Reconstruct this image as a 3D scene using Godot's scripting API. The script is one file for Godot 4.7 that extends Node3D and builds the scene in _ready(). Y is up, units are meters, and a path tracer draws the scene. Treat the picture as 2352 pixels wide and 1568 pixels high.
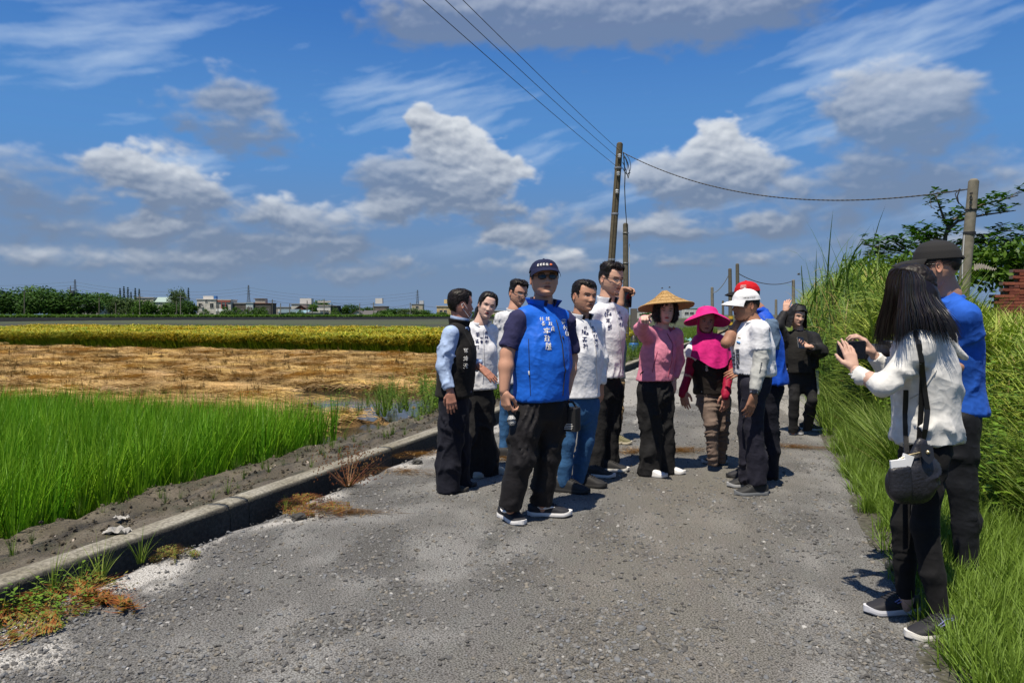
extends Node3D

# ---------- pixel to world: photograph at 2352 x 1568, y up, camera at (0, 1.4, 0) looking to -z ----------
const FPX := 1700.0
const CAMH := 1.40
const PITCH := 0.03587
const U2 := Vector2(0.3272, -0.9450)   # along the road
const V2 := Vector2(0.9450, 0.3272)    # across the road, to the right
const O2 := Vector2(-2.27, -3.54)      # a point on the left edge of the road

var rng := RandomNumberGenerator.new()
var nz := FastNoiseLite.new()
var nz2 := FastNoiseLite.new()
var nzr := FastNoiseLite.new()
var nzs := FastNoiseLite.new()
var names := {}
var mats := {}
var texs := {}

func W(px: float, py: float, d: float) -> Vector3:
	var a := (px - 1176.0) / FPX
	var b := -(py - 784.0) / FPX
	var dir := Vector3(a, b * cos(PITCH) - sin(PITCH), -(cos(PITCH) + b * sin(PITCH)))
	return Vector3(0, CAMH, 0) + dir * (d / -dir.z)

func G(px: float, py: float, y := 0.0) -> Vector3:
	var a := (px - 1176.0) / FPX
	var b := -(py - 784.0) / FPX
	var dir := Vector3(a, b * cos(PITCH) - sin(PITCH), -(cos(PITCH) + b * sin(PITCH)))
	return Vector3(0, CAMH, 0) + dir * ((y - CAMH) / dir.y)

func R(s: float, t: float, y := 0.0) -> Vector3:
	var p := O2 + U2 * s + V2 * t
	return Vector3(p.x, y, p.y)

func ST(p: Vector3) -> Vector2:
	var q := Vector2(p.x, p.z) - O2
	return Vector2(q.dot(U2), q.dot(V2))

func lin(r: float, g: float, b: float) -> Color:
	return Color(r, g, b)

func sr(r: float, g: float, b: float) -> Color:      # linear base colour -> sRGB for albedo_color
	return Color(r, g, b).linear_to_srgb()

# ---------- naming ----------
func numbered(called: String) -> String:
	if not names.has(called):
		names[called] = 0
		return called
	names[called] += 1
	return "%s_%03d" % [called, names[called]]

func tag(o: Node, label: String, category: String, group := "") -> Node:
	o.set_meta("label", label)
	o.set_meta("category", category)
	if group != "":
		o.set_meta("group", group)
	return o

func thing(called: String, label: String, category: String, at := Vector3.ZERO, group := "") -> Node3D:
	var o := Node3D.new()
	o.name = numbered(called)
	add_child(o)
	o.position = at
	tag(o, label, category, group)
	return o

func put(mesh: Mesh, called: String, mat: Material, parent: Node = null) -> MeshInstance3D:
	var o := MeshInstance3D.new()
	o.mesh = mesh
	o.material_override = mat
	if parent == null:
		o.name = numbered(called)
		add_child(o)
	else:
		o.name = called
		parent.add_child(o, true)
	return o

func setting(mesh: Mesh, called: String, mat: Material) -> MeshInstance3D:
	var o := put(mesh, called, mat)
	o.set_meta("kind", "structure")
	return o

func scatter(mesh: Mesh, called: String, mat: Material, xf: Array, cols: Array = [], parent: Node = null) -> MultiMeshInstance3D:
	var mm := MultiMesh.new()
	mm.transform_format = MultiMesh.TRANSFORM_3D
	mm.use_colors = cols.size() > 0
	mm.mesh = mesh
	mm.instance_count = xf.size()
	var st := 16 if cols.size() > 0 else 12
	var buf := PackedFloat32Array()
	buf.resize(xf.size() * st)
	for i in xf.size():
		var t: Transform3D = xf[i]
		var k := i * st
		buf[k] = t.basis.x.x; buf[k + 1] = t.basis.y.x; buf[k + 2] = t.basis.z.x; buf[k + 3] = t.origin.x
		buf[k + 4] = t.basis.x.y; buf[k + 5] = t.basis.y.y; buf[k + 6] = t.basis.z.y; buf[k + 7] = t.origin.y
		buf[k + 8] = t.basis.x.z; buf[k + 9] = t.basis.y.z; buf[k + 10] = t.basis.z.z; buf[k + 11] = t.origin.z
		if st == 16:
			var c: Color = cols[i]
			buf[k + 12] = c.r; buf[k + 13] = c.g; buf[k + 14] = c.b; buf[k + 15] = 1.0
	mm.buffer = buf
	var o := MultiMeshInstance3D.new()
	o.multimesh = mm
	o.material_override = mat
	if parent == null:
		o.name = numbered(called)
		add_child(o)
	else:
		o.name = called
		parent.add_child(o, true)
	o.set_meta("kind", "stuff")
	return o

# ---------- mesh collector ----------
class MB:
	var v := PackedVector3Array()
	var c := PackedColorArray()
	var ix := PackedInt32Array()
	var col := Color(1, 1, 1)

	func vert(p: Vector3) -> int:
		v.append(p)
		c.append(col)
		return v.size() - 1

	func tri(a: int, b: int, d: int) -> void:
		ix.append(a); ix.append(b); ix.append(d)

	func quad(a: Vector3, b: Vector3, d: Vector3, e: Vector3) -> void:   # clockwise seen from the front
		var n := v.size()
		vert(a); vert(b); vert(d); vert(e)
		tri(n, n + 1, n + 2); tri(n, n + 2, n + 3)

	func box(mid: Vector3, size: Vector3, bs := Basis.IDENTITY) -> void:
		var h := size * 0.5
		for ax in 3:
			for sgn in [-1.0, 1.0]:
				var n := Vector3.ZERO
				n[ax] = sgn
				var a := Vector3.ZERO
				a[(ax + 1) % 3] = 1.0
				var b := Vector3.ZERO
				b[(ax + 2) % 3] = sgn
				var q := []
				for k in [[-1, -1], [-1, 1], [1, 1], [1, -1]]:
					q.append(mid + bs * ((n + a * k[0] + b * k[1]) * h))
				quad(q[0], q[1], q[2], q[3])

	func tube(pts: Array, rad: Array, sides := 6, cap := true) -> void:
		var start := v.size()
		var up := Vector3(0.13, 0.27, 0.95).normalized()
		for i in pts.size():
			var p: Vector3 = pts[i]
			var dir: Vector3 = (pts[mini(i + 1, pts.size() - 1)] - pts[maxi(i - 1, 0)]).normalized()
			var x := up.cross(dir)
			if x.length() < 0.05:
				x = Vector3(1, 0, 0).cross(dir)
			x = x.normalized()
			var y := dir.cross(x)
			up = y.cross(dir) * -1.0 if false else dir.cross(x).cross(dir) * 0.0 + up
			var r: float = rad[i] if rad.size() > 1 else rad[0]
			for k in sides:
				var a := TAU * k / sides
				vert(p + (x * cos(a) + y * sin(a)) * r)
		for i in pts.size() - 1:
			for k in sides:
				var a0 := start + i * sides + k
				var a1 := start + i * sides + (k + 1) % sides
				tri(a0, a0 + sides, a1)
				tri(a1, a0 + sides, a1 + sides)
		if cap:
			for e in [0, pts.size() - 1]:
				var m := vert(pts[e])
				for k in sides:
					var a0 := start + int(e) * sides + k
					var a1 := start + int(e) * sides + (k + 1) % sides
					if e == 0:
						tri(m, a0, a1)
					else:
						tri(m, a1, a0)

	func lathe(mid: Vector3, prof: Array, sides := 16, bs := Basis.IDENTITY) -> void:   # prof: Vector2(radius, y) from the top down
		var start := v.size()
		for q in prof:
			for k in sides:
				var a := TAU * k / sides
				vert(mid + bs * Vector3(q.x * cos(a), q.y, q.x * sin(a)))
		for i in prof.size() - 1:
			for k in sides:
				var a0 := start + i * sides + k
				var a1 := start + i * sides + (k + 1) % sides
				tri(a0, a1, a0 + sides)
				tri(a1, a1 + sides, a0 + sides)

	func blade(base: Vector3, dir: Vector3, bend: Vector3, length: float, width: float, side: Vector3, segs := 3, taper := 0.6) -> void:
		var prev := -1
		for i in segs + 1:
			var f := float(i) / segs
			var p := base + dir * (length * f) + bend * (length * f * f)
			var w := width * 0.5 * (1.0 - pow(f, 1.0 / taper)) if i < segs else 0.0
			if i == segs:
				var tip := vert(p)
				tri(prev, prev + 1, tip)
			else:
				var n := vert(p - side * w)
				vert(p + side * w)
				if prev >= 0:
					tri(prev, prev + 1, n)
					tri(prev + 1, n + 1, n)
				prev = n

	func append(o: MB, xf := Transform3D.IDENTITY) -> void:
		var n := v.size()
		v.append_array(xf * o.v)
		c.append_array(o.c)
		for i in o.ix:
			ix.append(i + n)

	func mesh(smooth := true, colored := false) -> ArrayMesh:
		var arr := []
		arr.resize(Mesh.ARRAY_MAX)
		if smooth:
			var nn := PackedVector3Array()
			nn.resize(v.size())
			for i in range(0, ix.size(), 3):
				var a := ix[i]
				var b := ix[i + 1]
				var d := ix[i + 2]
				var fn := (v[d] - v[a]).cross(v[b] - v[a])
				nn[a] += fn
				nn[b] += fn
				nn[d] += fn
			for i in nn.size():
				nn[i] = nn[i].normalized() if nn[i].length_squared() > 1e-24 else Vector3.UP
			arr[Mesh.ARRAY_VERTEX] = v
			arr[Mesh.ARRAY_NORMAL] = nn
			arr[Mesh.ARRAY_INDEX] = ix
			if colored:
				arr[Mesh.ARRAY_COLOR] = c
		else:
			var vv := PackedVector3Array()
			var nn := PackedVector3Array()
			var cc := PackedColorArray()
			vv.resize(ix.size())
			nn.resize(ix.size())
			cc.resize(ix.size())
			for i in range(0, ix.size(), 3):
				var a := v[ix[i]]
				var b := v[ix[i + 1]]
				var d := v[ix[i + 2]]
				var fn := (d - a).cross(b - a).normalized()
				for k in 3:
					vv[i + k] = v[ix[i + k]]
					nn[i + k] = fn
					cc[i + k] = c[ix[i + k]]
			arr[Mesh.ARRAY_VERTEX] = vv
			arr[Mesh.ARRAY_NORMAL] = nn
			if colored:
				arr[Mesh.ARRAY_COLOR] = cc
		var m := ArrayMesh.new()
		m.add_surface_from_arrays(Mesh.PRIMITIVE_TRIANGLES, arr)
		return m

func box_mesh(mid: Vector3, size: Vector3, bs := Basis.IDENTITY) -> ArrayMesh:
	var b := MB.new()
	b.box(mid, size, bs)
	return b.mesh(false)

func tube_mesh(pts: Array, rad: Array, sides := 6) -> ArrayMesh:
	var b := MB.new()
	b.tube(pts, rad, sides)
	return b.mesh(true)

# ---------- materials ----------
func noise_tex(key: String, freq: float, octaves: int, lo: Color, hi: Color, normal := false, bump := 4.0, size := 512, kind := FastNoiseLite.TYPE_SIMPLEX_SMOOTH, fractal := FastNoiseLite.FRACTAL_FBM) -> Texture2D:
	if texs.has(key):
		return texs[key]
	var n := FastNoiseLite.new()
	n.noise_type = kind
	n.frequency = freq
	n.fractal_octaves = octaves
	n.fractal_type = fractal
	n.seed = key.hash() % 1000
	var t := NoiseTexture2D.new()
	t.width = size
	t.height = size
	t.seamless = true
	t.noise = n
	t.as_normal_map = normal
	t.bump_strength = bump
	if not normal:
		var g := Gradient.new()
		g.set_color(0, lo)
		g.set_color(1, hi)
		t.color_ramp = g
	texs[key] = t
	return t

func mat(key: String, c: Color, rough := 0.8, opt := {}) -> StandardMaterial3D:
	if mats.has(key):
		return mats[key]
	var m := StandardMaterial3D.new()
	m.albedo_color = c
	m.roughness = rough
	m.metallic_specular = opt.get("spec", 0.5)
	m.metallic = opt.get("metal", 0.0)
	m.cull_mode = BaseMaterial3D.CULL_DISABLED
	if opt.get("vc", false):
		m.vertex_color_use_as_albedo = true
	if opt.has("tex"):
		m.albedo_texture = opt.tex
	if opt.has("normal"):
		m.normal_enabled = true
		m.normal_texture = opt.normal
		m.normal_scale = opt.get("nscale", 1.0)
	if opt.has("height"):
		m.heightmap_enabled = true
		m.heightmap_texture = opt.height
		m.heightmap_scale = opt.get("hscale", 1.0)
	if opt.has("tex") or opt.has("normal") or opt.has("height"):
		m.uv1_triplanar = true
		m.uv1_world_triplanar = opt.get("world", false)
		var k: float = opt.get("scale", 1.0)
		m.uv1_scale = Vector3(k, k, k)
	if opt.has("back"):
		m.backlight_enabled = true
		m.backlight = opt.back
	if opt.has("rim"):
		m.rim_enabled = true
		m.rim = opt.rim
		m.rim_tint = 0.5
	if opt.has("sss"):
		m.subsurf_scatter_enabled = true
		m.subsurf_scatter_strength = opt.sss
	if opt.has("coat"):
		m.clearcoat_enabled = true
		m.clearcoat = opt.coat
		m.clearcoat_roughness = 0.2
	mats[key] = m
	return m

func _ready() -> void:
	rng.seed = 20240
	nz.noise_type = FastNoiseLite.TYPE_SIMPLEX_SMOOTH
	nz.fractal_octaves = 4
	nz.frequency = 1.0
	nz.seed = 11
	nz2.noise_type = FastNoiseLite.TYPE_SIMPLEX_SMOOTH
	nz2.fractal_type = FastNoiseLite.FRACTAL_NONE
	nz2.frequency = 1.0
	nz2.seed = 5
	nzr.noise_type = FastNoiseLite.TYPE_SIMPLEX_SMOOTH
	nzr.fractal_type = FastNoiseLite.FRACTAL_RIDGED
	nzr.fractal_octaves = 2
	nzr.frequency = 1.0
	nzr.seed = 8
	nzs.noise_type = FastNoiseLite.TYPE_SIMPLEX_SMOOTH
	nzs.fractal_octaves = 6
	nzs.fractal_gain = 0.54
	nzs.frequency = 1.0
	nzs.seed = 31
	setup_view()
	build_ground()
	build_far()
	build_poles()
	build_fields()
	build_bank()
	build_people()
	build_small()

func setup_view() -> void:
	var cam := Camera3D.new()
	cam.name = "camera"
	cam.position = Vector3(0, CAMH, 0)
	cam.rotation = Vector3(-PITCH, 0, 0)
	cam.fov = rad_to_deg(2.0 * atan(784.0 / FPX))
	cam.near = 0.05
	cam.far = 9000.0
	cam.current = true
	add_child(cam)
	var env := Environment.new()
	env.background_mode = Environment.BG_SKY
	env.tonemap_mode = Environment.TONE_MAPPER_LINEAR
	env.tonemap_exposure = 1.36
	env.sdfgi_enabled = true
	env.ssao_enabled = true
	env.ssil_enabled = true
	var sm := PanoramaSkyMaterial.new()
	sm.panorama = ImageTexture.create_from_image(sky_image())
	var sky := Sky.new()
	sky.sky_material = sm
	env.sky = sky
	env.background_energy_multiplier = 0.86
	var we := WorldEnvironment.new()
	we.environment = env
	add_child(we)
	var sun := DirectionalLight3D.new()
	sun.name = "sun"
	sun.light_color = Color(1.0, 0.955, 0.88)
	sun.light_energy = 1.55
	sun.light_angular_distance = 0.53
	sun.shadow_enabled = true
	add_child(sun)
	sun.look_at_from_position(Vector3(-0.2, 1.0, 0.36), Vector3.ZERO, Vector3.UP)

# ---------- sky: air and clouds by direction ----------
func sky_image() -> Image:
	# clouds: [az, el, half width, half height in degrees, weight, greyness 0 white..1 grey]
	var blobs := []
	for b in [
		[1010, 300, 75, 60, 1.1, 0.0], [1075, 375, 130, 70, 1.2, 0.05], [960, 270, 40, 36, 0.8, 0.0], [1120, 460, 130, 65, 1.1, 0.25], [960, 420, 120, 70, 0.9, 0.35], [880, 400, 90, 60, 0.7, 0.6],
		[370, 425, 140, 70, 1.0, 0.2], [270, 370, 80, 50, 0.7, 0.15], [440, 455, 90, 45, 0.7, 0.35], [520, 260, 150, 80, 0.8, 0.55], [640, 330, 110, 60, 0.6, 0.6], [560, 200, 90, 55, 0.6, 0.45],
		[1650, 330, 70, 80, 1.0, 0.05], [1600, 400, 130, 60, 0.95, 0.15], [1740, 390, 80, 60, 0.7, 0.25], [1500, 430, 200, 60, 0.8, 0.45],
		[1560, 40, 480, 85, 1.5, 0.55], [1150, 30, 330, 70, 1.0, 0.6], [1000, 70, 170, 60, 0.6, 0.6],
		[2060, 330, 160, 130, 1.0, 0.62], [2000, 220, 130, 70, 0.9, 0.4], [1900, 450, 200, 60, 0.7, 0.6], [2180, 250, 150, 70, 0.7, 0.5],
		[300, 545, 330, 30, 0.55, 0.6], [700, 520, 260, 55, 0.8, 0.5], [620, 480, 60, 40, 0.5, 0.15], [1180, 560, 120, 30, 0.55, 0.25], [1700, 530, 260, 45, 0.7, 0.5], [1500, 530, 120, 30, 0.5, 0.2], [700, 580, 220, 30, 0.6, 0.5],
		[60, 480, 150, 45, 0.6, 0.7], [2250, 430, 160, 60, 0.8, 0.7], [1300, 520, 180, 40, 0.5, 0.5], [1000, 620, 500, 22, 0.5, 0.55], [500, 600, 160, 30, 0.5, 0.55], [1300, 600, 130, 22, 0.6, 0.2], [180, 600, 200, 26, 0.6, 0.4], [340, 525, 60, 30, 0.6, 0.1], [460, 640, 160, 18, 0.5, 0.5], [820, 640, 140, 18, 0.5, 0.4], [1560, 600, 160, 24, 0.6, 0.35], [1800, 600, 160, 26, 0.6, 0.4], [1750, 520, 70, 26, 0.6, 0.1], [2050, 560, 160, 26, 0.6, 0.5], [900, 480, 50, 40, 0.7, 0.1], [1180, 540, 60, 20, 0.6, 0.1], [930, 600, 60, 22, 0.5, 0.15],
	]:
		var az := rad_to_deg(atan((b[0] - 1176.0) / FPX))
		var el := rad_to_deg(atan((723.0 - b[1]) / FPX * cos(deg_to_rad(az))))
		blobs.append([az, el, rad_to_deg(b[2] / FPX), rad_to_deg(b[3] / FPX), b[4] * (1.2 if b[1] > 465 else 1.0), minf(1.0, b[5] + 0.08)])
	var inview := blobs.size()
	var r2 := RandomNumberGenerator.new()
	r2.seed = 77
	# the same kind of sky goes on all round and overhead
	for turn in [72.0, 144.0, 216.0, 288.0]:
		for i in inview:
			var b: Array = blobs[i]
			blobs.append([b[0] + turn + r2.randf_range(-6, 6), b[1] + r2.randf_range(-0.6, 0.6), b[2], b[3], b[4], b[5]])
	for i in 70:
		var el := r2.randf_range(26, 78)
		blobs.append([r2.randf_range(-180, 180), el, r2.randf_range(4, 11) / cos(deg_to_rad(el)), r2.randf_range(2, 4.5), r2.randf_range(0.6, 1.2), r2.randf_range(0.3, 0.65)])
	var full := paint_sky(blobs, -180.0, 180.0, 90.0, 0.0, 1024, 256)
	full.resize(4096, 1024, Image.INTERPOLATE_CUBIC)
	var near := paint_sky(blobs, -45.0, 45.0, 28.0, 0.0, 1024, int(round(28.0 / 90.0 * 1024)))
	full.blit_rect(near, Rect2i(0, 0, near.get_width(), near.get_height()), Vector2i(2048 - 512, 1024 - near.get_height()))
	var out := Image.create(4096, 2048, false, Image.FORMAT_RGB8)
	out.fill(Color(0.42, 0.46, 0.42))
	out.blit_rect(full, Rect2i(0, 0, 2048, 1024), Vector2i(2048, 0))      # straight ahead (-z) is the left edge of a panorama
	out.blit_rect(full, Rect2i(2048, 0, 2048, 1024), Vector2i.ZERO)
	return out

func paint_sky(blobs: Array, az0: float, az1: float, el1: float, el0: float, w: int, h: int) -> Image:
	var bias := PackedFloat32Array()
	var hgt := PackedFloat32Array()
	var gry := PackedFloat32Array()
	bias.resize(w * h)
	hgt.resize(w * h)
	gry.resize(w * h)
	var kx := (az1 - az0) / w
	var ky := (el1 - el0) / h
	for b in blobs:
		for wrap in [-360.0, 0.0, 360.0]:
			var ca: float = b[0] + wrap
			var x0 := maxi(0, int((ca - b[2] * 1.6 - az0) / kx))
			var x1 := mini(w - 1, int((ca + b[2] * 1.6 - az0) / kx))
			var y0 := maxi(0, int((el1 - b[1] - b[3] * 1.6) / ky))
			var y1 := mini(h - 1, int((el1 - b[1] + b[3] * 1.6) / ky))
			if x1 < x0 or y1 < y0:
				continue
			var bw: float = b[2]
			var bh: float = b[3]
			var wt: float = b[4]
			var gr: float = b[5]
			var bel: float = b[1]
			for y in range(y0, y1 + 1):
				var dy := ((el1 - (y + 0.5) * ky) - bel) / bh
				for x in range(x0, x1 + 1):
					var dx := ((az0 + (x + 0.5) * kx) - ca) / bw
					var q := 1.0 - (dx * dx + dy * dy) * 0.39
					if q > 0.0:
						q = q * q * wt
						var k := y * w + x
						bias[k] += q
						hgt[k] += q * dy
						gry[k] += q * gr
	var data := PackedByteArray()
	data.resize(w * h * 3)
	for y in h:
		var el := el1 - (y + 0.5) * ky
		var e := clampf(el / 24.0, 0.0, 1.0)
		var air := Color(0.150, 0.235, 0.375).lerp(Color(0.085, 0.235, 0.52), smoothstep(0.10, 0.55, e)).lerp(Color(0.040, 0.150, 0.44), smoothstep(0.5, 1.0, e))
		air = air.lerp(Color(0.030, 0.115, 0.36), smoothstep(24.0, 80.0, el))
		var ce := sin(deg_to_rad(maxf(el, 0.5)))
		for x in w:
			var az := az0 + (x + 0.5) * kx
			var k := y * w + x
			var ar := deg_to_rad(az)
			# noise on the sphere, so that nothing pinches or seams
			var ch := cos(deg_to_rad(el))
			var dx := sin(ar) * ch * 57.3
			var dz := cos(ar) * ch * 57.3
			var dy := ce * 57.3 * 1.5
			var n1 := nzs.get_noise_3d(dx * 0.10, dy * 0.13, dz * 0.10)
			var n2 := nzs.get_noise_3d(dx * 0.33 + n1 * 0.5 + 40.0, dy * 0.42, dz * 0.33)
			# thin high streaks
			var ci := nzs.get_noise_3d((dx * 0.9 + dy * 0.9) * 0.07 + 9.0, (dy - dx * 0.42) * 0.34 + n1 * 0.25, dz * 0.07)
			var cim := nz2.get_noise_3d(dx * 0.055 + 3.0, dy * 0.07, dz * 0.055)
			var cir := clampf(ci * 1.25 + cim * 0.8 - 0.20, 0.0, 1.0) * 0.62 * smoothstep(3.0, 9.0, el)
			var c := air.lerp(Color(0.46, 0.57, 0.72), cir)
			var bi := bias[k]
			var gg := (gry[k] / bi) if bi > 0.02 else 0.7
			var dens := bi * 0.80 + n1 * 0.52 + n2 * 0.52 - lerpf(0.46, 0.34, gg) + 0.10 * smoothstep(10.0, 4.0, el)
			if dens > 0.0:
				var a := smoothstep(0.0, lerpf(0.22, 0.9, gg), dens)
				var hy := (hgt[k] / bi) if bi > 0.02 else 0.0
				var n3 := nzs.get_noise_3d(dx * 0.33 + n1 * 0.5 + 40.0 - 0.06, dy * 0.42 + 0.20, dz * 0.33)
				var relief := (n2 - n3) * 0.75 * (1.0 - gg * 0.7)
				var edge := smoothstep(0.5, 0.03, dens)
				var l := clampf(0.50 + hy * 0.70 + relief + n1 * 0.30 + edge * 0.20 - gg * 0.66, 0.0, 1.0)
				var cc := Color(0.165, 0.21, 0.295).lerp(Color(0.62, 0.65, 0.685), l)
				a *= lerpf(0.97, 0.60, gg) * lerpf(0.75, 1.0, smoothstep(0.0, 6.0, el))
				c = c.lerp(cc, a)
			c = c.lerp(Color(0.17, 0.245, 0.37), smoothstep(4.5, 0.0, el) * 0.65)
			c = c.linear_to_srgb()
			data[k * 3] = clampi(int(c.r * 255.0), 0, 255)
			data[k * 3 + 1] = clampi(int(c.g * 255.0), 0, 255)
			data[k * 3 + 2] = clampi(int(c.b * 255.0), 0, 255)
	return Image.create_from_data(w, h, false, Image.FORMAT_RGB8, data)

# ---------- ground, road, channel ----------
func grid(s0: float, s1: float, t0: float, t1: float, ns: int, nt: int, hf: Callable, cf: Callable, warp_s := 1.0) -> ArrayMesh:
	var b := MB.new()
	for i in ns + 1:
		var s := lerpf(s0, s1, pow(float(i) / ns, warp_s))
		for j in nt + 1:
			var t := lerpf(t0, t1, float(j) / nt)
			var p := R(s, t)
			p.y = hf.call(s, t)
			b.col = cf.call(s, t)
			b.vert(p)
	var w := nt + 1
	for i in ns:
		for j in nt:
			var a := i * w + j
			b.tri(a, a + w, a + 1)
			b.tri(a + 1, a + w, a + w + 1)
	return b.mesh(true, true)

func road_edge(s: float) -> float:
	return nz.get_noise_2d(s * 1.3, 4.0) * 0.05 + nz.get_noise_2d(s * 6.0, 9.0) * 0.022

func road_h(s: float, t: float) -> float:
	var h := nz.get_noise_2d(s * 0.5, t * 0.5) * 0.018 + nz.get_noise_2d(s * 2.6, t * 2.6 + 30.0) * 0.007
	h += sin(clampf(t / 4.0, 0.0, 1.0) * PI) * 0.03
	return h - 0.01

func road_c(s: float, t: float) -> Color:
	var a := nz.get_noise_2d(s * 0.35, t * 0.75) * 0.5 + nz.get_noise_2d(s * 1.7 + 50.0, t * 2.0) * 0.5
	var c := Color(0.165, 0.166, 0.162).lerp(Color(0.25, 0.252, 0.248), smoothstep(-0.12, 0.32, a))
	c = c.lerp(Color(0.115, 0.115, 0.113), smoothstep(0.02, 0.42, nz.get_noise_2d(s * 0.8 + 90.0, t * 1.3 - 20.0)) * 0.85)
	# brown dust in the wheel track on the right
	c = c.lerp(Color(0.20, 0.188, 0.163), smoothstep(0.9, 0.1, absf(t - 2.9 + nz.get_noise_2d(s * 0.4, 7.0) * 0.7)) * 0.55)
	# old concrete showing through in patches with broken outlines, along the channel and where the gravel ends
	var edge := 0.30 + nz.get_noise_2d(s * 0.9, 77.0) * 0.62
	var k := smoothstep(edge, edge - 0.16, t) * smoothstep(-0.28, 0.10, nz.get_noise_2d(s * 2.1, t * 2.6 + 11.0) + 0.10)
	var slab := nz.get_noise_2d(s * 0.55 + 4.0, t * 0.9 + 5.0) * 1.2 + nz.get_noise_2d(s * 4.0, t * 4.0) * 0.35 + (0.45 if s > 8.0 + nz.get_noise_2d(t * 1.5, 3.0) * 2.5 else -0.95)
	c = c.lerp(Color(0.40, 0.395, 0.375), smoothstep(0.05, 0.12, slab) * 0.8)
	c = c.lerp(Color(0.50, 0.495, 0.475), maxf(k, 0.0))
	return c

func bank_h(s: float, t: float) -> float:
	var h := smoothstep(3.9, 4.5, t) * 0.05 + smoothstep(4.5, 7.8, t) * 0.62
	h += nz.get_noise_2d(s * 0.7, t * 0.7) * 0.08 * smoothstep(4.0, 5.0, t)
	return h - 0.012

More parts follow.
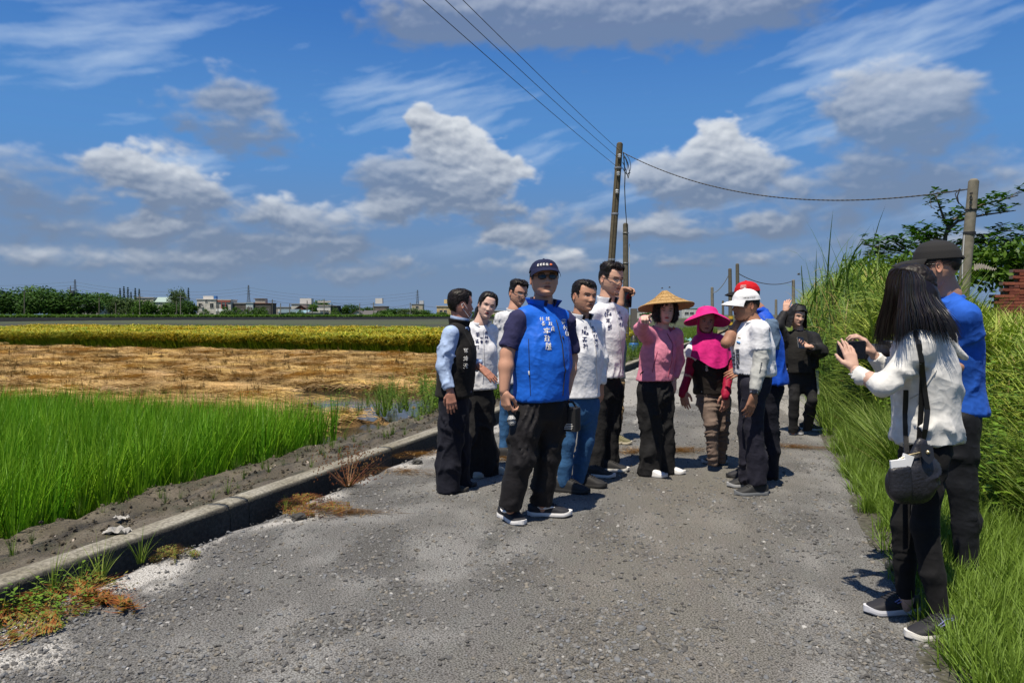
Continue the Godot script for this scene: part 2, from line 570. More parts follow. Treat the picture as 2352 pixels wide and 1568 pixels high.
func build_ground() -> void:
	var speck := noise_tex("speck", 0.09, 4, Color(0.30, 0.30, 0.30), Color(1.45, 1.43, 1.4), false, 4.0, 1024)
	var spn := noise_tex("speckn", 0.11, 3, Color.BLACK, Color.WHITE, true, 9.0, 1024)
	var soil := noise_tex("soil", 0.03, 5, Color(0.55, 0.55, 0.55), Color(1.2, 1.2, 1.2), false, 4.0, 512)
	var soiln := noise_tex("soiln", 0.05, 5, Color.BLACK, Color.WHITE, true, 8.0, 512)
	var m_road := mat("road", Color.WHITE, 0.95, {"vc": true, "tex": speck, "normal": spn, "nscale": 0.5, "scale": 0.9, "world": true, "spec": 0.3})
	var m_earth := mat("earth", Color.WHITE, 0.95, {"vc": true, "tex": soil, "normal": soiln, "nscale": 1.0, "scale": 1.3, "world": true, "spec": 0.3})
	# the wide plain
	var g := MB.new()
	g.quad(Vector3(-4000, -0.35, -6000), Vector3(4000, -0.35, -6000), Vector3(4000, -0.35, 400), Vector3(-4000, -0.35, 400))
	setting(g.mesh(false), "ground", mat("plain", sr(0.075, 0.085, 0.03), 0.95, {"tex": soil, "scale": 0.05, "world": true}))
	# road, with its broken left edge and a face down into the channel
	var b := MB.new()
	var ns := 330
	var nt := 84
	for i in ns + 1:
		var f := float(i) / ns
		var s := lerpf(-5.0, 150.0, f * 0.10 + pow(f, 4.0) * 0.90)
		for j in nt + 2:
			var e := road_edge(s)
			var t := lerpf(e, 4.35, maxf(float(j - 1), 0.0) / nt)
			var y := road_h(s, t)
			if j <= 1:
				y -= 0.012
			if j == 0:
				y = -0.45
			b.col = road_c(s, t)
			b.vert(R(s, t, y))
	var w := nt + 2
	for i in ns:
		for j in nt + 1:
			var a := i * w + j
			b.tri(a, a + w, a + 1)
			b.tri(a + 1, a + w, a + w + 1)
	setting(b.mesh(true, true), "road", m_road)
	# channel floor
	setting(grid(-6, 60, -0.3, 0.1, 60, 3, func(s, t): return -0.34 + nz.get_noise_2d(s * 2.0, t * 4.0) * 0.03, func(_s, _t): return Color(0.035, 0.034, 0.028), 1.6), "channel_bed", m_earth)
	# channel wall: cast concrete lengths
	var ctex := noise_tex("conc", 0.025, 5, Color(0.62, 0.61, 0.58), Color(1.12, 1.12, 1.1), false, 4.0, 512)
	var cn := noise_tex("concn", 0.06, 5, Color.BLACK, Color.WHITE, true, 7.0, 512)
	var m_con := mat("channel_concrete", Color.WHITE, 0.9, {"vc": true, "tex": ctex, "normal": cn, "nscale": 0.9, "scale": 2.2, "world": true})
	var cw := thing("channel_wall", "low concrete irrigation channel wall with black stained face along the road", "wall", R(0, -0.28, 0))
	var ends := [-5.0, -3.0, -0.9, 1.55, 1.75, 3.9, 6.0, 8.2, 10.4, 12.6, 15.0, 18.0, 22.0, 28.0, 36.0, 48.0]
	for k in ends.size() - 1:
		var p := MB.new()
		var s0: float = ends[k] + 0.004
		var s1: float = ends[k + 1] - 0.004
		var n := maxi(3, int((s1 - s0) * 14.0)) if k < 9 else 8
		for i in n + 1:
			var s := lerpf(s0, s1, float(i) / n)
			var rough := nz.get_noise_2d(s * 7.0, 3.0) * 0.008
			var prof := [[-0.195, -0.42], [-0.198, -0.20], [-0.2, -0.06], [-0.2, 0.055], [-0.205, 0.078], [-0.225, 0.088], [-0.29, 0.091], [-0.355, 0.088], [-0.37, 0.06], [-0.37, -0.2]]
			for q in prof.size():
				var t: float = prof[q][0] + rough * (1.0 if q < 6 else 0.3)
				var y: float = prof[q][1] + nz.get_noise_2d(s * 5.0, 20.0 + q) * 0.004
				var dirt := nz.get_noise_2d(s * 1.4, q * 2.0 + 60.0)
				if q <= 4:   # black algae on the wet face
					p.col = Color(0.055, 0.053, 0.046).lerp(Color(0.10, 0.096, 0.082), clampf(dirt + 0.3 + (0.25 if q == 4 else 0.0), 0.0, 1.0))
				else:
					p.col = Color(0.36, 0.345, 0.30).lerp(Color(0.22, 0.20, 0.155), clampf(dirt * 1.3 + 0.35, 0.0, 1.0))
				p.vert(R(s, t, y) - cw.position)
		var wq := 10
		for i in n:
			for q in wq - 1:
				var a := i * wq + q
				p.tri(a, a + 1, a + wq)
				p.tri(a + 1, a + wq + 1, a + wq)
		for e in [0, n]:
			for q in range(1, wq - 1):
				if e == 0:
					p.tri(e * wq, e * wq + q + 1, e * wq + q)
				else:
					p.tri(e * wq, e * wq + q, e * wq + q + 1)
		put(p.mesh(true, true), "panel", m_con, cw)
	# mud bank between wall and rice
	var mud_h := func(s: float, t: float) -> float:
		var h := 0.07 + nz.get_noise_2d(s * 1.6, t * 2.4) * 0.06 + nz.get_noise_2d(s * 7.0, t * 7.0) * 0.03
		h = lerpf(h, 0.083, smoothstep(-0.5, -0.36, t))
		return lerpf(-0.11, h, smoothstep(-1.34, -1.0, t + nz.get_noise_2d(s * 1.1, 5.0) * 0.14))
	var mud_c := func(s: float, t: float) -> Color:
		var a := nz.get_noise_2d(s * 1.3 + 8.0, t * 2.2)
		var c := Color(0.078, 0.064, 0.042).lerp(Color(0.135, 0.115, 0.082), smoothstep(-0.3, 0.3, a))
		return c.lerp(Color(0.04, 0.042, 0.018), smoothstep(0.12, 0.4, nz.get_noise_2d(s * 2.4, t * 4.0 + 40.0)) * 0.8)
	setting(grid(-5, 30, -1.6, -0.362, 330, 34, mud_h, mud_c, 1.5), "mud_bank", mat("mud", Color.WHITE, 0.75, {"vc": true, "tex": soil, "normal": soiln, "nscale": 1.0, "scale": 3.0, "world": true}))
	# paddy floor under the young rice: wet mud with shallow water
	var wet := mat("paddy_water", sr(0.035, 0.03, 0.018), 0.12, {"spec": 0.5, "normal": noise_tex("ripple", 0.02, 2, Color.BLACK, Color.WHITE, true, 1.5, 256), "nscale": 0.15, "scale": 1.0, "world": true})
	setting(grid(-6, 4.6, -16, -1.05, 8, 8, func(_s, _t): return -0.09, func(_s, _t): return Color.WHITE), "paddy_water", wet)
	# right bank
	setting(grid(-5, 60, 3.9, 30, 130, 60, func(s, t): return bank_h(s, t), func(s, t): return Color(0.10, 0.095, 0.075).lerp(Color(0.055, 0.06, 0.022), smoothstep(4.05, 4.7, t + nz.get_noise_2d(s, t) * 0.3)), 1.5), "bank", m_earth)
	# clods and snail shells on the mud
	var cl := MB.new()
	var cs := SphereMesh.new()
	cs.radial_segments = 7
	cs.rings = 4
	cs.radius = 1.0
	cs.height = 2.0
	var ca := cs.get_mesh_arrays()
	for p in ca[Mesh.ARRAY_VERTEX]:
		cl.vert(Vector3(p.x, p.y * 0.6, p.z) * (1.0 + nz2.get_noise_3d(p.x * 1.6, p.y * 1.6, p.z * 1.6 + 3.0) * 0.6))
	cl.ix = ca[Mesh.ARRAY_INDEX]
	var cx := []
	var cc := []
	for i in 9000:
		var ss := -3.5 + 12.0 * pow(rng.randf(), 1.2)
		var tt := rng.randf_range(-1.15, -0.4)
		var heap := nz.get_noise_2d(ss * 2.4, tt * 4.0 + 40.0)
		if heap < 0.05 and rng.randf() < 0.75:
			continue
		var r := 0.003 + 0.014 * pow(rng.randf(), 2.6)
		var p := R(ss, tt, mud_h.call(ss, tt) + r * 0.15)
		cx.append(Transform3D(Basis.from_euler(Vector3(rng.randf(), rng.randf() * TAU, rng.randf())).scaled(Vector3.ONE * r), p))
		cc.append(Color(0.07, 0.058, 0.038) * rng.randf_range(0.6, 1.5) if rng.randf() < 0.985 else Color(0.42, 0.36, 0.30))
	tag(scatter(cl.mesh(false), "mud_clods", mat("clod", Color.WHITE, 0.9, {"vc": true}), cx, cc), "small brown mud clods and pale shells on the mud bank", "mud")
	# loose stones on the road
	var stone_cols := [Color(0.10, 0.10, 0.10), Color(0.115, 0.115, 0.113), Color(0.18, 0.178, 0.17), Color(0.075, 0.073, 0.07), Color(0.13, 0.137, 0.145), Color(0.155, 0.142, 0.12), Color(0.32, 0.315, 0.30)]
	var m_stone := mat("stone", Color.WHITE, 0.9, {"vc": true})
	for variant in 3:
		var sm := SphereMesh.new()
		sm.radial_segments = 6
		sm.rings = 3
		sm.radius = 1.0
		sm.height = 2.0
		var arr := sm.get_mesh_arrays()
		var pm := MB.new()
		for p in arr[Mesh.ARRAY_VERTEX]:
			var k := 1.0 + nz2.get_noise_3d(p.x * 1.3 + variant * 7.0, p.y * 1.3, p.z * 1.3) * 0.45
			pm.vert(Vector3(p.x * 1.15, p.y * 0.62, p.z * 0.9) * k)
		pm.ix = arr[Mesh.ARRAY_INDEX]
		var xf := []
		var cols := []
		for i in 40000:
			var d := 2.2 + 10.0 * pow(rng.randf(), 1.55)
			var x := rng.randf_range(-0.72, 0.72) * d
			var st := ST(Vector3(x, 0, -d))
			if st.y < 0.0 or st.y > 4.2 or st.x < -4.5:
				continue
			var heap := smoothstep(-0.25, 0.35, nz.get_noise_2d(st.x * 0.8 + 90.0, st.y * 1.3 - 20.0)) + 0.12
			if rng.randf() > heap and rng.randf() > 0.15:
				continue
			var r := 0.003 + 0.010 * pow(rng.randf(), 4.0)
			if rng.randf() < 0.004:
				r *= 1.8
			var bs := Basis.from_euler(Vector3(rng.randf_range(-0.4, 0.4), rng.randf() * TAU, rng.randf_range(-0.4, 0.4))).scaled(Vector3.ONE * r)
			xf.append(Transform3D(bs, Vector3(x, road_h(st.x, st.y) + r * 0.25, -d)))
			var c: Color = stone_cols[rng.randi() % 6] if rng.randf() < 0.985 else stone_cols[6]
			cols.append(c * rng.randf_range(0.8, 1.25))
		var o := scatter(pm.mesh(false), "road_gravel", m_stone, xf, cols)
		tag(o, ["loose grey gravel scattered over the road surface", "loose angular stone chips scattered over the road surface", "loose rounded dark pebbles scattered over the road surface"][variant], "gravel")

# ---------- trees ----------
func crown(b: MB, mid: Vector3, rad: Vector3, clumps: int, per: int, leaf: float, spread: float, c0: Color, c1: Color, hollow := 0.55) -> void:
	for i in clumps:
		var q := Vector3(rng.randfn(), rng.randfn(), rng.randfn()).normalized() * pow(rng.randf_range(hollow, 1.0), 0.7)
		if q.y < -0.55:
			q.y *= 0.5
		var cm := mid + q * rad
		for k in per:
			var p := cm + Vector3(rng.randfn(), rng.randfn() * 0.75, rng.randfn()) * spread
			var n := Vector3(rng.randfn(), rng.randfn() + 0.9, rng.randfn()).normalized()
			var a := n.cross(Vector3(rng.randfn(), rng.randfn(), rng.randfn())).normalized() * leaf * rng.randf_range(0.7, 1.3)
			var e := n.cross(a.normalized()) * leaf * 0.45
			b.col = c0.lerp(c1, rng.randf())
			b.quad(p - a, p + e, p + a, p - e)

func limb(b: MB, p: Vector3, dir: Vector3, length: float, r: float, depth: int, tips: Array) -> void:
	var pts := [p]
	var q := p
	var d := dir
	for i in 3:
		d = (d + Vector3(rng.randf_range(-0.16, 0.16), rng.randf_range(-0.04, 0.12), rng.randf_range(-0.16, 0.16))).normalized()
		q += d * length / 3.0
		pts.append(q)
	b.tube(pts, [r, r * 0.85, r * 0.72, r * 0.58], 6)
	if depth == 0:
		tips.append([q, d])
		return
	for i in 3:
		var nd := (d + Vector3(rng.randf_range(-0.9, 0.9), rng.randf_range(0.0, 0.6), rng.randf_range(-0.9, 0.9))).normalized()
		limb(b, q, nd, length * 0.68, r * 0.55, depth - 1, tips)

func leafy(mb: Material) -> Material:
	return mb

func build_far() -> void:
	var m_leaf := mat("leaf", Color.WHITE, 0.6, {"vc": true, "back": sr(0.25, 0.3, 0.1), "spec": 0.3})
	var m_bark := mat("bark", sr(0.10, 0.085, 0.065), 0.95)
	# broadleaf, feathery, conifer and bush prototypes (12 m, 12 m, 14 m, 4 m tall)
	var protos := []
	for k in 3:
		var tb := MB.new()
		var tips := []
		limb(tb, Vector3.ZERO, Vector3.UP, 4.2, 0.34, 2, tips)
		var cb := MB.new()
		crown(cb, Vector3(0, 6.0, 0), Vector3(5.4, 5.5, 5.0), 150 if k < 2 else 90, 34, 0.42, 0.75 if k < 2 else 0.95, [Color(0.022, 0.055, 0.010), Color(0.035, 0.085, 0.014), Color(0.05, 0.085, 0.028)][k], [Color(0.055, 0.12, 0.018), Color(0.085, 0.165, 0.025), Color(0.085, 0.13, 0.045)][k])
		for t in tips:
			crown(cb, t[0], Vector3(1.2, 1.0, 1.2), 3, 20, 0.4, 0.5, Color(0.03, 0.07, 0.012), Color(0.06, 0.13, 0.02))
		protos.append([tb.mesh(true), cb.mesh(true, true)])
	var pt := MB.new()
	pt.tube([Vector3.ZERO, Vector3(0, 7, 0), Vector3(0.1, 14, 0)], [0.28, 0.16, 0.03], 6)
	var pc := MB.new()
	for lv in 15:
		var y := 1.8 + lv * 0.83
		var rr := 2.5 * (1.0 - lv / 16.5)
		for k in 7:
			var a := TAU * k / 7.0 + lv * 0.4
			var dr := Vector3(cos(a), 0.18, sin(a))
			for j in 16:
				var f := (j + 1) / 16.0
				var p := Vector3(0, y, 0) + dr * rr * f + Vector3(rng.randfn(), rng.randfn(), rng.randfn()) * 0.13
				pc.col = Color(0.018, 0.042, 0.016).lerp(Color(0.035, 0.075, 0.026), rng.randf())
				var s := Vector3(-dr.z, 0, dr.x)
				pc.quad(p - dr * 0.3, p + s * 0.2, p + dr * 0.3 + Vector3(0, 0.15, 0), p - s * 0.2)
	protos.append([pt.mesh(true), pc.mesh(true, true)])
	var bt := MB.new()
	bt.tube([Vector3.ZERO, Vector3(0.1, 1.2, 0)], [0.1, 0.06], 5)
	var bc := MB.new()
	crown(bc, Vector3(0, 1.9, 0), Vector3(2.6, 1.7, 2.2), 60, 26, 0.26, 0.42, Color(0.03, 0.075, 0.012), Color(0.08, 0.155, 0.025))
	protos.append([bt.mesh(true), bc.mesh(true, true)])
	var tree := func(kind: int, px: float, ytop: float, d: float, wpx: float, label: String, group: String) -> void:
		var base := W(px, 731, d)
		base.y = -0.3
		var hgt := W(px, ytop, d).y + 0.3
		var nat: float = [11.6, 11.6, 11.6, 14.3, 3.7][kind]
		var wid: float = [11.0, 11.0, 11.0, 5.2, 5.4][kind]
		var o := thing(["broadleaf_tree", "broadleaf_tree", "feathery_tree", "conifer_tree", "bush"][kind], label, "bush" if kind == 4 else "tree", base, group)
		put(protos[kind][0], "trunk", m_bark, o)
		put(protos[kind][1], "crown", m_leaf, o)
		var sx := wpx / FPX * d / wid
		o.scale = Vector3(sx, hgt / nat, sx)
		o.rotation.y = px * 1.7
	var far_trees := "trees beyond the far canal wall"
	for a in [
		[0, -5, 664, 235, 110, "dark rounded broadleaf tree standing left of the low white house"], [1, 78, 660, 250, 120, "tall light green broadleaf tree behind the dark tree near the low house"],
		[0, 98, 668, 225, 100, "dark green spreading tree with low crown beside the low white house"], [0, 165, 669, 232, 130, "dark broad tree overhanging the white end wall of the low house"],
		[1, 232, 674, 262, 90, "light green tree rising behind the low house roof"], [0, 262, 679, 255, 70, "dark green tree at the end of the low house"],
		[2, 290, 683, 238, 70, "loose green tree below the conifers"], [1, 335, 690, 232, 62, "pale green leafy tree in front of the grey villa"],
		[2, 408, 663, 250, 46, "tall feathery tree standing between the villa and the white house"], [0, 430, 690, 240, 46, "dark green tree close to the white two storey house wall"],
		[1, 385, 697, 235, 50, "low bright tree in front of the white porch villa"], [1, 735, 691, 300, 56, "bright green tree behind the white balcony house"],
		[0, 805, 699, 290, 52, "dark tree left of the white gable house"], [0, 845, 705, 300, 44, "dark green tree behind the white gable roof"],
		[0, 905, 708, 280, 62, "rounded dark tree beyond the long pink wall"], [2, 940, 707, 275, 60, "loose tree at the end of the pink wall"], [1, 972, 712, 280, 46, "small green tree left of the cream building"],
		[1, 1012, 717, 270, 40, "small tree in front of the cream building"], [0, 670, 716, 262, 30, "small dark tree between sheds"], [0, 1085, 715, 300, 70, "dark tree right of the cream building"],
		[0, 1500, 716, 320, 60, "dark tree beside the white greenhouse"], [1, 1240, 716, 300, 80, "broad green tree far behind the blue vest man"],
		[0, 20, 676, 262, 100, "tree filling the gap behind the dark rounded tree"], [1, 200, 680, 275, 90, "green tree far behind the low house"],
	]:
		tree.call(a[0], a[1], a[2], a[3], a[4], a[5], far_trees)
	for a in [[276, 659], [285, 655], [294, 657], [301, 668], [311, 659], [320, 661]]:
		tree.call(3, a[0], a[1], 290.0, 14.0, "dark pointed conifer in the row behind the grey villa", "row of dark conifers")
	tree.call(3, 433, 658.5, 290.0, 14.0, "single dark pointed conifer beside the white two storey house", "")
	for a in [[517, 706, 28], [540, 707, 30], [566, 711, 24], [590, 708, 30], [604, 706, 26], [690, 712, 20], [770, 708, 26], [350, 712, 40], [470, 711, 24], [880, 714, 50], [300, 708, 50], [330, 712, 40], [410, 710, 50]]:
		tree.call(4, a[0], a[1], 240.0, a[2], ("large" if a[2] > 29 else "small") + " green garden bush growing before " + beside(a[0]), "bushes in front of the village")
	build_village()
	build_plain()

func beside(px: float) -> String:   # the landmark that stands behind a pixel column
	var k := [[120, "the big dark trees"], [240, "the low white farmhouse"], [300, "the row of conifers"], [352, "the grey villa"], [395, "the porch villa"], [445, "the feathery tree"], [496, "the white two storey house"], [530, "the red columned balconies"], [564, "the dark brick block"], [581, "the pale arched house"], [625, "the block with rooftop shed"], [668, "the long teal shed"], [703, "the small blue shed"], [728, "the open shelter"], [760, "the pale balcony house"], [785, "the dark side wing"], [834, "the white cottage"], [865, "the grey roofed wing"], [905, "the pink wall"], [2000, "the pale tower block"]]
	for q in k:
		if px <= q[0]:
			return q[1]
	return "the village"

# ---------- village ----------
func bld(called: String, label: String, px0: float, px1: float, ytop: float, d: float, wall: Color, opt := {}) -> Node3D:
	var x0 := W(px0, 731, d).x
	var x1 := W(px1, 731, d).x
	var top := W(px0, ytop, d).y
	var depth: float = opt.get("depth", 7.0)
	var o := thing(called, label, opt.get("cat", "house"), Vector3((x0 + x1) * 0.5, -0.3, -d))
	var hw := (x1 - x0) * 0.5
	var h := top + 0.3
	var m := mat("wall_%s" % wall.to_html(), Color(wall.r, wall.g, wall.b).linear_to_srgb(), 0.9, {"tex": noise_tex("plaster", 0.02, 4, Color(0.8, 0.8, 0.78), Color(1.05, 1.05, 1.04), false, 4.0, 256), "scale": 0.15, "world": true})
	var roofc: Color = opt.get("roofc", Color(0.25, 0.24, 0.22))
	var mr := mat("roof_%s" % roofc.to_html(), Color(roofc.r, roofc.g, roofc.b).linear_to_srgb(), 0.85)
	var glass := mat("far_glass", sr(0.02, 0.025, 0.03), 0.15)
	var frame := mat("far_frame", sr(0.35, 0.35, 0.34), 0.6)
	var body_h := h
	if opt.get("gable", 0.0) > 0.0:
		body_h = h - float(opt.gable)
	put(box_mesh(Vector3(0, body_h * 0.5, -depth * 0.5), Vector3(hw * 2, body_h, depth)), "wall", m, o)
	if opt.get("gable", 0.0) > 0.0:
		var g: float = opt.gable
		var b := MB.new()
		var e := 0.5
		if opt.get("front_gable", false):
			var c := MB.new()
			c.quad(Vector3(-hw, body_h, 0.0), Vector3(0, h, 0.0), Vector3(0, h, 0.0), Vector3(hw, body_h, 0.0))
			put(c.mesh(false), "gable", m, o)
			for sg in [-1.0, 1.0]:
				b.box(Vector3(sg * (hw + e) * 0.5, (body_h + h) * 0.5 + 0.08, -depth * 0.5), Vector3(sqrt((hw + e) * (hw + e) + g * g), 0.18, depth + 0.8), Basis(Vector3(0, 0, 1), -sg * atan2(g, hw + e)))
		else:
			for sg in [-1.0, 1.0]:
				b.box(Vector3(0, (body_h + h) * 0.5 + 0.1, -depth * 0.5 + sg * depth * 0.27), Vector3(hw * 2 + 1.0, 0.18, sqrt(depth * depth * 0.32 + g * g)), Basis(Vector3(1, 0, 0), sg * atan2(g, depth * 0.54)))
		put(b.mesh(false), "roof", mr, o)
	else:
		put(box_mesh(Vector3(0, h + 0.13, -depth * 0.5), Vector3(hw * 2 + 0.5, 0.25, depth + 0.5)), "roof", mr, o)
	for q in opt.get("win", []):
		var wm := Vector3(lerpf(-hw, hw, q[0]), body_h * q[1], 0.0)
		var ww: float = q[2]
		var wh: float = q[3]
		var f := MB.new()
		f.box(wm + Vector3(0, wh * 0.5 + 0.05, 0.06), Vector3(ww + 0.24, 0.1, 0.12))
		f.box(wm - Vector3(0, wh * 0.5 + 0.05, -0.08), Vector3(ww + 0.3, 0.1, 0.16))
		for sg in [-1.0, 1.0]:
			f.box(wm + Vector3(sg * (ww * 0.5 + 0.06), 0, 0.06), Vector3(0.1, wh - 0.01, 0.12))
		f.box(wm + Vector3(0, 0, 0.05), Vector3(0.07, wh - 0.01, 0.08))
		var fo := put(f.mesh(false), "window", frame, o)
		put(box_mesh(wm + Vector3(0, 0, 0.012), Vector3(ww, wh, 0.03)), "pane", glass, fo)
	for q in opt.get("extra", []):   # [name, fx, y, w, h, depth, z, colour]
		var cc: Color = q[7]
		put(box_mesh(Vector3(lerpf(-hw, hw, q[1]), q[2] + q[4] * 0.5, q[6]), Vector3(q[3], q[4], q[5])), q[0], mat("ex_%s" % cc.to_html(), Color(cc.r, cc.g, cc.b).linear_to_srgb(), 0.7), o)
	return o

func build_village() -> void:
	var white := Color(0.55, 0.53, 0.50)
	var D := 300.0
	bld("low_house", "low white flat roofed farmhouse with dark parapet among big trees", 128, 226, 701, 245, Color(0.5, 0.52, 0.52), {"depth": 8.0, "roofc": Color(0.07, 0.085, 0.07), "win": [[0.08, 0.45, 1.0, 1.4], [0.42, 0.42, 1.2, 2.0], [0.58, 0.42, 1.4, 2.2], [0.76, 0.42, 1.2, 2.2], [0.9, 0.42, 1.0, 2.2]], "extra": [["parapet", 0.7, 4.25, 7.5, 0.9, 0.3, 0.4, Color(0.12, 0.16, 0.14)], ["porch_column", 0.5, 0.0, 0.3, 4.2, 0.3, 1.2, Color(0.3, 0.3, 0.28)], ["porch_column", 0.68, 0.0, 0.3, 4.2, 0.3, 1.2, Color(0.3, 0.3, 0.28)], ["porch_column", 0.84, 0.0, 0.3, 4.2, 0.3, 1.2, Color(0.3, 0.3, 0.28)]]})
	bld("gable_shed", "grey gable roofed shed behind the low white farmhouse", 140, 178, 694, 262, Color(0.3, 0.3, 0.28), {"gable": 2.2, "front_gable": true, "roofc": Color(0.14, 0.13, 0.12)})
	bld("villa", "grey white flat roofed villa beside the row of conifers", 309, 352, 684, D, Color(0.42, 0.40, 0.36), {"win": [[0.2, 0.75, 1.2, 1.2], [0.75, 0.7, 2.6, 2.0], [0.55, 0.75, 1.0, 1.2]], "roofc": Color(0.4, 0.38, 0.35), "extra": [["balcony", 0.78, 4.6, 3.4, 1.0, 1.2, 0.7, Color(0.45, 0.45, 0.44)]]})
	bld("porch_villa", "white villa with pale green sloped roof and shaded porch", 356, 392, 683, D, white, {"gable": 2.0, "roofc": Color(0.26, 0.34, 0.31), "win": [[0.7, 0.72, 2.2, 1.6], [0.3, 0.4, 1.6, 1.6], [0.75, 0.35, 2.6, 2.4]], "extra": [["balcony", 0.72, 4.2, 3.2, 1.0, 1.2, 0.7, Color(0.6, 0.6, 0.58)]]})
	bld("white_house", "white two storey house with blue water tank on its roof", 452, 496, 688, D, white, {"win": [[0.18, 0.70, 1.3, 1.7], [0.28, 0.70, 0.7, 0.7], [0.78, 0.70, 1.3, 1.7], [0.2, 0.2, 1.3, 1.6], [0.78, 0.2, 1.3, 1.6], [0.5, 0.93, 0.8, 0.7]], "roofc": Color(0.5, 0.48, 0.45), "extra": [["stair_room", 0.55, 7.9, 4.2, 1.5, 3.0, -2.5, white], ["water_tank", 0.82, 7.9, 1.9, 1.5, 1.9, -2.0, Color(0.03, 0.13, 0.35)], ["air_conditioner", 0.3, 4.7, 0.8, 0.6, 0.5, 0.28, Color(0.4, 0.4, 0.4)]]})
	bld("balcony_house", "white house with red columns on its open balconies", 497, 530, 689, D + 1, Color(0.48, 0.46, 0.44), {"win": [[0.55, 0.64, 2.6, 2.2], [0.5, 0.2, 3.0, 2.2]], "roofc": Color(0.5, 0.45, 0.42), "extra": [["red_band", 0.5, 6.9, 5.6, 0.6, 0.3, 0.2, Color(0.28, 0.08, 0.06)], ["column", 0.42, 3.6, 0.3, 3.2, 0.3, 0.9, Color(0.25, 0.05, 0.04)], ["column", 0.7, 3.6, 0.3, 3.2, 0.3, 0.9, Color(0.25, 0.05, 0.04)], ["balcony", 0.5, 3.2, 5.4, 1.0, 0.2, 1.1, Color(0.62, 0.62, 0.6)], ["carport", 0.6, 2.6, 5.0, 0.2, 3.0, 1.6, Color(0.25, 0.36, 0.38)]]})
	bld("brick_block", "dark brick block with row of small arched windows left of arched facade", 531, 564, 697, D + 3, Color(0.09, 0.08, 0.075), {"win": [[0.25, 0.5, 0.9, 1.5], [0.5, 0.5, 0.9, 1.5], [0.75, 0.5, 0.9, 1.5]], "roofc": Color(0.35, 0.34, 0.32)})
	bld("arched_house", "narrow pale blue house with three dark arches on its front", 564.5, 581, 696, D + 2, Color(0.42, 0.48, 0.52), {"win": [[0.25, 0.55, 0.7, 2.4], [0.5, 0.55, 0.7, 2.4], [0.75, 0.55, 0.7, 2.4]], "roofc": Color(0.4, 0.45, 0.48)})
	bld("dark_block", "dark brick block with white window frames and rooftop shed", 581.5, 622, 697, D + 3, Color(0.075, 0.07, 0.068), {"win": [[0.3, 0.5, 1.0, 1.4], [0.55, 0.5, 1.0, 1.4], [0.8, 0.5, 1.0, 1.4]], "roofc": Color(0.16, 0.07, 0.05), "extra": [["roof_room", 0.35, 6.3, 4.2, 1.9, 3.0, -2.5, Color(0.36, 0.33, 0.28)], ["rusty_roof", 0.3, 8.2, 4.6, 0.25, 3.6, -2.5, Color(0.12, 0.09, 0.07)]]})
	bld("flat_block", "small white flat block behind the teal sheds", 631, 668, 706, D + 25, white, {"win": [[0.3, 0.5, 1.0, 1.0], [0.7, 0.5, 1.0, 1.0]]})
	bld("terraced_block", "white block with stepped upper storey behind the red brick roof", 669, 714, 699, D + 22, white, {"win": [[0.6, 0.7, 3.0, 1.0]], "extra": [["upper_storey", 0.68, 6.3, 5.0, 2.6, 4.0, -3.5, white]]})
	bld("brick_house", "red brick gabled house between white blocks", 676, 706, 701, D + 10, Color(0.16, 0.055, 0.035), {"gable": 2.0, "front_gable": true, "roofc": Color(0.10, 0.07, 0.06), "win": [[0.5, 0.6, 1.2, 1.2]]})
	bld("teal_shed", "long teal metal shed with grey roof in front of the village", 641, 682, 711, D - 30, Color(0.05, 0.10, 0.115), {"gable": 1.3, "roofc": Color(0.075, 0.115, 0.135), "cat": "shed"})
	bld("blue_shed", "small blue metal shed beside the long teal shed", 682.5, 703, 713, D - 31, Color(0.07, 0.14, 0.17), {"gable": 1.0, "roofc": Color(0.16, 0.27, 0.32), "cat": "shed"})
	bld("open_shelter", "low white roofed open shelter near the balcony house", 704, 734, 718, D - 32, Color(0.2, 0.2, 0.18), {"roofc": Color(0.5, 0.52, 0.5), "cat": "shelter"})
	bld("two_storey_house", "pale two storey house with long balcony and dark side wing", 731, 759, 702, D - 20, Color(0.46, 0.44, 0.38), {"win": [[0.3, 0.72, 1.6, 1.4], [0.65, 0.72, 1.6, 1.4], [0.5, 0.3, 3.2, 1.8]], "roofc": Color(0.35, 0.33, 0.3), "extra": [["balcony", 0.5, 3.4, 5.0, 0.9, 0.3, 0.9, Color(0.5, 0.49, 0.45)], ["upper_rail", 0.5, 6.3, 5.0, 0.7, 0.2, 0.3, Color(0.42, 0.4, 0.36)]]})
	bld("side_wing", "dark grey wing joined to the pale balcony house", 759.5, 773, 703, D - 19, Color(0.06, 0.06, 0.058), {"roofc": Color(0.1, 0.1, 0.1)})
	bld("gable_house", "small white gabled cottage behind the long pink wall", 808, 834, 713, D - 22, white, {"gable": 1.9, "front_gable": true, "roofc": Color(0.09, 0.085, 0.08), "win": [[0.4, 0.45, 1.3, 1.2]]})
	bld("grey_wing", "grey roofed wing extending from the white cottage", 834.5, 860, 714, D - 21, Color(0.2, 0.2, 0.19), {"gable": 1.6, "roofc": Color(0.085, 0.08, 0.078)})
	bld("hut", "tiny white hut left of the white cottage", 786, 806, 723, D - 22, Color(0.4, 0.4, 0.38), {"win": [[0.5, 0.5, 0.8, 0.8]], "roofc": Color(0.12, 0.12, 0.12)})
	bld("rooftop_house", "distant dark flat house with white rooftop room", 856, 888, 704, D + 60, Color(0.16, 0.14, 0.13), {"extra": [["roof_room", 0.4, 7.2, 3.4, 2.6, 3.0, -3.0, white]]})
	bld("silo_house", "distant pale tower block seen over the trees", 945, 971, 699, D + 120, Color(0.42, 0.38, 0.30), {"win": [[0.5, 0.8, 1.5, 1.0]], "extra": [["tank", 0.85, 8.0, 2.4, 1.8, 2.4, -3.0, Color(0.4, 0.42, 0.44)]]})
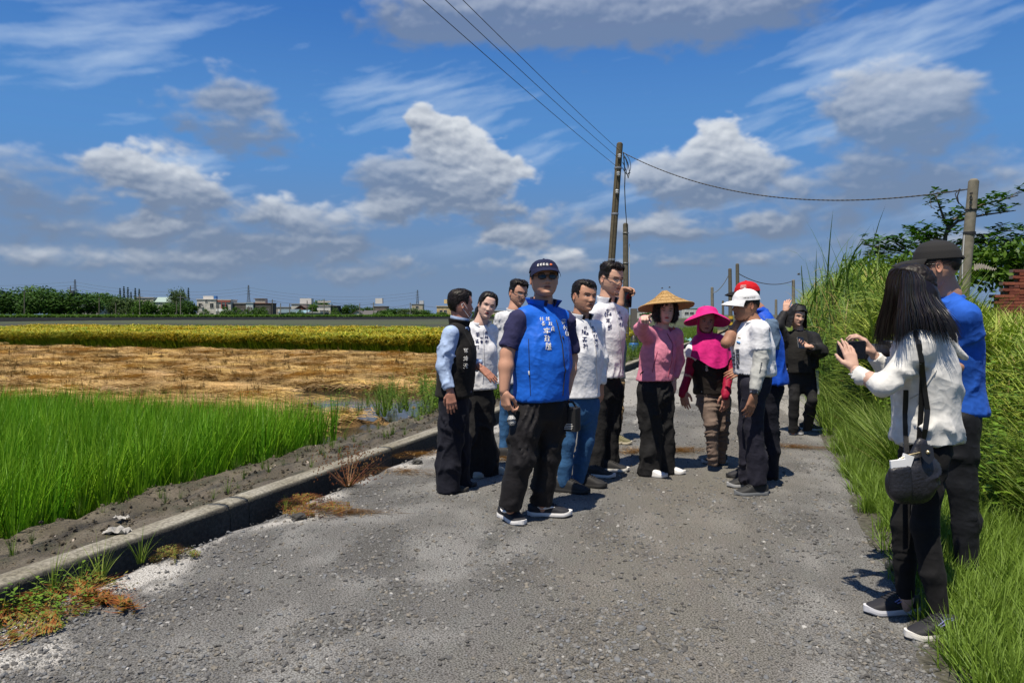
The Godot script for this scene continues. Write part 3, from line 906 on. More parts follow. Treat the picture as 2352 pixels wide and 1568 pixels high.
	bld("cream_building", "cream yellow two storey building behind the man in dark vest", 1003, 1036, 704, D - 10, Color(0.55, 0.42, 0.22), {"win": [[0.3, 0.6, 1.0, 1.2], [0.6, 0.6, 1.0, 1.2]], "roofc": Color(0.5, 0.4, 0.24), "extra": [["stair_room", 0.75, 6.2, 3.0, 1.6, 3.0, -3.0, Color(0.55, 0.42, 0.22)]]})
	bld("pale_cottage", "pale low cottage with grey roof far beyond the golden rice", 1126, 1160, 714, D - 30, Color(0.45, 0.38, 0.27), {"roofc": Color(0.36, 0.37, 0.38), "win": [[0.5, 0.5, 1.6, 1.0]]})
	bld("greenhouse", "long white greenhouse roof on the far plain behind the straw hat", 1462, 1500, 714, D + 60, Color(0.52, 0.52, 0.50), {"roofc": Color(0.5, 0.5, 0.5), "cat": "greenhouse"})
	bld("far_shed", "white low factory shed beyond the field beside pink hat", 1566, 1605, 708, D + 100, Color(0.5, 0.52, 0.53), {"roofc": Color(0.25, 0.42, 0.40), "cat": "shed", "win": [[0.3, 0.5, 2, 1.0], [0.6, 0.5, 2, 1.0]]})
	# long pink garden wall, grey wall on the left
	var pw := thing("garden_wall", "long pinkish brick garden wall in front of the cottage", "wall", W(785, 731, 262))
	pw.position.y = -0.3
	var w1 := W(904, 731, 262) - W(785, 731, 262)
	put(box_mesh(Vector3(w1.x * 0.5, 0.75, 0), Vector3(w1.x, 1.5, 0.25)), "wall", mat("pinkwall", sr(0.26, 0.14, 0.12), 0.9), pw)
	put(box_mesh(Vector3(w1.x * 0.5, 1.55, 0), Vector3(w1.x, 0.1, 0.35)), "coping", mat("pinkcap", sr(0.3, 0.22, 0.2), 0.9), pw)
	var lw := thing("field_fence", "grey post and panel fence along the far canal in front of low house", "fence", W(110, 731, 225))
	lw.position.y = -0.3
	var span := W(500, 731, 225).x - W(110, 731, 225).x
	for k in 25:
		put(box_mesh(Vector3(span * k / 24.0, 1.15, 0), Vector3(0.22, 2.3, 0.22)), "post", mat("fencepost", sr(0.12, 0.115, 0.105), 0.9), lw)
		if k < 24 and k > 15 or k < 9:
			put(box_mesh(Vector3(span * (k + 0.5) / 24.0, 0.85, 0), Vector3(span / 24.0 - 0.23, 1.5, 0.1)), "panel", mat("fencepanel", sr(0.15, 0.145, 0.13), 0.9), lw)
	# lattice towers of the power line
	var m_tower := mat("tower", sr(0.10, 0.13, 0.17), 0.7)
	var tops := []
	for a in [[173, 641, 900.0, "tall lattice power tower rising behind the low farmhouse trees"], [571, 654, 950.0, "tall lattice power tower rising behind the dark brick blocks"], [959, 665, 1000.0, "tall lattice power tower rising behind the pale tower block"], [1618, 700, 1500.0, "very distant lattice power tower beyond the factory shed"]]:
		var base := W(a[0], 731, a[2])
		base.y = -0.3
		var h: float = W(a[0], a[1], a[2]).y
		var o := thing("power_tower", a[3], "tower", base, "towers of the power line")
		var legs := MB.new()
		var braces := MB.new()
		for sx in [-1.0, 1.0]:
			for sz in [-1.0, 1.0]:
				legs.tube([Vector3(sx * 3.4, 0, sz * 3.4), Vector3(sx * 1.1, h * 0.6, sz * 1.1), Vector3(sx * 0.5, h, sz * 0.5)], [0.28, 0.24, 0.18], 4)
		for k in 12:
			var f0 := k / 12.0
			var f1 := (k + 1) / 12.0
			var r0 := lerpf(3.4, 1.1, f0 / 0.6) if f0 < 0.6 else lerpf(1.1, 0.5, (f0 - 0.6) / 0.4)
			var r1 := lerpf(3.4, 1.1, f1 / 0.6) if f1 < 0.6 else lerpf(1.1, 0.5, (f1 - 0.6) / 0.4)
			for sz in [-1.0, 1.0]:
				braces.tube([Vector3(-r0, h * f0, sz * r0), Vector3(r1, h * f1, sz * r1)], [0.14, 0.14], 4)
				braces.tube([Vector3(r0, h * f0, sz * r0), Vector3(-r1, h * f1, sz * r1)], [0.14, 0.14], 4)
		put(legs.mesh(true), "legs", m_tower, o)
		put(braces.mesh(true), "braces", m_tower, o)
		for k in 3:
			put(box_mesh(Vector3(0, h * (0.72 + 0.1 * k), 0), Vector3(7.0 - k, 0.3, 0.4)), "cross_arm", m_tower, o)
		tops.append(base + Vector3(0, h, 0))
	for k in 3:
		for j in 3:
			var a: Vector3 = tops[k] - Vector3(0, 3.0 + j * 4.0, 0)
			var b: Vector3 = (tops[k + 1] if k < 2 else tops[2] + Vector3(500, -4, -100)) - Vector3(0, 3.0 + j * 4.0, 0)
			if k == 2:
				b = tops[0] + Vector3(-450, 2, 40) - Vector3(0, 3.0 + j * 4.0, 0)
				a = tops[0] - Vector3(0, 3.0 + j * 4.0, 0)
			var pts := []
			for i in 17:
				var f := i / 16.0
				pts.append(a.lerp(b, f) - Vector3(0, 9.0 * 4.0 * f * (1.0 - f), 0))
			var o := put(tube_mesh(pts, [0.13], 4), "power_line", m_tower)
			tag(o, "thin dark high voltage line strung between the distant lattice towers", "cable", "high voltage lines on the towers")

# ---------- the far plain: strips of field, canal wall, berm ----------
func build_plain() -> void:
	var m_f := mat("farfield", Color.WHITE, 0.95, {"vc": true, "tex": noise_tex("soil", 0.03, 5, Color(0.55, 0.55, 0.55), Color(1.2, 1.2, 1.2)), "scale": 0.25, "world": true})
	var fc := func(s: float, t: float) -> Color:
		var n := nz.get_noise_2d(s * 0.15, t * 0.03)
		var c := Color(0.036, 0.036, 0.018).lerp(Color(0.05, 0.066, 0.02), smoothstep(-0.2, 0.4, n))
		c = c.lerp(Color(0.22, 0.18, 0.08), smoothstep(54, 57, s + n * 4.0) * smoothstep(76, 71, s + n * 6.0 - t * 0.06) * smoothstep(-0.35, 0.1, n + 0.2))
		c = c.lerp(Color(0.055, 0.07, 0.02), smoothstep(84, 92, s) * smoothstep(118, 104, s) * 0.8)
		return c
	setting(grid(39.5, 170, -170, -0.7, 120, 90, func(s, t): return -0.16 + 0.55 * smoothstep(60, 120, s) + nz.get_noise_2d(s * 0.6, t * 0.3) * 0.05, fc, 1.4), "far_field", m_f)
	# sparse weeds on the wet strip, stubble on the pale strip
	var m_leaf: Material = mats["leaf"]
	var tuft := MB.new()
	for i in 16:
		var a := rng.randf() * TAU
		var dr := Vector3(cos(a), 0, sin(a))
		tuft.col = Color(0.05, 0.12, 0.012).lerp(Color(0.10, 0.17, 0.02), rng.randf())
		tuft.blade(dr * 0.12 * rng.randf(), (Vector3.UP + dr * 0.4).normalized(), dr * 0.35, rng.randf_range(0.3, 0.7), 0.05, Vector3(-dr.z, 0, dr.x), 2)
	var xf := []
	for i in 2600:
		var s := rng.randf_range(40, 80)
		var t := rng.randf_range(-75, -3)
		if nz.get_noise_2d(s * 0.25, t * 0.12) < 0.02:
			continue
		xf.append(Transform3D(Basis(Vector3.UP, rng.randf() * TAU).scaled(Vector3.ONE * rng.randf_range(0.4, 1.0)), R(s, t, -0.2)))
	tag(scatter(tuft.mesh(true, true), "field_weeds", m_leaf, xf), "sparse green weeds on the wet dark field beyond golden rice", "weeds")
	# canal wall and grassy berm
	var m_con: Material = mat("canalwall", sr(0.05, 0.055, 0.06), 0.9, {"tex": noise_tex("plaster", 0.02, 4, Color(0.8, 0.8, 0.78), Color(1.05, 1.05, 1.04), false, 4.0, 256), "scale": 0.3, "world": true})
	var a0 := W(-400, 731, 122)
	var a1 := W(1150, 731, 190)
	a0.y = 0
	a1.y = 0
	var cw := thing("canal_wall", "long low grey concrete canal wall beyond the fields", "wall", a0)
	var dirw := (a1 - a0)
	var bs := Basis(Vector3.UP, -atan2(dirw.z, dirw.x))
	for k in 16:
		var m := dirw * ((k + 0.5) / 16.0)
		put(box_mesh(m + Vector3(0, 0.28, 0), Vector3(dirw.length() / 16.0 - 0.03, 1.3, 0.3), bs), "panel", m_con, cw)
	var bm := MB.new()
	for i in 121:
		var f := i / 120.0
		var p := a0.lerp(a1, f * 1.35 - 0.15)
		var nrm := Vector3(dirw.z, 0, -dirw.x).normalized()
		for q in [[0.6, -0.2], [1.6, 0.7], [6.0, 1.2], [14.0, 1.3], [40.0, 0.4], [400.0, -0.3]]:
			var v: Vector3 = p + nrm * q[0]
			bm.col = Color(0.05, 0.085, 0.016).lerp(Color(0.085, 0.125, 0.025), clampf(nz.get_noise_2d(v.x * 0.2, v.z * 0.2) + 0.5, 0.0, 1.0))
			v.y = q[1] + nz.get_noise_2d(v.x * 0.7, v.z * 0.7) * 0.12
			bm.vert(v)
	for i in 120:
		for q in 5:
			var a := i * 6 + q
			bm.tri(a, a + 1, a + 6)
			bm.tri(a + 1, a + 7, a + 6)
	setting(bm.mesh(true, true), "canal_berm", m_f)
	var gx := []
	for i in 9000:
		var f := rng.randf()
		var p := a0.lerp(a1, f * 1.2 - 0.1) + Vector3(dirw.z, 0, -dirw.x).normalized() * rng.randf_range(1.0, 12.0)
		p.y = 0.9
		gx.append(Transform3D(Basis(Vector3.UP, rng.randf() * TAU).scaled(Vector3(1.7, 1.0, 1.7) * rng.randf_range(0.6, 1.3)), p))
	tag(scatter(tuft.mesh(true, true), "berm_grass", m_leaf, gx), "rough green grass on the berm above canal wall", "grass")

# ---------- poles and wires near the road ----------
func pole(px_top: float, y_top: float, px_low: float, y_low: float, d: float, r: float, label: String, opt := {}) -> Node3D:
	var top := W(px_top, y_top, d)
	var low := W(px_low, y_low, d)
	var dir := (top - low).normalized()
	var base := low + dir * ((-0.3 - low.y) / dir.y)
	var o := thing("utility_pole", label, "pole", base, opt.get("group", ""))
	var m := mat("pole_%s" % opt.get("tone", "grey"), {"grey": sr(0.20, 0.185, 0.15), "dark": sr(0.115, 0.105, 0.08), "brown": sr(0.105, 0.088, 0.055)}[opt.get("tone", "grey")], 0.9, {"tex": noise_tex("plaster", 0.02, 4, Color(0.8, 0.8, 0.78), Color(1.05, 1.05, 1.04), false, 4.0, 256), "scale": 1.4})
	var t := top - base
	var mb := MB.new()
	mb.tube([Vector3.ZERO, t * 0.5, t - dir * r * 0.5, t], [r * 1.28, r * 1.12, r, r * 0.6], 14)
	put(mb.mesh(true), "shaft", m, o)
	return o

func wire(called: String, label: String, a: Vector3, b: Vector3, sag: float, r: float, col: Color, group := "", twist := 0.0) -> Node3D:
	var mb := MB.new()
	var strands := 2 if twist > 0.0 else 1
	for k in strands:
		var pts := []
		var n := 220 if twist > 0.0 else 48
		for i in n + 1:
			var f := float(i) / n
			var p := a.lerp(b, f) - Vector3(0, sag * 4.0 * f * (1.0 - f), 0)
			if twist > 0.0:
				var an := f * twist + PI * k
				p += Vector3(0, sin(an), 0) * r * 0.7 + Vector3(0, 0, cos(an)) * r * 0.7
			pts.append(p)
		mb.tube(pts, [r], 5)
	var o := put(mb.mesh(true), called, mat("wire_%s" % col.to_html(), Color(col.r, col.g, col.b).linear_to_srgb(), 0.6))
	tag(o, label, "cable", group)
	return o

func build_poles() -> void:
	var black := Color(0.012, 0.012, 0.014)
	var metal := mat("bracket", sr(0.3, 0.31, 0.32), 0.45, {"metal": 0.6})
	var rubber := mat("cable_black", sr(0.012, 0.012, 0.014), 0.6)
	var p1 := pole(1424, 327, 1404, 610, 22.0, 0.095, "tall weathered grooved concrete utility pole behind the man with glasses and phone hand", {"tone": "brown"})
	var t1 := W(1424, 327, 22.0) - p1.position
	# groove strip down the pole, insulator racks and steel bands
	var low1 := (W(1404, 610, 22.0) - p1.position)
	var ax := (t1 - low1).normalized()
	put(tube_mesh([low1 + Vector3(-0.02, 0, 0.1), t1 - ax * 0.5 + Vector3(-0.02, 0, 0.088)], [0.014], 5), "groove_strip", mat("groove", sr(0.02, 0.018, 0.012), 0.9), p1)
	for k in 3:
		var c := t1 - ax * (0.42 + 0.52 * k)
		var ins := MB.new()
		ins.lathe(c + Vector3(0.0, 0.0, 0.13), [Vector2(0.0, 0.06), Vector2(0.045, 0.05), Vector2(0.05, 0.02), Vector2(0.03, 0.0), Vector2(0.05, -0.02), Vector2(0.045, -0.05), Vector2(0, -0.06)], 10)
		put(ins.mesh(true), "insulator", mat("porcelain", sr(0.45, 0.47, 0.47), 0.25), p1)
		put(tube_mesh([c + Vector3(0, -0.08, 0.1), c + Vector3(0, 0.08, 0.1)], [0.02], 6), "bracket", metal, p1)
	for k in 3:
		var c := t1 - ax * (0.25 + 1.35 * k + 0.5)
		var ring := MB.new()
		ring.lathe(c, [Vector2(0.100, 0.03), Vector2(0.112, 0.03), Vector2(0.112, -0.03), Vector2(0.10, -0.03)], 14)
		put(ring.mesh(true), "steel_band", metal, p1)
	# loops of cable at the pole head
	var tails := [[1432, 355, 1444, 368, 1450, 400, 1442, 408], [1432, 358, 1440, 364, 1446, 390, 1436, 395], [1430, 372, 1436, 380, 1441, 404, 1444, 409], [1430, 385, 1437, 397, 1440, 405, 1448, 396], [1433, 350, 1452, 362, 1452, 392, 1443, 398]]
	for k in tails.size():
		var q: Array = tails[k]
		var cv := Curve3D.new()
		for i in 4:
			cv.add_point(W(q[i * 2], q[i * 2 + 1], 21.9 + 0.04 * k) - p1.position)
		var pts := []
		for i in 13:
			var f := i / 12.0
			var p0 := cv.get_point_position(0)
			var p2 := cv.get_point_position(3)
			var c1 := cv.get_point_position(1)
			var c2 := cv.get_point_position(2)
			pts.append(p0.bezier_interpolate(c1, c2, p2, f))
		put(tube_mesh(pts, [0.012], 5), "cable_tail", rubber if k % 3 != 1 else mat("cable_blue", sr(0.10, 0.16, 0.26), 0.6), p1)
	var dl := []
	for q in [[1432, 350], [1434, 372], [1436, 400], [1435, 430], [1436.5, 470], [1439, 505], [1440, 520]]:
		dl.append(W(q[0], q[1], 22.0 + (q[1] - 350) * 0.047) )
	var drop := put(tube_mesh(dl, [0.017], 5), "drop_cable", rubber)
	tag(drop, "black cable hanging from the tall pole head down to the shorter pole", "cable")
	# second, shorter pole with meter box
	var p2 := pole(1437, 512, 1438, 790, 30.0, 0.105, "shorter dark concrete utility pole with grey meter box behind the tall pole", {"tone": "dark"})
	var c2 := W(1456, 733, 29.8) - p2.position
	var mbx := MB.new()
	mbx.box(c2, Vector3(0.24, 0.86, 0.2))
	var boxo := put(mbx.mesh(false), "meter_box", mat("meterbox", sr(0.10, 0.095, 0.085), 0.7), p2)
	put(box_mesh(c2 + Vector3(0.05, -0.17, 0.108), Vector3(0.05, 0.05, 0.012)), "lock", metal, boxo)
	put(tube_mesh([W(1446, 560, 29.85) - p2.position, W(1446.5, 650, 29.85) - p2.position, W(1447, 700, 29.85) - p2.position], [0.014], 5), "conduit", mat("conduit", sr(0.5, 0.5, 0.5), 0.5), p2)
	for q in [535, 604, 690, 765]:
		var ring := MB.new()
		ring.lathe(W(1437.5, q, 30.0) - p2.position, [Vector2(0.12, 0.012), Vector2(0.136, 0.012), Vector2(0.136, -0.012), Vector2(0.12, -0.012)], 12)
		put(ring.mesh(true), "wire_band", metal, p2)
	# right-hand pole on the bank
	var p3 := pole(2238, 411, 2215, 660, 14.0, 0.092, "round grey concrete pole standing on the grass bank beside the brick ruin", {"tone": "grey"})
	for q in [[2231, 482, 0.012], [2227.5, 536, 0.03]]:
		var ring := MB.new()
		ring.lathe(W(q[0], q[1], 14.0) - p3.position, [Vector2(0.10, q[2]), Vector2(0.108, q[2]), Vector2(0.108, -q[2]), Vector2(0.10, -q[2])], 14)
		put(ring.mesh(true), "strap", rubber, p3)
	put(tube_mesh([W(2216, 540, 13.9) - p3.position, W(2212, 600, 13.9) - p3.position, W(2211, 640, 13.9) - p3.position], [0.012], 5), "conduit", mats["conduit"], p3)
	for q in [[2232, 444], [2231.5, 456], [2231, 470]]:
		put(box_mesh(W(q[0], q[1], 13.9) - p3.position, Vector3(0.03, 0.035, 0.05)), "bolt", mat("boltdark", sr(0.05, 0.045, 0.04), 0.7), p3)
	wire("service_cable", "twisted black and pale service cable sagging from tall pole to the bank pole", W(1431, 350, 22.0), W(2231, 433, 14.0), 0.68, 0.0095, Color(0.05, 0.05, 0.05), "", 260.0)
	var tl := MB.new()
	tl.tube([W(2206, 433, 14.0), W(2195, 445, 14.0), W(2200, 462, 14.0), W(2212, 474, 14.0), W(2216, 480, 14.0)], [0.009], 5)
	tl.tube([W(2206, 434, 14.0), W(2200, 450, 14.0), W(2203, 468, 14.0)], [0.012], 5)
	put(tl.mesh(true), "cable_tail", rubber, p3).position = -p3.position
	# three conductors running back over the road
	var prev := Vector3(p1.position.x, 0, p1.position.z) - Vector3(U2.x, 0, U2.y) * 36.0
	for k in 3:
		var a := W([1422, 1420.5, 1419][k], [345, 363, 384][k], 21.9)
		var b := prev + Vector3(0.0, a.y + 0.35, 0)
		wire("overhead_wire", ["top black overhead wire leaving the tall pole head across the sky", "middle black overhead wire leaving the tall pole head across the sky", "lowest black overhead wire leaving the tall pole head across the sky"][k], a, b, 0.32, 0.006, black, "overhead wires over the road")
	# poles further along the road
	var pl := [[1636, 659, 1637, 730, 62.0, "grey", "plain grey pole left of the striped pole"], [1677, 616, 1678, 700, 52.0, "dark", "dark pole with yellow and black striped foot beside the white cap"], [1694, 605, 1695, 700, 52.0, "dark", "dark pole standing just behind the striped pole near the red cap"], [1661, 690, 1661, 730, 80.0, "dark", "short dark pole between plain and striped poles"], [1823, 642, 1823, 720, 60.0, "grey", "grey pole rising above the reeds near the hooded man"], [1783, 687, 1783, 730, 75.0, "grey", "low grey pole right of the blue vest"]]
	for a in pl:
		var o := pole(a[0], a[1], a[2], a[3], a[4], 0.12, a[6] + " along the far road", {"tone": a[5], "group": "poles along the far road"})
		if a[0] == 1677:
			for k in 5:
				var ring := MB.new()
				var c := W(1679, 757 - k * 7, 52.0) - o.position
				ring.lathe(c, [Vector2(0.165, 0.1), Vector2(0.17, 0.1), Vector2(0.17, -0.1), Vector2(0.165, -0.1)], 12)
				put(ring.mesh(true), "stripe", mat("stripe%d" % (k % 2), sr(0.5, 0.32, 0.02) if k % 2 == 0 else sr(0.02, 0.02, 0.02), 0.7), o)
	wire("road_wire", "pale thin wire between the plain pole and striped pole", W(1638, 672, 62.0), W(1676, 628, 52.0), 0.3, 0.03, Color(0.35, 0.38, 0.4))
	wire("road_wire", "dark thin wire from the striped poles to the reed side pole", W(1695, 627, 52.0), W(1822, 645, 60.0), 0.5, 0.03, Color(0.06, 0.06, 0.06))
	# thin poles before the village
	for a in [[161, 656, 230], [55, 668, 215], [227, 683, 225], [265, 696, 225], [320, 676, 228], [414, 678, 230], [405, 692, 226], [500, 697, 232], [625, 687, 240], [644, 696, 240], [665, 697, 240], [705, 690, 240], [744, 686, 238], [717, 706, 240], [826, 696, 250], [858, 694, 250], [942, 695, 250], [870, 714, 250], [593, 702, 240], [570, 703, 240], [636, 706, 240], [774, 708, 240]]:
		var o := pole(a[0], a[1], a[0], 731, a[2], 0.13, ("dark" if int(a[0]) % 2 == 1 else "grey") + (" tall" if a[1] < 690 else " short") + " thin utility pole standing before " + beside(a[0]), {"tone": "dark" if int(a[0]) % 2 == 1 else "grey", "group": "utility poles before the village"})
		if a[0] in [161, 414, 625, 320, 858]:
			put(box_mesh(W(a[0], a[1] + 5, a[2]) - o.position, Vector3(2.2, 0.16, 0.16)), "cross_arm", mats["tower"], o)
		if a[0] == 161:
			put(box_mesh(W(162, 672, a[2]) - o.position + Vector3(0.5, 0, 0), Vector3(0.9, 1.3, 0.8)), "transformer", mat("transf", sr(0.05, 0.06, 0.07), 0.6), o)
	for a in [[625, 690, 240, 744, 690, 238], [744, 690, 238, 858, 697, 250], [858, 697, 250, 942, 698, 250], [942, 698, 250, 1160, 708, 260], [414, 683, 230, 625, 691, 240], [1230, 712, 300, 1400, 706, 300]]:
		wire("village_wire", "thin dark wire strung over the village from before " + beside(a[0]), W(a[0], a[1], a[2]), W(a[3], a[4], a[5]), 1.0, 0.045, Color(0.05, 0.06, 0.07), "wires between village poles")

# ---------- rice, straw, weeds ----------
func rice_clump(n: int, hmin: float, hmax: float, spread: float, width: float, c0: Color, c1: Color, wind: Vector3) -> MB:
	var b := MB.new()
	for i in n:
		var a := rng.randf() * TAU
		var dr := Vector3(cos(a), 0, sin(a))
		var out := rng.randf()
		b.col = c0.lerp(c1, rng.randf())
		var h := rng.randf_range(hmin, hmax)
		b.blade(dr * 0.05 * rng.randf(), (Vector3.UP + dr * spread * out * 0.6).normalized(), dr * spread * out * 0.45 + wind * rng.randf_range(0.3, 1.0) - Vector3(0, 0.16 * out, 0), h, width * rng.randf_range(0.7, 1.2), Vector3(-dr.z, 0.0, dr.x).rotated(Vector3.UP, rng.randf_range(-0.9, 0.9)), 4, 0.75)
	return b

func puddle(s: float, t: float) -> float:
	var m := 0.0
	for q in [[8.3, -3.4, 1.3, 1.7], [7.3, -2.6, 0.9, 1.1], [9.4, -3.9, 0.7, 2.4], [10.2, -1.9, 0.9, 1.0], [9.9, -7.2, 0.35, 1.8], [10.9, -2.6, 0.6, 1.6], [6.5, -3.4, 0.6, 1.1], [12.6, -2.0, 0.5, 1.4]]:
		var a: float = (s - q[0]) / q[2]
		var c: float = (t - q[1]) / q[3]
		m = maxf(m, 1.0 - (a * a + c * c))
	return m

func straw_h(s: float, t: float) -> float:
	var row := pow(0.5 + 0.5 * sin(s * TAU / 1.9 + nz.get_noise_2d(s * 0.2, t * 0.25) * 3.0), 2.0)
	var h := -0.03 + row * 0.17 * (0.6 + nz.get_noise_2d(s * 0.7, t * 0.5)) + nz.get_noise_2d(s * 1.9, t * 1.5) * 0.07 + nz.get_noise_2d(s * 6.0, t * 5.0) * 0.03
	h -= 0.16 * smoothstep(-2.7, -1.8, t)
	var p := puddle(s, t) + nz.get_noise_2d(s * 1.8 + 6.0, t * 1.4) * 0.9
	return h - smoothstep(-0.05, 0.45, p) * 0.34

func build_fields() -> void:
	var m_leaf := mat("rice_leaf", Color.WHITE, 0.5, {"vc": true, "back": sr(0.30, 0.42, 0.06), "spec": 0.35})
	# young rice beside the channel
	var wind := Vector3(0.10, 0, 0.04)
	var sets := [[], [], []]
	var cols := [[], [], []]
	var s := -3.9
	while s < 4.4:
		var t := -1.22
		while t > -11.0:
			var ss := s + rng.randf_range(-0.05, 0.05)
			var tt := t + rng.randf_range(-0.05, 0.05)
			var p := R(ss, tt, -0.12)
			if p.z < -2.0 and p.x > p.z * 0.85:
				var k := rng.randi() % 3
				var sc := rng.randf_range(0.92, 1.08) * (1.0 + nz.get_noise_2d(ss * 0.5, tt * 0.5) * 0.08)
				sets[k].append(Transform3D(Basis(Vector3.UP, rng.randf_range(-0.5, 0.5)).scaled(Vector3(sc, sc, sc)), p))
				var v := rng.randf_range(0.8, 1.15)
				cols[k].append(Color(v * rng.randf_range(0.85, 1.15), v, v))
			t -= 0.17
		s += 0.165
	for k in 3:
		var c := rice_clump(46, 0.50, 0.74, 0.5, 0.012, Color(0.09, 0.225, 0.010), Color(0.19, 0.375, 0.02), wind)
		tag(scatter(c.mesh(true, true), "young_rice", m_leaf, sets[k], cols[k]), ["dense young green rice growing in the near paddy", "young green rice clumps filling the near flooded paddy", "bright green young rice stalks in the near paddy"][k], "rice")
	# ripening rice beyond the straw
	var m_gold := mat("gold_leaf", Color.WHITE, 0.6, {"vc": true, "back": sr(0.35, 0.33, 0.06), "spec": 0.3})
	for k in 3:
		var c := rice_clump(34, 0.45, 0.82, 0.5, 0.026, Color(0.08, 0.18, 0.008), Color(0.22, 0.32, 0.016), Vector3(0.1, 0, 0))
		for i in 15:
			var a := rng.randf() * TAU
			var dr := Vector3(cos(a), 0, sin(a))
			c.col = Color(0.33, 0.27, 0.02).lerp(Color(0.43, 0.37, 0.035), rng.randf()) if rng.randf() < 0.7 else Color(0.17, 0.24, 0.02)
			c.blade(dr * 0.10 + Vector3(0, rng.randf_range(0.52, 0.7), 0), (Vector3.UP + dr * 0.5).normalized(), dr * 0.6 - Vector3(0, 0.75, 0), rng.randf_range(0.28, 0.4), 0.045, Vector3(-dr.z, 0, dr.x), 4, 1.3)
		var xf := []
		var cc := []
		for i in 7600:
			var ss := rng.randf_range(20.9, 40.0)
			if rng.randf() < 0.14:
				ss = rng.randf_range(20.8, 21.8)
			var tt := rng.randf_range(-46.0, -2.0)
			if tt > -5.5 and ss < 24.0 and rng.randf() < 0.5:
				continue
			var p := R(ss, tt, -0.2)
			if p.x < p.z * 0.74:
				continue
			var sc := rng.randf_range(0.85, 1.15) * (1.0 + nz.get_noise_2d(ss * 0.25, tt * 0.2) * 0.22)
			xf.append(Transform3D(Basis(Vector3.UP, rng.randf() * TAU).scaled(Vector3(sc * 1.25, sc, sc * 1.25)), p))
			var g := nz.get_noise_2d(ss * 0.12 + 20.0, tt * 0.1)
			cc.append(Color(1.0 + g * 0.35, 1.0, 1.0) * rng.randf_range(0.85, 1.12))
		tag(scatter(c.mesh(true, true), "ripe_rice", m_gold, xf, cc), ["ripening golden rice standing beyond the cut straw field", "golden rice heads over green stalks beyond the straw", "yellow ripening rice clumps beyond the straw field"][k], "rice")
	# harvested field with wet hollows
	var straw_c := func(s2: float, t2: float) -> Color:
		var a := nz.get_noise_2d(s2 * 1.2 + 3.0, t2 * 0.6)
		var c := Color(0.15, 0.085, 0.022).lerp(Color(0.32, 0.205, 0.08), smoothstep(-0.25, 0.3, a))
		return c.lerp(Color(0.05, 0.038, 0.016), smoothstep(-0.05, 0.35, puddle(s2, t2) + nz.get_noise_2d(s2 * 1.8 + 6.0, t2 * 1.4) * 0.9 - 0.1) * 0.85)
	var m_straw_g := mat("straw_ground", Color.WHITE, 0.95, {"vc": true, "tex": noise_tex("soil", 0.03, 5, Color(0.55, 0.55, 0.55), Color(1.2, 1.2, 1.2)), "normal": texs["soiln"], "nscale": 1.0, "scale": 2.2, "world": true})
	setting(grid(4.3, 21.2, -34.0, -1.5, 150, 260, func(a, b): return straw_h(a, b), straw_c, 1.2), "straw_field", m_straw_g)
	setting(grid(4.35, 21.0, -34.0, -1.3, 2, 2, func(_a, _b): return -0.105, func(_a, _b): return Color.WHITE), "puddle_water", mats["paddy_water"])
	var m_straw := mat("straw", Color.WHITE, 0.8, {"vc": true, "back": sr(0.3, 0.22, 0.1)})
	for k in 2:
		var b := MB.new()
		for i in 42:
			var a := rng.randfn() * 0.7
			var dr := Vector3(cos(a), 0, sin(a))
			var p := Vector3(rng.randfn() * 0.16, rng.randf_range(0.0, 0.05), rng.randfn() * 0.13)
			b.col = Color(0.29, 0.18, 0.065).lerp(Color(0.55, 0.39, 0.19), rng.randf())
			b.blade(p - dr * 0.18, (dr + Vector3(0, rng.randf_range(0.0, 0.35), 0)).normalized(), Vector3(rng.randf_range(-0.25, 0.25), -0.28, rng.randf_range(-0.25, 0.25)), rng.randf_range(0.2, 0.5), 0.011, Vector3(-dr.z, 0.4, dr.x).normalized(), 3, 0.9)
		var xf := []
		var cc := []
		for i in 7500:
			var ss := 4.4 + 16.4 * pow(rng.randf(), 1.25)
			var tt := rng.randf_range(-28.0, -2.2)
			var p := R(ss, tt)
			if p.x < p.z * 0.76 - 0.4:
				continue
			p.y = straw_h(ss, tt)
			if p.y < -0.10 and rng.randf() < 0.93:
				continue
			var sc := rng.randf_range(0.7, 1.35)
			xf.append(Transform3D(Basis(Vector3.UP, rng.randf_range(-0.6, 0.6) + (PI if rng.randf() < 0.5 else 0.0) + 0.33).scaled(Vector3(sc, sc, sc)), p))
			var tn := rng.randf_range(0.75, 1.15) + nz.get_noise_2d(ss * 1.2 + 3.0, tt * 0.6) * 0.7
			cc.append(Color(tn, tn * 0.98, tn * rng.randf_range(0.6, 1.0)))
		tag(scatter(b.mesh(true, true), "cut_straw", m_straw, xf, cc), ["loose tan straw lying in windrows on the harvested field", "matted golden straw spread over the harvested field"][k], "straw")
	var st := rice_clump(20, 0.08, 0.24, 0.5, 0.012, Color(0.10, 0.065, 0.014), Color(0.22, 0.14, 0.04), Vector3.ZERO)
	var sx := []
	for i in 6500:
		var ss := roundf(rng.randf_range(4.5, 20.8) / 0.3) * 0.3 + rng.randf_range(-0.04, 0.04)
		var tt := rng.randf_range(-28.0, -1.6)
		var p := R(ss, tt)
		if p.x < p.z * 0.76 - 0.4:
			continue
		p.y = straw_h(ss, tt) - 0.01
		if p.y > -0.13:
			sx.append(Transform3D(Basis(Vector3.UP, rng.randf() * TAU), p))
	tag(scatter(st.mesh(true, true), "rice_stubble", m_straw, sx), "brown rice stubble standing in rows on harvested field", "stubble")
	# weeds on the bund at the end of the young rice and along the channel
	var m_weed := mat("weed_leaf", Color.WHITE, 0.55, {"vc": true, "back": sr(0.28, 0.36, 0.08), "spec": 0.3})
	var wd := weed_mesh(0.5, 9, 12, 0.05)
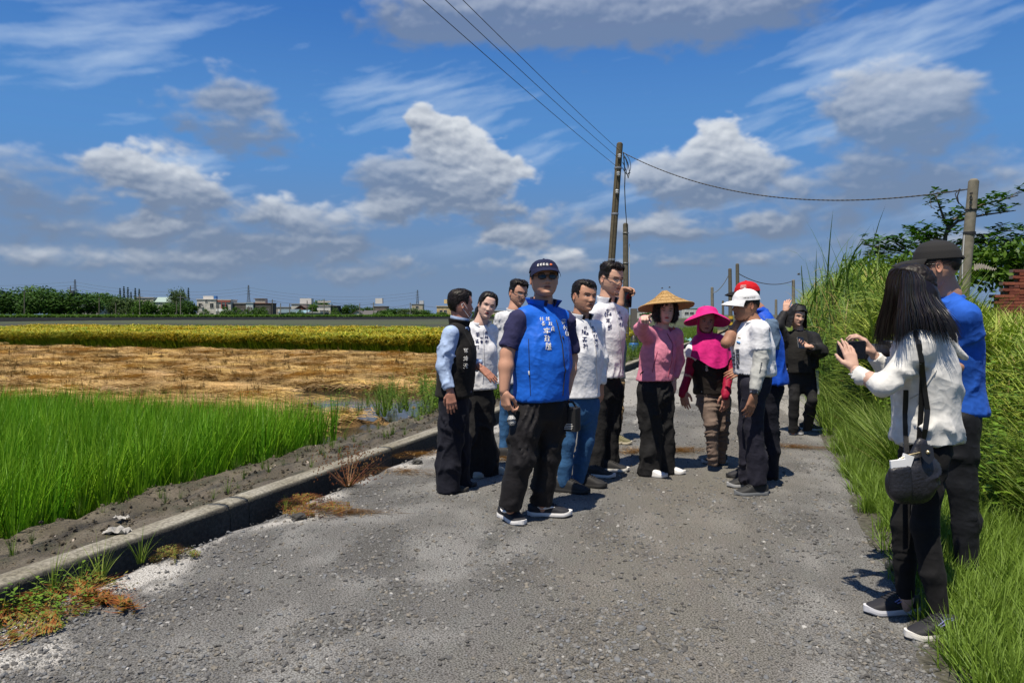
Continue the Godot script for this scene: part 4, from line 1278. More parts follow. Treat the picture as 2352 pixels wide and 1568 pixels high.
	var gr := rice_clump(26, 0.25, 0.6, 0.9, 0.01, Color(0.06, 0.13, 0.015), Color(0.15, 0.21, 0.04), Vector3(0.1, 0, 0))
	var wx := []
	var gx := []
	for i in 900:
		var ss := rng.randf_range(4.2, 13.0)
		var tt := -0.5 - 2.3 * rng.randf()
		var keep := smoothstep(5.2, 7.4, ss + (tt + 1.2) * 0.4)
		if tt > -0.8 and ss < 7.5 or rng.randf() > keep * 0.8:
			continue
		if puddle(ss, tt) > 0.1 and rng.randf() < 0.7:
			continue
		var xf := Transform3D(Basis(Vector3.UP, rng.randf() * TAU).scaled(Vector3.ONE * rng.randf_range(0.5, 1.05)), R(ss, tt, 0.0))
		if rng.randf() < 0.45:
			wx.append(xf)
		else:
			gx.append(xf)
	for i in 1500:
		var ss := rng.randf_range(13.0, 60.0)
		var tt := rng.randf_range(-2.6, -0.4)
		var xf := Transform3D(Basis(Vector3.UP, rng.randf() * TAU).scaled(Vector3.ONE * rng.randf_range(0.6, 1.3)), R(ss, tt, -0.02))
		if rng.randf() < 0.4:
			wx.append(xf)
		else:
			gx.append(xf)
	for i in 60:   # a few on the mud and at the road edge
		var ss := rng.randf_range(-1.0, 5.0)
		gx.append(Transform3D(Basis(Vector3.UP, rng.randf() * TAU).scaled(Vector3.ONE * rng.randf_range(0.12, 0.35)), R(ss, rng.randf_range(-1.1, -0.42), 0.06)))
	tag(scatter(wd.mesh(true, true), "bund_weeds", m_weed, wx), "leafy green weeds along the channel bund", "weeds")
	tag(scatter(gr.mesh(true, true), "bund_grass", m_weed, gx), "tufted green grass along the channel bund", "grass")

func weed_mesh(h: float, stems: int, leaves: int, leaf: float) -> MB:
	var b := MB.new()
	for i in stems:
		var a := rng.randf() * TAU
		var lean := Vector3(cos(a), 0, sin(a)) * rng.randf_range(0.1, 0.6)
		var hh := h * rng.randf_range(0.6, 1.1)
		var p0 := Vector3(cos(a), 0, sin(a)) * 0.05
		b.col = Color(0.12, 0.15, 0.03)
		b.blade(p0, (Vector3.UP + lean).normalized(), lean * 0.15, hh, 0.008, Vector3(1, 0, 0), 3, 2.0)
		for k in leaves:
			var f := (k + 1.0) / leaves
			var p := p0 + (Vector3.UP + lean).normalized() * hh * f + lean * 0.15 * hh * f * f
			var la := k * 2.4 + i
			var dr := Vector3(cos(la), rng.randf_range(-0.1, 0.6), sin(la)).normalized()
			var sd := dr.cross(Vector3.UP).normalized()
			b.col = Color(0.065, 0.14, 0.014).lerp(Color(0.15, 0.24, 0.025), rng.randf())
			var l := leaf * rng.randf_range(0.7, 1.3)
			b.quad(p, p + dr * l * 0.5 + sd * l * 0.28, p + dr * l - Vector3(0, l * 0.2, 0), p + dr * l * 0.5 - sd * l * 0.28)
	return b

# ---------- right bank ----------
func reed_mesh(stems: int, h: float, width: float, leaf_len: float, c0: Color, c1: Color, wind: Vector3, spread := 0.22) -> MB:
	var b := MB.new()
	for i in stems:
		var a := rng.randf() * TAU
		var base := Vector3(cos(a), 0, sin(a)) * spread * sqrt(rng.randf())
		var lean := Vector3(cos(a), 0, sin(a)) * rng.randf_range(0.02, 0.22) + wind * rng.randf_range(0.2, 0.6)
		var hh := h * rng.randf_range(0.6, 1.0)
		var up := (Vector3.UP + lean * 0.6).normalized()
		b.col = c0.lerp(c1, rng.randf() * 0.6)
		b.blade(base, up, lean * 0.35, hh * 0.85, 0.014, Vector3(1, 0, 0.3), 3, 3.0)
		var nl := 8
		for k in nl:
			var f := lerpf(0.12, 0.85, float(k) / (nl - 1))
			var p := base + up * hh * 0.85 * f + lean * 0.35 * hh * 0.85 * f * f
			var la := rng.randf() * TAU
			var dr := Vector3(cos(la), 0, sin(la))
			b.col = c0.lerp(c1, rng.randf())
			if rng.randf() < 0.10:
				b.col = Color(0.26, 0.20, 0.08)
			b.blade(p, (Vector3.UP * rng.randf_range(0.9, 2.6) + dr).normalized(), dr * 0.30 + wind * rng.randf_range(0.3, 1.0) - Vector3(0, rng.randf_range(0.10, 0.65), 0), leaf_len * rng.randf_range(0.6, 1.15), width * rng.randf_range(0.7, 1.2), Vector3(-dr.z, 0.2, dr.x).normalized(), 5, 0.7)
	return b

func sil(px: float) -> float:   # top of the growth against the sky or the ruin
	var k := [[1780, 720], [1845, 690], [1872, 600], [1895, 572], [1930, 580], [1960, 592], [2000, 610], [2060, 625], [2130, 640], [2200, 668], [2230, 672], [2260, 692], [2400, 700], [2900, 640]]
	for i in k.size() - 1:
		if px <= k[i + 1][0]:
			return lerpf(k[i][1], k[i + 1][1], clampf((px - k[i][0]) / (k[i + 1][0] - k[i][0]), 0.0, 1.0))
	return 640.0

func build_bank() -> void:
	var m_reed := mat("reed_leaf", Color.WHITE, 0.5, {"vc": true, "back": sr(0.32, 0.40, 0.08), "spec": 0.35})
	var wind := Vector3(-0.10, 0, 0.02)
	var ca := Color(0.11, 0.19, 0.025)
	var cb := Color(0.29, 0.37, 0.065)
	for k in 3:
		var b := reed_mesh(12, 1.0, 0.030, 0.50, ca, cb, wind, 0.16)
		var xf := []
		var cc := []
		for i in 2300:
			var ss := rng.randf_range(-2.5, 12.0) if rng.randf() < 0.7 else rng.randf_range(12.0, 40.0)
			var tt := 5.0 + 8.0 * pow(rng.randf(), 1.4)
			if ss > 6.5:
				tt = 4.62 + 8.0 * pow(rng.randf(), 1.7)
			var p := R(ss, tt)
			if p.z > -1.6 or p.x > -p.z * 0.86 or (ss < 1.8 and tt < 5.7):
				continue
			p.y = bank_h(ss, tt) - 0.03
			var px := 1176.0 + p.x / -p.z * FPX
			var top := W(px, sil(px) + rng.randf_range(-8, 40), -p.z).y - p.y
			var want := rng.randf_range(1.7, 2.7) * smoothstep(4.0, 5.6 if ss < 6.0 else 5.1, tt)
			if ss < 6.0:
				want = minf(want, 0.5 + (tt - 5.0) * 1.2)
			var h := minf(want, top) * (1.08 if px < 2150.0 else 0.95)
			if h < 0.25:
				continue
			var wdt := h * rng.randf_range(0.32, 0.5) + 0.30
			xf.append(Transform3D(Basis(Vector3.UP, rng.randf_range(-1.4, 1.4)).scaled(Vector3(wdt, h, wdt)), p))
			var v := rng.randf_range(0.75, 1.2) * (1.0 + nz.get_noise_2d(ss * 0.5, tt * 0.5) * 0.35)
			cc.append(Color(v * rng.randf_range(0.88, 1.15), v, v))
		tag(scatter(b.mesh(true, true), "bank_reeds", m_reed, xf, cc), ["tall green reed grass covering the bank right of the road", "arching light green reeds crowding the bank", "dense wind bent reed grass on the bank"][k], "grass")
	# plumed clumps that stand clear of the rest
	var tall := reed_mesh(20, 1.0, 0.02, 0.62, Color(0.05, 0.11, 0.018), Color(0.11, 0.19, 0.03), Vector3(-0.40, 0, 0.05), 0.2)
	var tm := tall.mesh(true, true)
	for a in [[1932, 562, 11.0, "tallest reed clump with long leaves blown sideways above the bank"], [1862, 618, 15.0, "slim upright reed clump beside the distant grey pole"], [1905, 580, 12.5, "dense dark reed clump next to the tallest wind blown clump"], [1975, 598, 10.0, "broad reed clump right of the tallest wind blown clump"]]:
		var top := W(a[0], a[1], a[2])
		var st := ST(top)
		var y0 := bank_h(st.x, st.y)
		var o := thing("reed_clump", a[3], "reeds", Vector3(top.x, y0 - 0.03, top.z), "reed clumps standing above the bank")
		var l := put(tm, "leaves", m_reed, o)
		var h := top.y - y0
		l.scale = Vector3(h * 0.55, h * 1.1, h * 0.55)
		l.rotation.y = a[0]
	# low grass at the road edge, mown looking in the corner
	var lawn := rice_clump(22, 0.06, 0.2, 1.1, 0.006, Color(0.08, 0.16, 0.016), Color(0.19, 0.28, 0.045), Vector3(-0.1, 0, 0))
	var edge := rice_clump(30, 0.2, 0.55, 0.9, 0.009, Color(0.07, 0.14, 0.015), Color(0.17, 0.235, 0.045), Vector3(-0.2, 0, 0))
	var dry := rice_clump(18, 0.12, 0.4, 1.3, 0.007, Color(0.16, 0.13, 0.05), Color(0.26, 0.21, 0.09), Vector3(-0.2, 0, 0))
	var lx := []
	var ex := []
	var dx := []
	for i in 14000:
		var ss := -2.2 + 14.0 * pow(rng.randf(), 1.6)
		var tt := 3.95 + 1.7 * rng.randf()
		var p := R(ss, tt)
		if p.z > -1.7 or p.x > -p.z * 0.8 or tt < 4.06 + nz.get_noise_2d(ss * 1.5, 3.0) * 0.3 and rng.randf() < 0.9:
			continue
		p.y = bank_h(ss, tt) - 0.01
		var xf := Transform3D(Basis(Vector3.UP, rng.randf_range(-0.8, 0.8)).scaled(Vector3.ONE * rng.randf_range(0.6, 1.3)), p)
		var r := rng.randf()
		if (ss < 4.2 and tt < 4.95 or tt < 4.35) and r < 0.94:
			lx.append(xf)
		elif ss < 4.2 and tt < 4.95:
			continue
		elif r < 0.07:
			dx.append(xf)
		elif rng.randf() < 0.5:
			ex.append(xf)
	tag(scatter(lawn.mesh(true, true), "verge_grass", m_reed, lx), "short green grass in the corner beside the road", "grass")
	tag(scatter(edge.mesh(true, true), "edge_grass", m_reed, ex), "knee high green grass along the right road edge", "grass")
	tag(scatter(dry.mesh(true, true), "dry_grass", m_reed, dx), "dry straw coloured grass among the green on the verge", "grass")
	var wm := weed_mesh(0.85, 9, 16, 0.075)
	var wx := []
	for i in 750:
		var ss := rng.randf_range(-1.2, 9.5)
		var tt := 4.75 + 2.6 * rng.randf() if ss > 3.0 else rng.randf_range(5.2, 7.4)
		var p := R(ss, tt)
		if p.z > -1.7 or p.x > -p.z * 0.82:
			continue
		p.y = bank_h(ss, tt) - 0.02
		wx.append(Transform3D(Basis(Vector3.UP, rng.randf() * TAU).scaled(Vector3.ONE * rng.randf_range(0.6, 1.1)), p))
	tag(scatter(wm.mesh(true, true), "bank_weeds", mats["weed_leaf"], wx), "leafy light green weeds among the reeds on the bank", "weeds")
	# broad leaved tree behind the ruin
	var D := 19.0
	var base := W(2165, 760, D)
	base.y = 0.4
	var tr := thing("almond_tree", "spreading broad leaved tree with tiered branches behind the bank pole", "tree", base)
	var tb := MB.new()
	var cbm := MB.new()
	var branches := [
		[[2165, 740], [2168, 620], [2172, 545], [2178, 520], [2168, 500], [2158, 470], [2150, 450]],
		[[2176, 530], [2190, 505], [2225, 486], [2256, 470], [2308, 457], [2340, 448]],
		[[2176, 532], [2200, 508], [2235, 498], [2270, 492], [2300, 488], [2334, 483]],
		[[2170, 600], [2140, 570], [2110, 540], [2098, 530]], [[2170, 610], [2120, 590], [2060, 575], [2010, 565], [1985, 562]],
		[[2170, 600], [2100, 585], [2060, 560], [2056, 552]], [[2170, 610], [2220, 570], [2260, 545], [2300, 530], [2330, 530]],
		[[2170, 615], [2230, 585], [2290, 560], [2350, 550], [2390, 548]], [[2170, 620], [2240, 600], [2310, 585], [2380, 580]], [[2168, 630], [2130, 612], [2080, 600], [2030, 590], [1995, 585]],
		[[2172, 580], [2200, 560], [2250, 556], [2290, 565]], [[2172, 560], [2150, 545], [2130, 548], [2112, 562]], [[2170, 610], [2210, 600], [2260, 590], [2330, 570]],
	]
	for bi in branches.size():
		var pts := []
		var rad := []
		var q: Array = branches[bi]
		for i in q.size():
			var dd := D + sin(bi * 2.1 + i * 0.4) * 0.5 * i / q.size()
			pts.append(W(q[i][0], q[i][1], dd) - base)
			rad.append(lerpf(0.075 if bi == 0 else 0.04, 0.012, float(i) / (q.size() - 1)))
		tb.tube(pts, rad, 6)
		var steps := 26
		for i in steps:
			var f := lerpf(0.28, 1.0, (i + 0.5) / steps) * (pts.size() - 1)
			var a := int(f)
			var p: Vector3 = pts[a].lerp(pts[mini(a + 1, pts.size() - 1)], f - a)
			p += Vector3(rng.randfn() * 0.10, absf(rng.randfn()) * 0.12, rng.randfn() * 0.28)
			for k in 9:
				var la := TAU * k / 9.0 + rng.randf()
				var dr := Vector3(cos(la), rng.randf_range(-0.25, 0.7), sin(la)).normalized()
				var sd := dr.cross(Vector3.UP).normalized()
				var l := rng.randf_range(0.12, 0.21)
				cbm.col = Color(0.03, 0.085, 0.010).lerp(Color(0.085, 0.175, 0.018), rng.randf())
				var n := cbm.v.size()
				cbm.vert(p); cbm.vert(p + dr * l * 0.65 + sd * l * 0.3); cbm.vert(p + dr * l - Vector3(0, l * 0.12, 0)); cbm.vert(p + dr * l * 0.65 - sd * l * 0.3); cbm.vert(p + dr * l * 0.6 - Vector3(0, l * 0.06, 0))
				cbm.tri(n, n + 1, n + 4); cbm.tri(n + 1, n + 2, n + 4); cbm.tri(n + 2, n + 3, n + 4); cbm.tri(n + 3, n, n + 4)
	# dead twigs
	for q in [[2150, 455, 2143, 437], [2152, 452, 2160, 440], [2148, 480, 2130, 468], [2140, 478, 2137, 450], [2322, 452, 2345, 437]]:
		tb.tube([W(q[0], q[1], D) - base, W(q[2], q[3], D) - base], [0.012, 0.004], 4)
	put(tb.mesh(true), "trunk", mats["bark"], tr)
	put(cbm.mesh(true, true), "crown", mat("almond_leaf", Color.WHITE, 0.4, {"vc": true, "back": sr(0.2, 0.3, 0.05), "spec": 0.4}), tr)
	# dense low growth behind the ruin
	var bush := MB.new()
	crown(bush, Vector3.ZERO, Vector3(1.3, 0.7, 0.9), 60, 30, 0.10, 0.16, Color(0.035, 0.09, 0.012), Color(0.11, 0.19, 0.025), 0.2)
	for a in [[2300, 588, 18.2, "dense leafy thicket over the brick ruin"], [2050, 618, 17.5, "dense leafy thicket below the tree on the bank crest"]]:
		var p := W(a[0], a[1], a[2])
		var o := thing("thicket", a[3], "bush", Vector3(p.x, 0.5, p.z), "thickets on the bank")
		var f := put(bush.mesh(true, true), "foliage", m_reed, o)
		f.position.y = p.y - 0.5 - 0.25
		put(tube_mesh([Vector3(0, 0, 0), Vector3(0.05, (p.y - 0.6) * 0.6, 0), Vector3(0, p.y - 0.6, 0)], [0.05, 0.04, 0.02], 5), "stem", mats["bark"], o)
	build_ruin()

func build_ruin() -> void:
	var d := 16.0
	var at := W(2236, 700, d)
	at.y = 0.55
	var o := thing("brick_ruin", "ruined red brick shed wall with broken top among the reeds", "ruin", at)
	var bm := []
	for k in 4:
		var c := [Color(0.25, 0.062, 0.036), Color(0.20, 0.05, 0.032), Color(0.29, 0.085, 0.05), Color(0.17, 0.052, 0.04)][k] as Color
		bm.append(mat("brick%d" % k, c.linear_to_srgb(), 0.95, {"tex": noise_tex("plaster", 0.02, 4, Color(0.8, 0.8, 0.78), Color(1.05, 1.05, 1.04), false, 4.0, 256), "scale": 3.0}))
	var shapes := []
	for k in 3:
		var b := MB.new()
		var hx := 0.205 * 0.5
		var hy := 0.058 * 0.5
		var hz := 0.05
		var ch := 0.006 + 0.002 * k
		var ring := [[-hx, -hy + ch], [-hx, hy - ch], [-hx + ch, hy], [hx - ch, hy], [hx, hy - ch], [hx, -hy + ch], [hx - ch, -hy], [-hx + ch, -hy]]
		for z in [hz, -hz]:
			for q in ring:
				b.vert(Vector3(q[0] + rng.randf_range(-0.003, 0.003), q[1] + rng.randf_range(-0.002, 0.002), z))
		for i in 8:
			var j := (i + 1) % 8
			b.tri(i, i + 8, j)
			b.tri(j, i + 8, j + 8)
			if i > 0 and i < 7:
				b.tri(0, i, i + 1)
		shapes.append(b.mesh(false))
	var tops := [0.55, 0.72, 1.22, 1.5, 1.72, 1.80, 1.86, 1.9, 1.62, 1.58, 1.55, 1.5, 1.44, 1.4]
	var y_low := W(2300, 700, d).y - at.y
	var core := MB.new()
	for row in 30:
		var y := 0.03 + row * 0.068
		for col in 14:
			var x := 0.1 + col * 0.215 + (0.107 if row % 2 == 1 else 0.0)
			var lim: float = tops[clampi(int(x / 0.215), 0, 13)] + W(2300, 640, d).y - at.y - 1.55
			if y > lim:
				continue
			if y > y_low - 0.25:
				var br := put(shapes[rng.randi() % 3], "brick", bm[rng.randi() % 4], o)
				br.position = Vector3(x + rng.randf_range(-0.004, 0.004), y + rng.randf_range(-0.002, 0.002), rng.randf_range(-0.006, 0.012))
				br.rotation.z = rng.randf_range(-0.015, 0.015)
			core.box(Vector3(x, y, -0.075), Vector3(0.214, 0.067, 0.12))
	put(core.mesh(false), "mortar", mat("mortar", sr(0.15, 0.12, 0.10), 0.95), o)
	# crumpled corrugated sheet over the broken end
	var sh := MB.new()
	for i in 41:
		for j in 4:
			var f := i / 40.0
			var p := W(lerpf(2238, 2290, f), lerpf(607, 613, f) + j * 5.0 * (1.0 - f * 0.8), d - 0.1 - j * 0.14) - at
			p.y += sin(f * 60.0) * 0.018 + sin(f * 5.0) * 0.03
			sh.vert(p)
	for i in 40:
		for j in 3:
			var a := i * 4 + j
			sh.tri(a, a + 4, a + 1)
			sh.tri(a + 1, a + 4, a + 5)
	put(sh.mesh(true), "roof_sheet", mat("oldsheet", sr(0.16, 0.145, 0.12), 0.85), o)

# ---------- smooth bodies: distance field on a grid, meshed as surface nets ----------
class SDF:
	var o := Vector3.ZERO
	var cell := 0.014
	var nx := 0
	var ny := 0
	var nz := 0
	var d := PackedFloat32Array()

	func setup(lo: Vector3, hi: Vector3, c: float) -> void:
		cell = c
		o = lo
		nx = int((hi.x - lo.x) / c) + 2
		ny = int((hi.y - lo.y) / c) + 2
		nz = int((hi.z - lo.z) / c) + 2
		d.resize(nx * ny * nz)
		d.fill(1.0)

	func cap(a: Vector3, b: Vector3, ra: float, rb: float, k := 0.03, ax := Vector3.ZERO, fl := 1.0, flat_end := false) -> void:
		var rm := maxf(ra, rb) + k + cell * 2.5
		var lo := (a.min(b) - Vector3(rm, rm, rm) - o) / cell
		var hi := (a.max(b) + Vector3(rm, rm, rm) - o) / cell
		var x0 := maxi(0, int(lo.x)); var x1 := mini(nx - 1, int(hi.x) + 1)
		var y0 := maxi(0, int(lo.y)); var y1 := mini(ny - 1, int(hi.y) + 1)
		var z0 := maxi(0, int(lo.z)); var z1 := mini(nz - 1, int(hi.z) + 1)
		var flat := fl != 1.0
		var kf := 1.0 / fl - 1.0
		var ba := b - a
		if flat:
			ba += ax * (ba.dot(ax) * kf)
		var inv := 1.0 / maxf(ba.length_squared(), 1e-9)
		var dr := rb - ra
		var blen := ba.length()
		var sc := 0.85 if flat else 1.0
		for z in range(z0, z1 + 1):
			for y in range(y0, y1 + 1):
				var i := (z * ny + y) * nx + x0
				var q := Vector3(o.x + x0 * cell - a.x, o.y + y * cell - a.y, o.z + z * cell - a.z)
				for x in range(x0, x1 + 1):
					var w := q
					if flat:
						w += ax * (q.dot(ax) * kf)
					var hh := w.dot(ba) * inv
					var h := clampf(hh, 0.0, 1.0)
					var v := ((w - ba * h).length() - ra - dr * h) * sc
					if flat_end and hh > 0.8:
						v = maxf(((w - ba * hh).length() - ra - dr * hh), (hh - 1.0) * blen)
					var e := d[i]
					var m := k - absf(e - v)
					if m > 0.0:
						d[i] = minf(e, v) - m * m * 0.25 / k
					elif v < e:
						d[i] = v
					i += 1
					q.x += cell

	func cut(p: Vector3, n: Vector3) -> void:   # remove what lies on the side n points to
		for z in nz:
			for y in ny:
				var i := (z * ny + y) * nx
				var q := Vector3(o.x, o.y + y * cell, o.z + z * cell) - p
				for x in nx:
					var v := q.dot(n)
					if v > d[i]:
						d[i] = v
					i += 1
					q.x += cell

	func at(p: Vector3) -> float:
		var q := (p - o) / cell
		var x := int(q.x); var y := int(q.y); var z := int(q.z)
		if q.x < 0 or q.y < 0 or q.z < 0 or x >= nx - 1 or y >= ny - 1 or z >= nz - 1:
			return 1.0
		var f := q - Vector3(x, y, z)
		var i := (z * ny + y) * nx + x
		var s := nx
		var t := nx * ny
		var a := lerpf(lerpf(d[i], d[i + 1], f.x), lerpf(d[i + s], d[i + s + 1], f.x), f.y)
		var b := lerpf(lerpf(d[i + t], d[i + t + 1], f.x), lerpf(d[i + s + t], d[i + s + t + 1], f.x), f.y)
		return lerpf(a, b, f.z)

	func grad(p: Vector3) -> Vector3:
		var e := cell
		return Vector3(at(p + Vector3(e, 0, 0)) - at(p - Vector3(e, 0, 0)), at(p + Vector3(0, e, 0)) - at(p - Vector3(0, e, 0)), at(p + Vector3(0, 0, e)) - at(p - Vector3(0, 0, e))).normalized()

	func net(b: MB) -> void:
		var first := b.v.size()
		var ids := PackedInt32Array()
		ids.resize(d.size())
		ids.fill(-1)
		var far := cell * 3.0
		var s := nx
		var t := nx * ny
		var cells := PackedInt32Array()
		for z in nz - 1:
			for y in ny - 1:
				var i := (z * ny + y) * nx - 1
				for x in nx - 1:
					i += 1
					var a := d[i]
					if a > far or a < -far:
						continue
					var v0 := a; var v1 := d[i + 1]; var v2 := d[i + s]; var v3 := d[i + s + 1]
					var v4 := d[i + t]; var v5 := d[i + t + 1]; var v6 := d[i + t + s]; var v7 := d[i + t + s + 1]
					var c := int(v0 < 0) + int(v1 < 0) + int(v2 < 0) + int(v3 < 0) + int(v4 < 0) + int(v5 < 0) + int(v6 < 0) + int(v7 < 0)
					if c == 0 or c == 8:
						continue
					var sum := Vector3.ZERO
					var n := 0
					if (v0 < 0) != (v1 < 0): sum += Vector3(v0 / (v0 - v1), 0, 0); n += 1
					if (v2 < 0) != (v3 < 0): sum += Vector3(v2 / (v2 - v3), 1, 0); n += 1
					if (v4 < 0) != (v5 < 0): sum += Vector3(v4 / (v4 - v5), 0, 1); n += 1
					if (v6 < 0) != (v7 < 0): sum += Vector3(v6 / (v6 - v7), 1, 1); n += 1
					if (v0 < 0) != (v2 < 0): sum += Vector3(0, v0 / (v0 - v2), 0); n += 1
					if (v1 < 0) != (v3 < 0): sum += Vector3(1, v1 / (v1 - v3), 0); n += 1
					if (v4 < 0) != (v6 < 0): sum += Vector3(0, v4 / (v4 - v6), 1); n += 1
					if (v5 < 0) != (v7 < 0): sum += Vector3(1, v5 / (v5 - v7), 1); n += 1
					if (v0 < 0) != (v4 < 0): sum += Vector3(0, 0, v0 / (v0 - v4)); n += 1
					if (v1 < 0) != (v5 < 0): sum += Vector3(1, 0, v1 / (v1 - v5)); n += 1
					if (v2 < 0) != (v6 < 0): sum += Vector3(0, 1, v2 / (v2 - v6)); n += 1
					if (v3 < 0) != (v7 < 0): sum += Vector3(1, 1, v3 / (v3 - v7)); n += 1
					ids[i] = b.vert(o + (Vector3(x, y, z) + sum / n) * cell)
					cells.append(i)
		for i in cells:
			var inside := d[i] < 0.0
			# the edges that start at this grid point
			if (d[i + 1] < 0.0) != inside and i >= s + t:
				face(b, ids[i - s - t], ids[i - t], ids[i], ids[i - s], inside)
			if (d[i + s] < 0.0) != inside and i >= 1 + t:
				face(b, ids[i - t - 1], ids[i - 1], ids[i], ids[i - t], inside)
			if (d[i + t] < 0.0) != inside and i >= 1 + s:
				face(b, ids[i - 1 - s], ids[i - s], ids[i], ids[i - 1], inside)

	func face(b: MB, p: int, q: int, r: int, u: int, inside: bool) -> void:
		if p < 0 or q < 0 or r < 0 or u < 0:
			return
		if inside:
			b.tri(p, r, q); b.tri(p, u, r)
		else:
			b.tri(p, q, r); b.tri(p, r, u)

func wrinkle(p: Vector3, w: Dictionary) -> float:
	if w.is_empty():
		return 0.0
	var a: float = w.get("amp", 0.006)
	var f: Vector3 = w.get("freq", Vector3(9, 6, 9))
	var sd: float = w.get("seed", 0.0)
	var wx := nz2.get_noise_3d(p.x * 3.0 + sd, p.y * 3.0, p.z * 3.0)
	var q := Vector3(p.x * f.x, p.y * f.y + p.x * f.x * 0.35, p.z * f.z) * 0.62
	var n := nz2.get_noise_3d(q.x + sd + wx * 0.8, q.y + wx * 0.8, q.z)
	var c := 1.0 - absf(n)
	c = c * c * c * c
	var mask := clampf(nz2.get_noise_3d(p.x * 3.4 - sd, p.y * 3.4, p.z * 3.4 + sd) * 1.6 + 0.35, 0.0, 1.0)
	var m := nz2.get_noise_3d(q.x * 0.45 - sd, q.y * 0.45, q.z * 0.45)
	return a * (c * mask * 1.9 + m * 0.8 - 0.35)

func net_mesh(f: SDF, w := {}, c := Color.WHITE) -> MB:
	var b := MB.new()
	b.col = c
	f.net(b)
	if not w.is_empty():
		var nn := PackedVector3Array()
		nn.resize(b.v.size())
		for i in range(0, b.ix.size(), 3):
			var p := b.ix[i]; var q := b.ix[i + 1]; var r := b.ix[i + 2]
			var n := (b.v[r] - b.v[p]).cross(b.v[q] - b.v[p])
			nn[p] += n; nn[q] += n; nn[r] += n
		for i in b.v.size():
			b.v[i] += nn[i].normalized() * wrinkle(b.v[i], w)
	return b

# ---------- head ----------
const HY := [0.5, 0.485, 0.45, 0.39, 0.28, 0.14, 0.0, -0.12, -0.24, -0.34, -0.42, -0.47, -0.5]
const HA := [0.0, 0.09, 0.175, 0.245, 0.305, 0.335, 0.332, 0.322, 0.300, 0.262, 0.205, 0.14, 0.04]
const HF := [0.0, 0.10, 0.20, 0.285, 0.355, 0.392, 0.395, 0.395, 0.395, 0.385, 0.375, 0.34, 0.24]
const HB := [0.0, 0.11, 0.22, 0.32, 0.41, 0.455, 0.445, 0.40, 0.31, 0.22, 0.14, 0.08, 0.03]

func hkey(t: Array, y: float) -> float:
	for i in HY.size() - 1:
		if y >= HY[i + 1]:
			var f: float = (HY[i] - y) / (HY[i] - HY[i + 1])
			return lerpf(t[i], t[i + 1], f)
	return t[HY.size() - 1]

func head_pt(u: float, y: float, grow := 0.0) -> Vector3:
	var a := hkey(HA, y) + grow
	var c := cos(u)
	var b := (hkey(HF, y) if c > 0.0 else hkey(HB, y)) + grow
	var sx := signf(sin(u)) * pow(absf(sin(u)), 0.88)
	var sc := signf(c) * pow(absf(c), 0.88)
	return Vector3(a * sx, y + grow * maxf(0.0, y) * 1.6, b * sc)

func gauss(a: float, s: float) -> float:
	return exp(-(a / s) * (a / s))

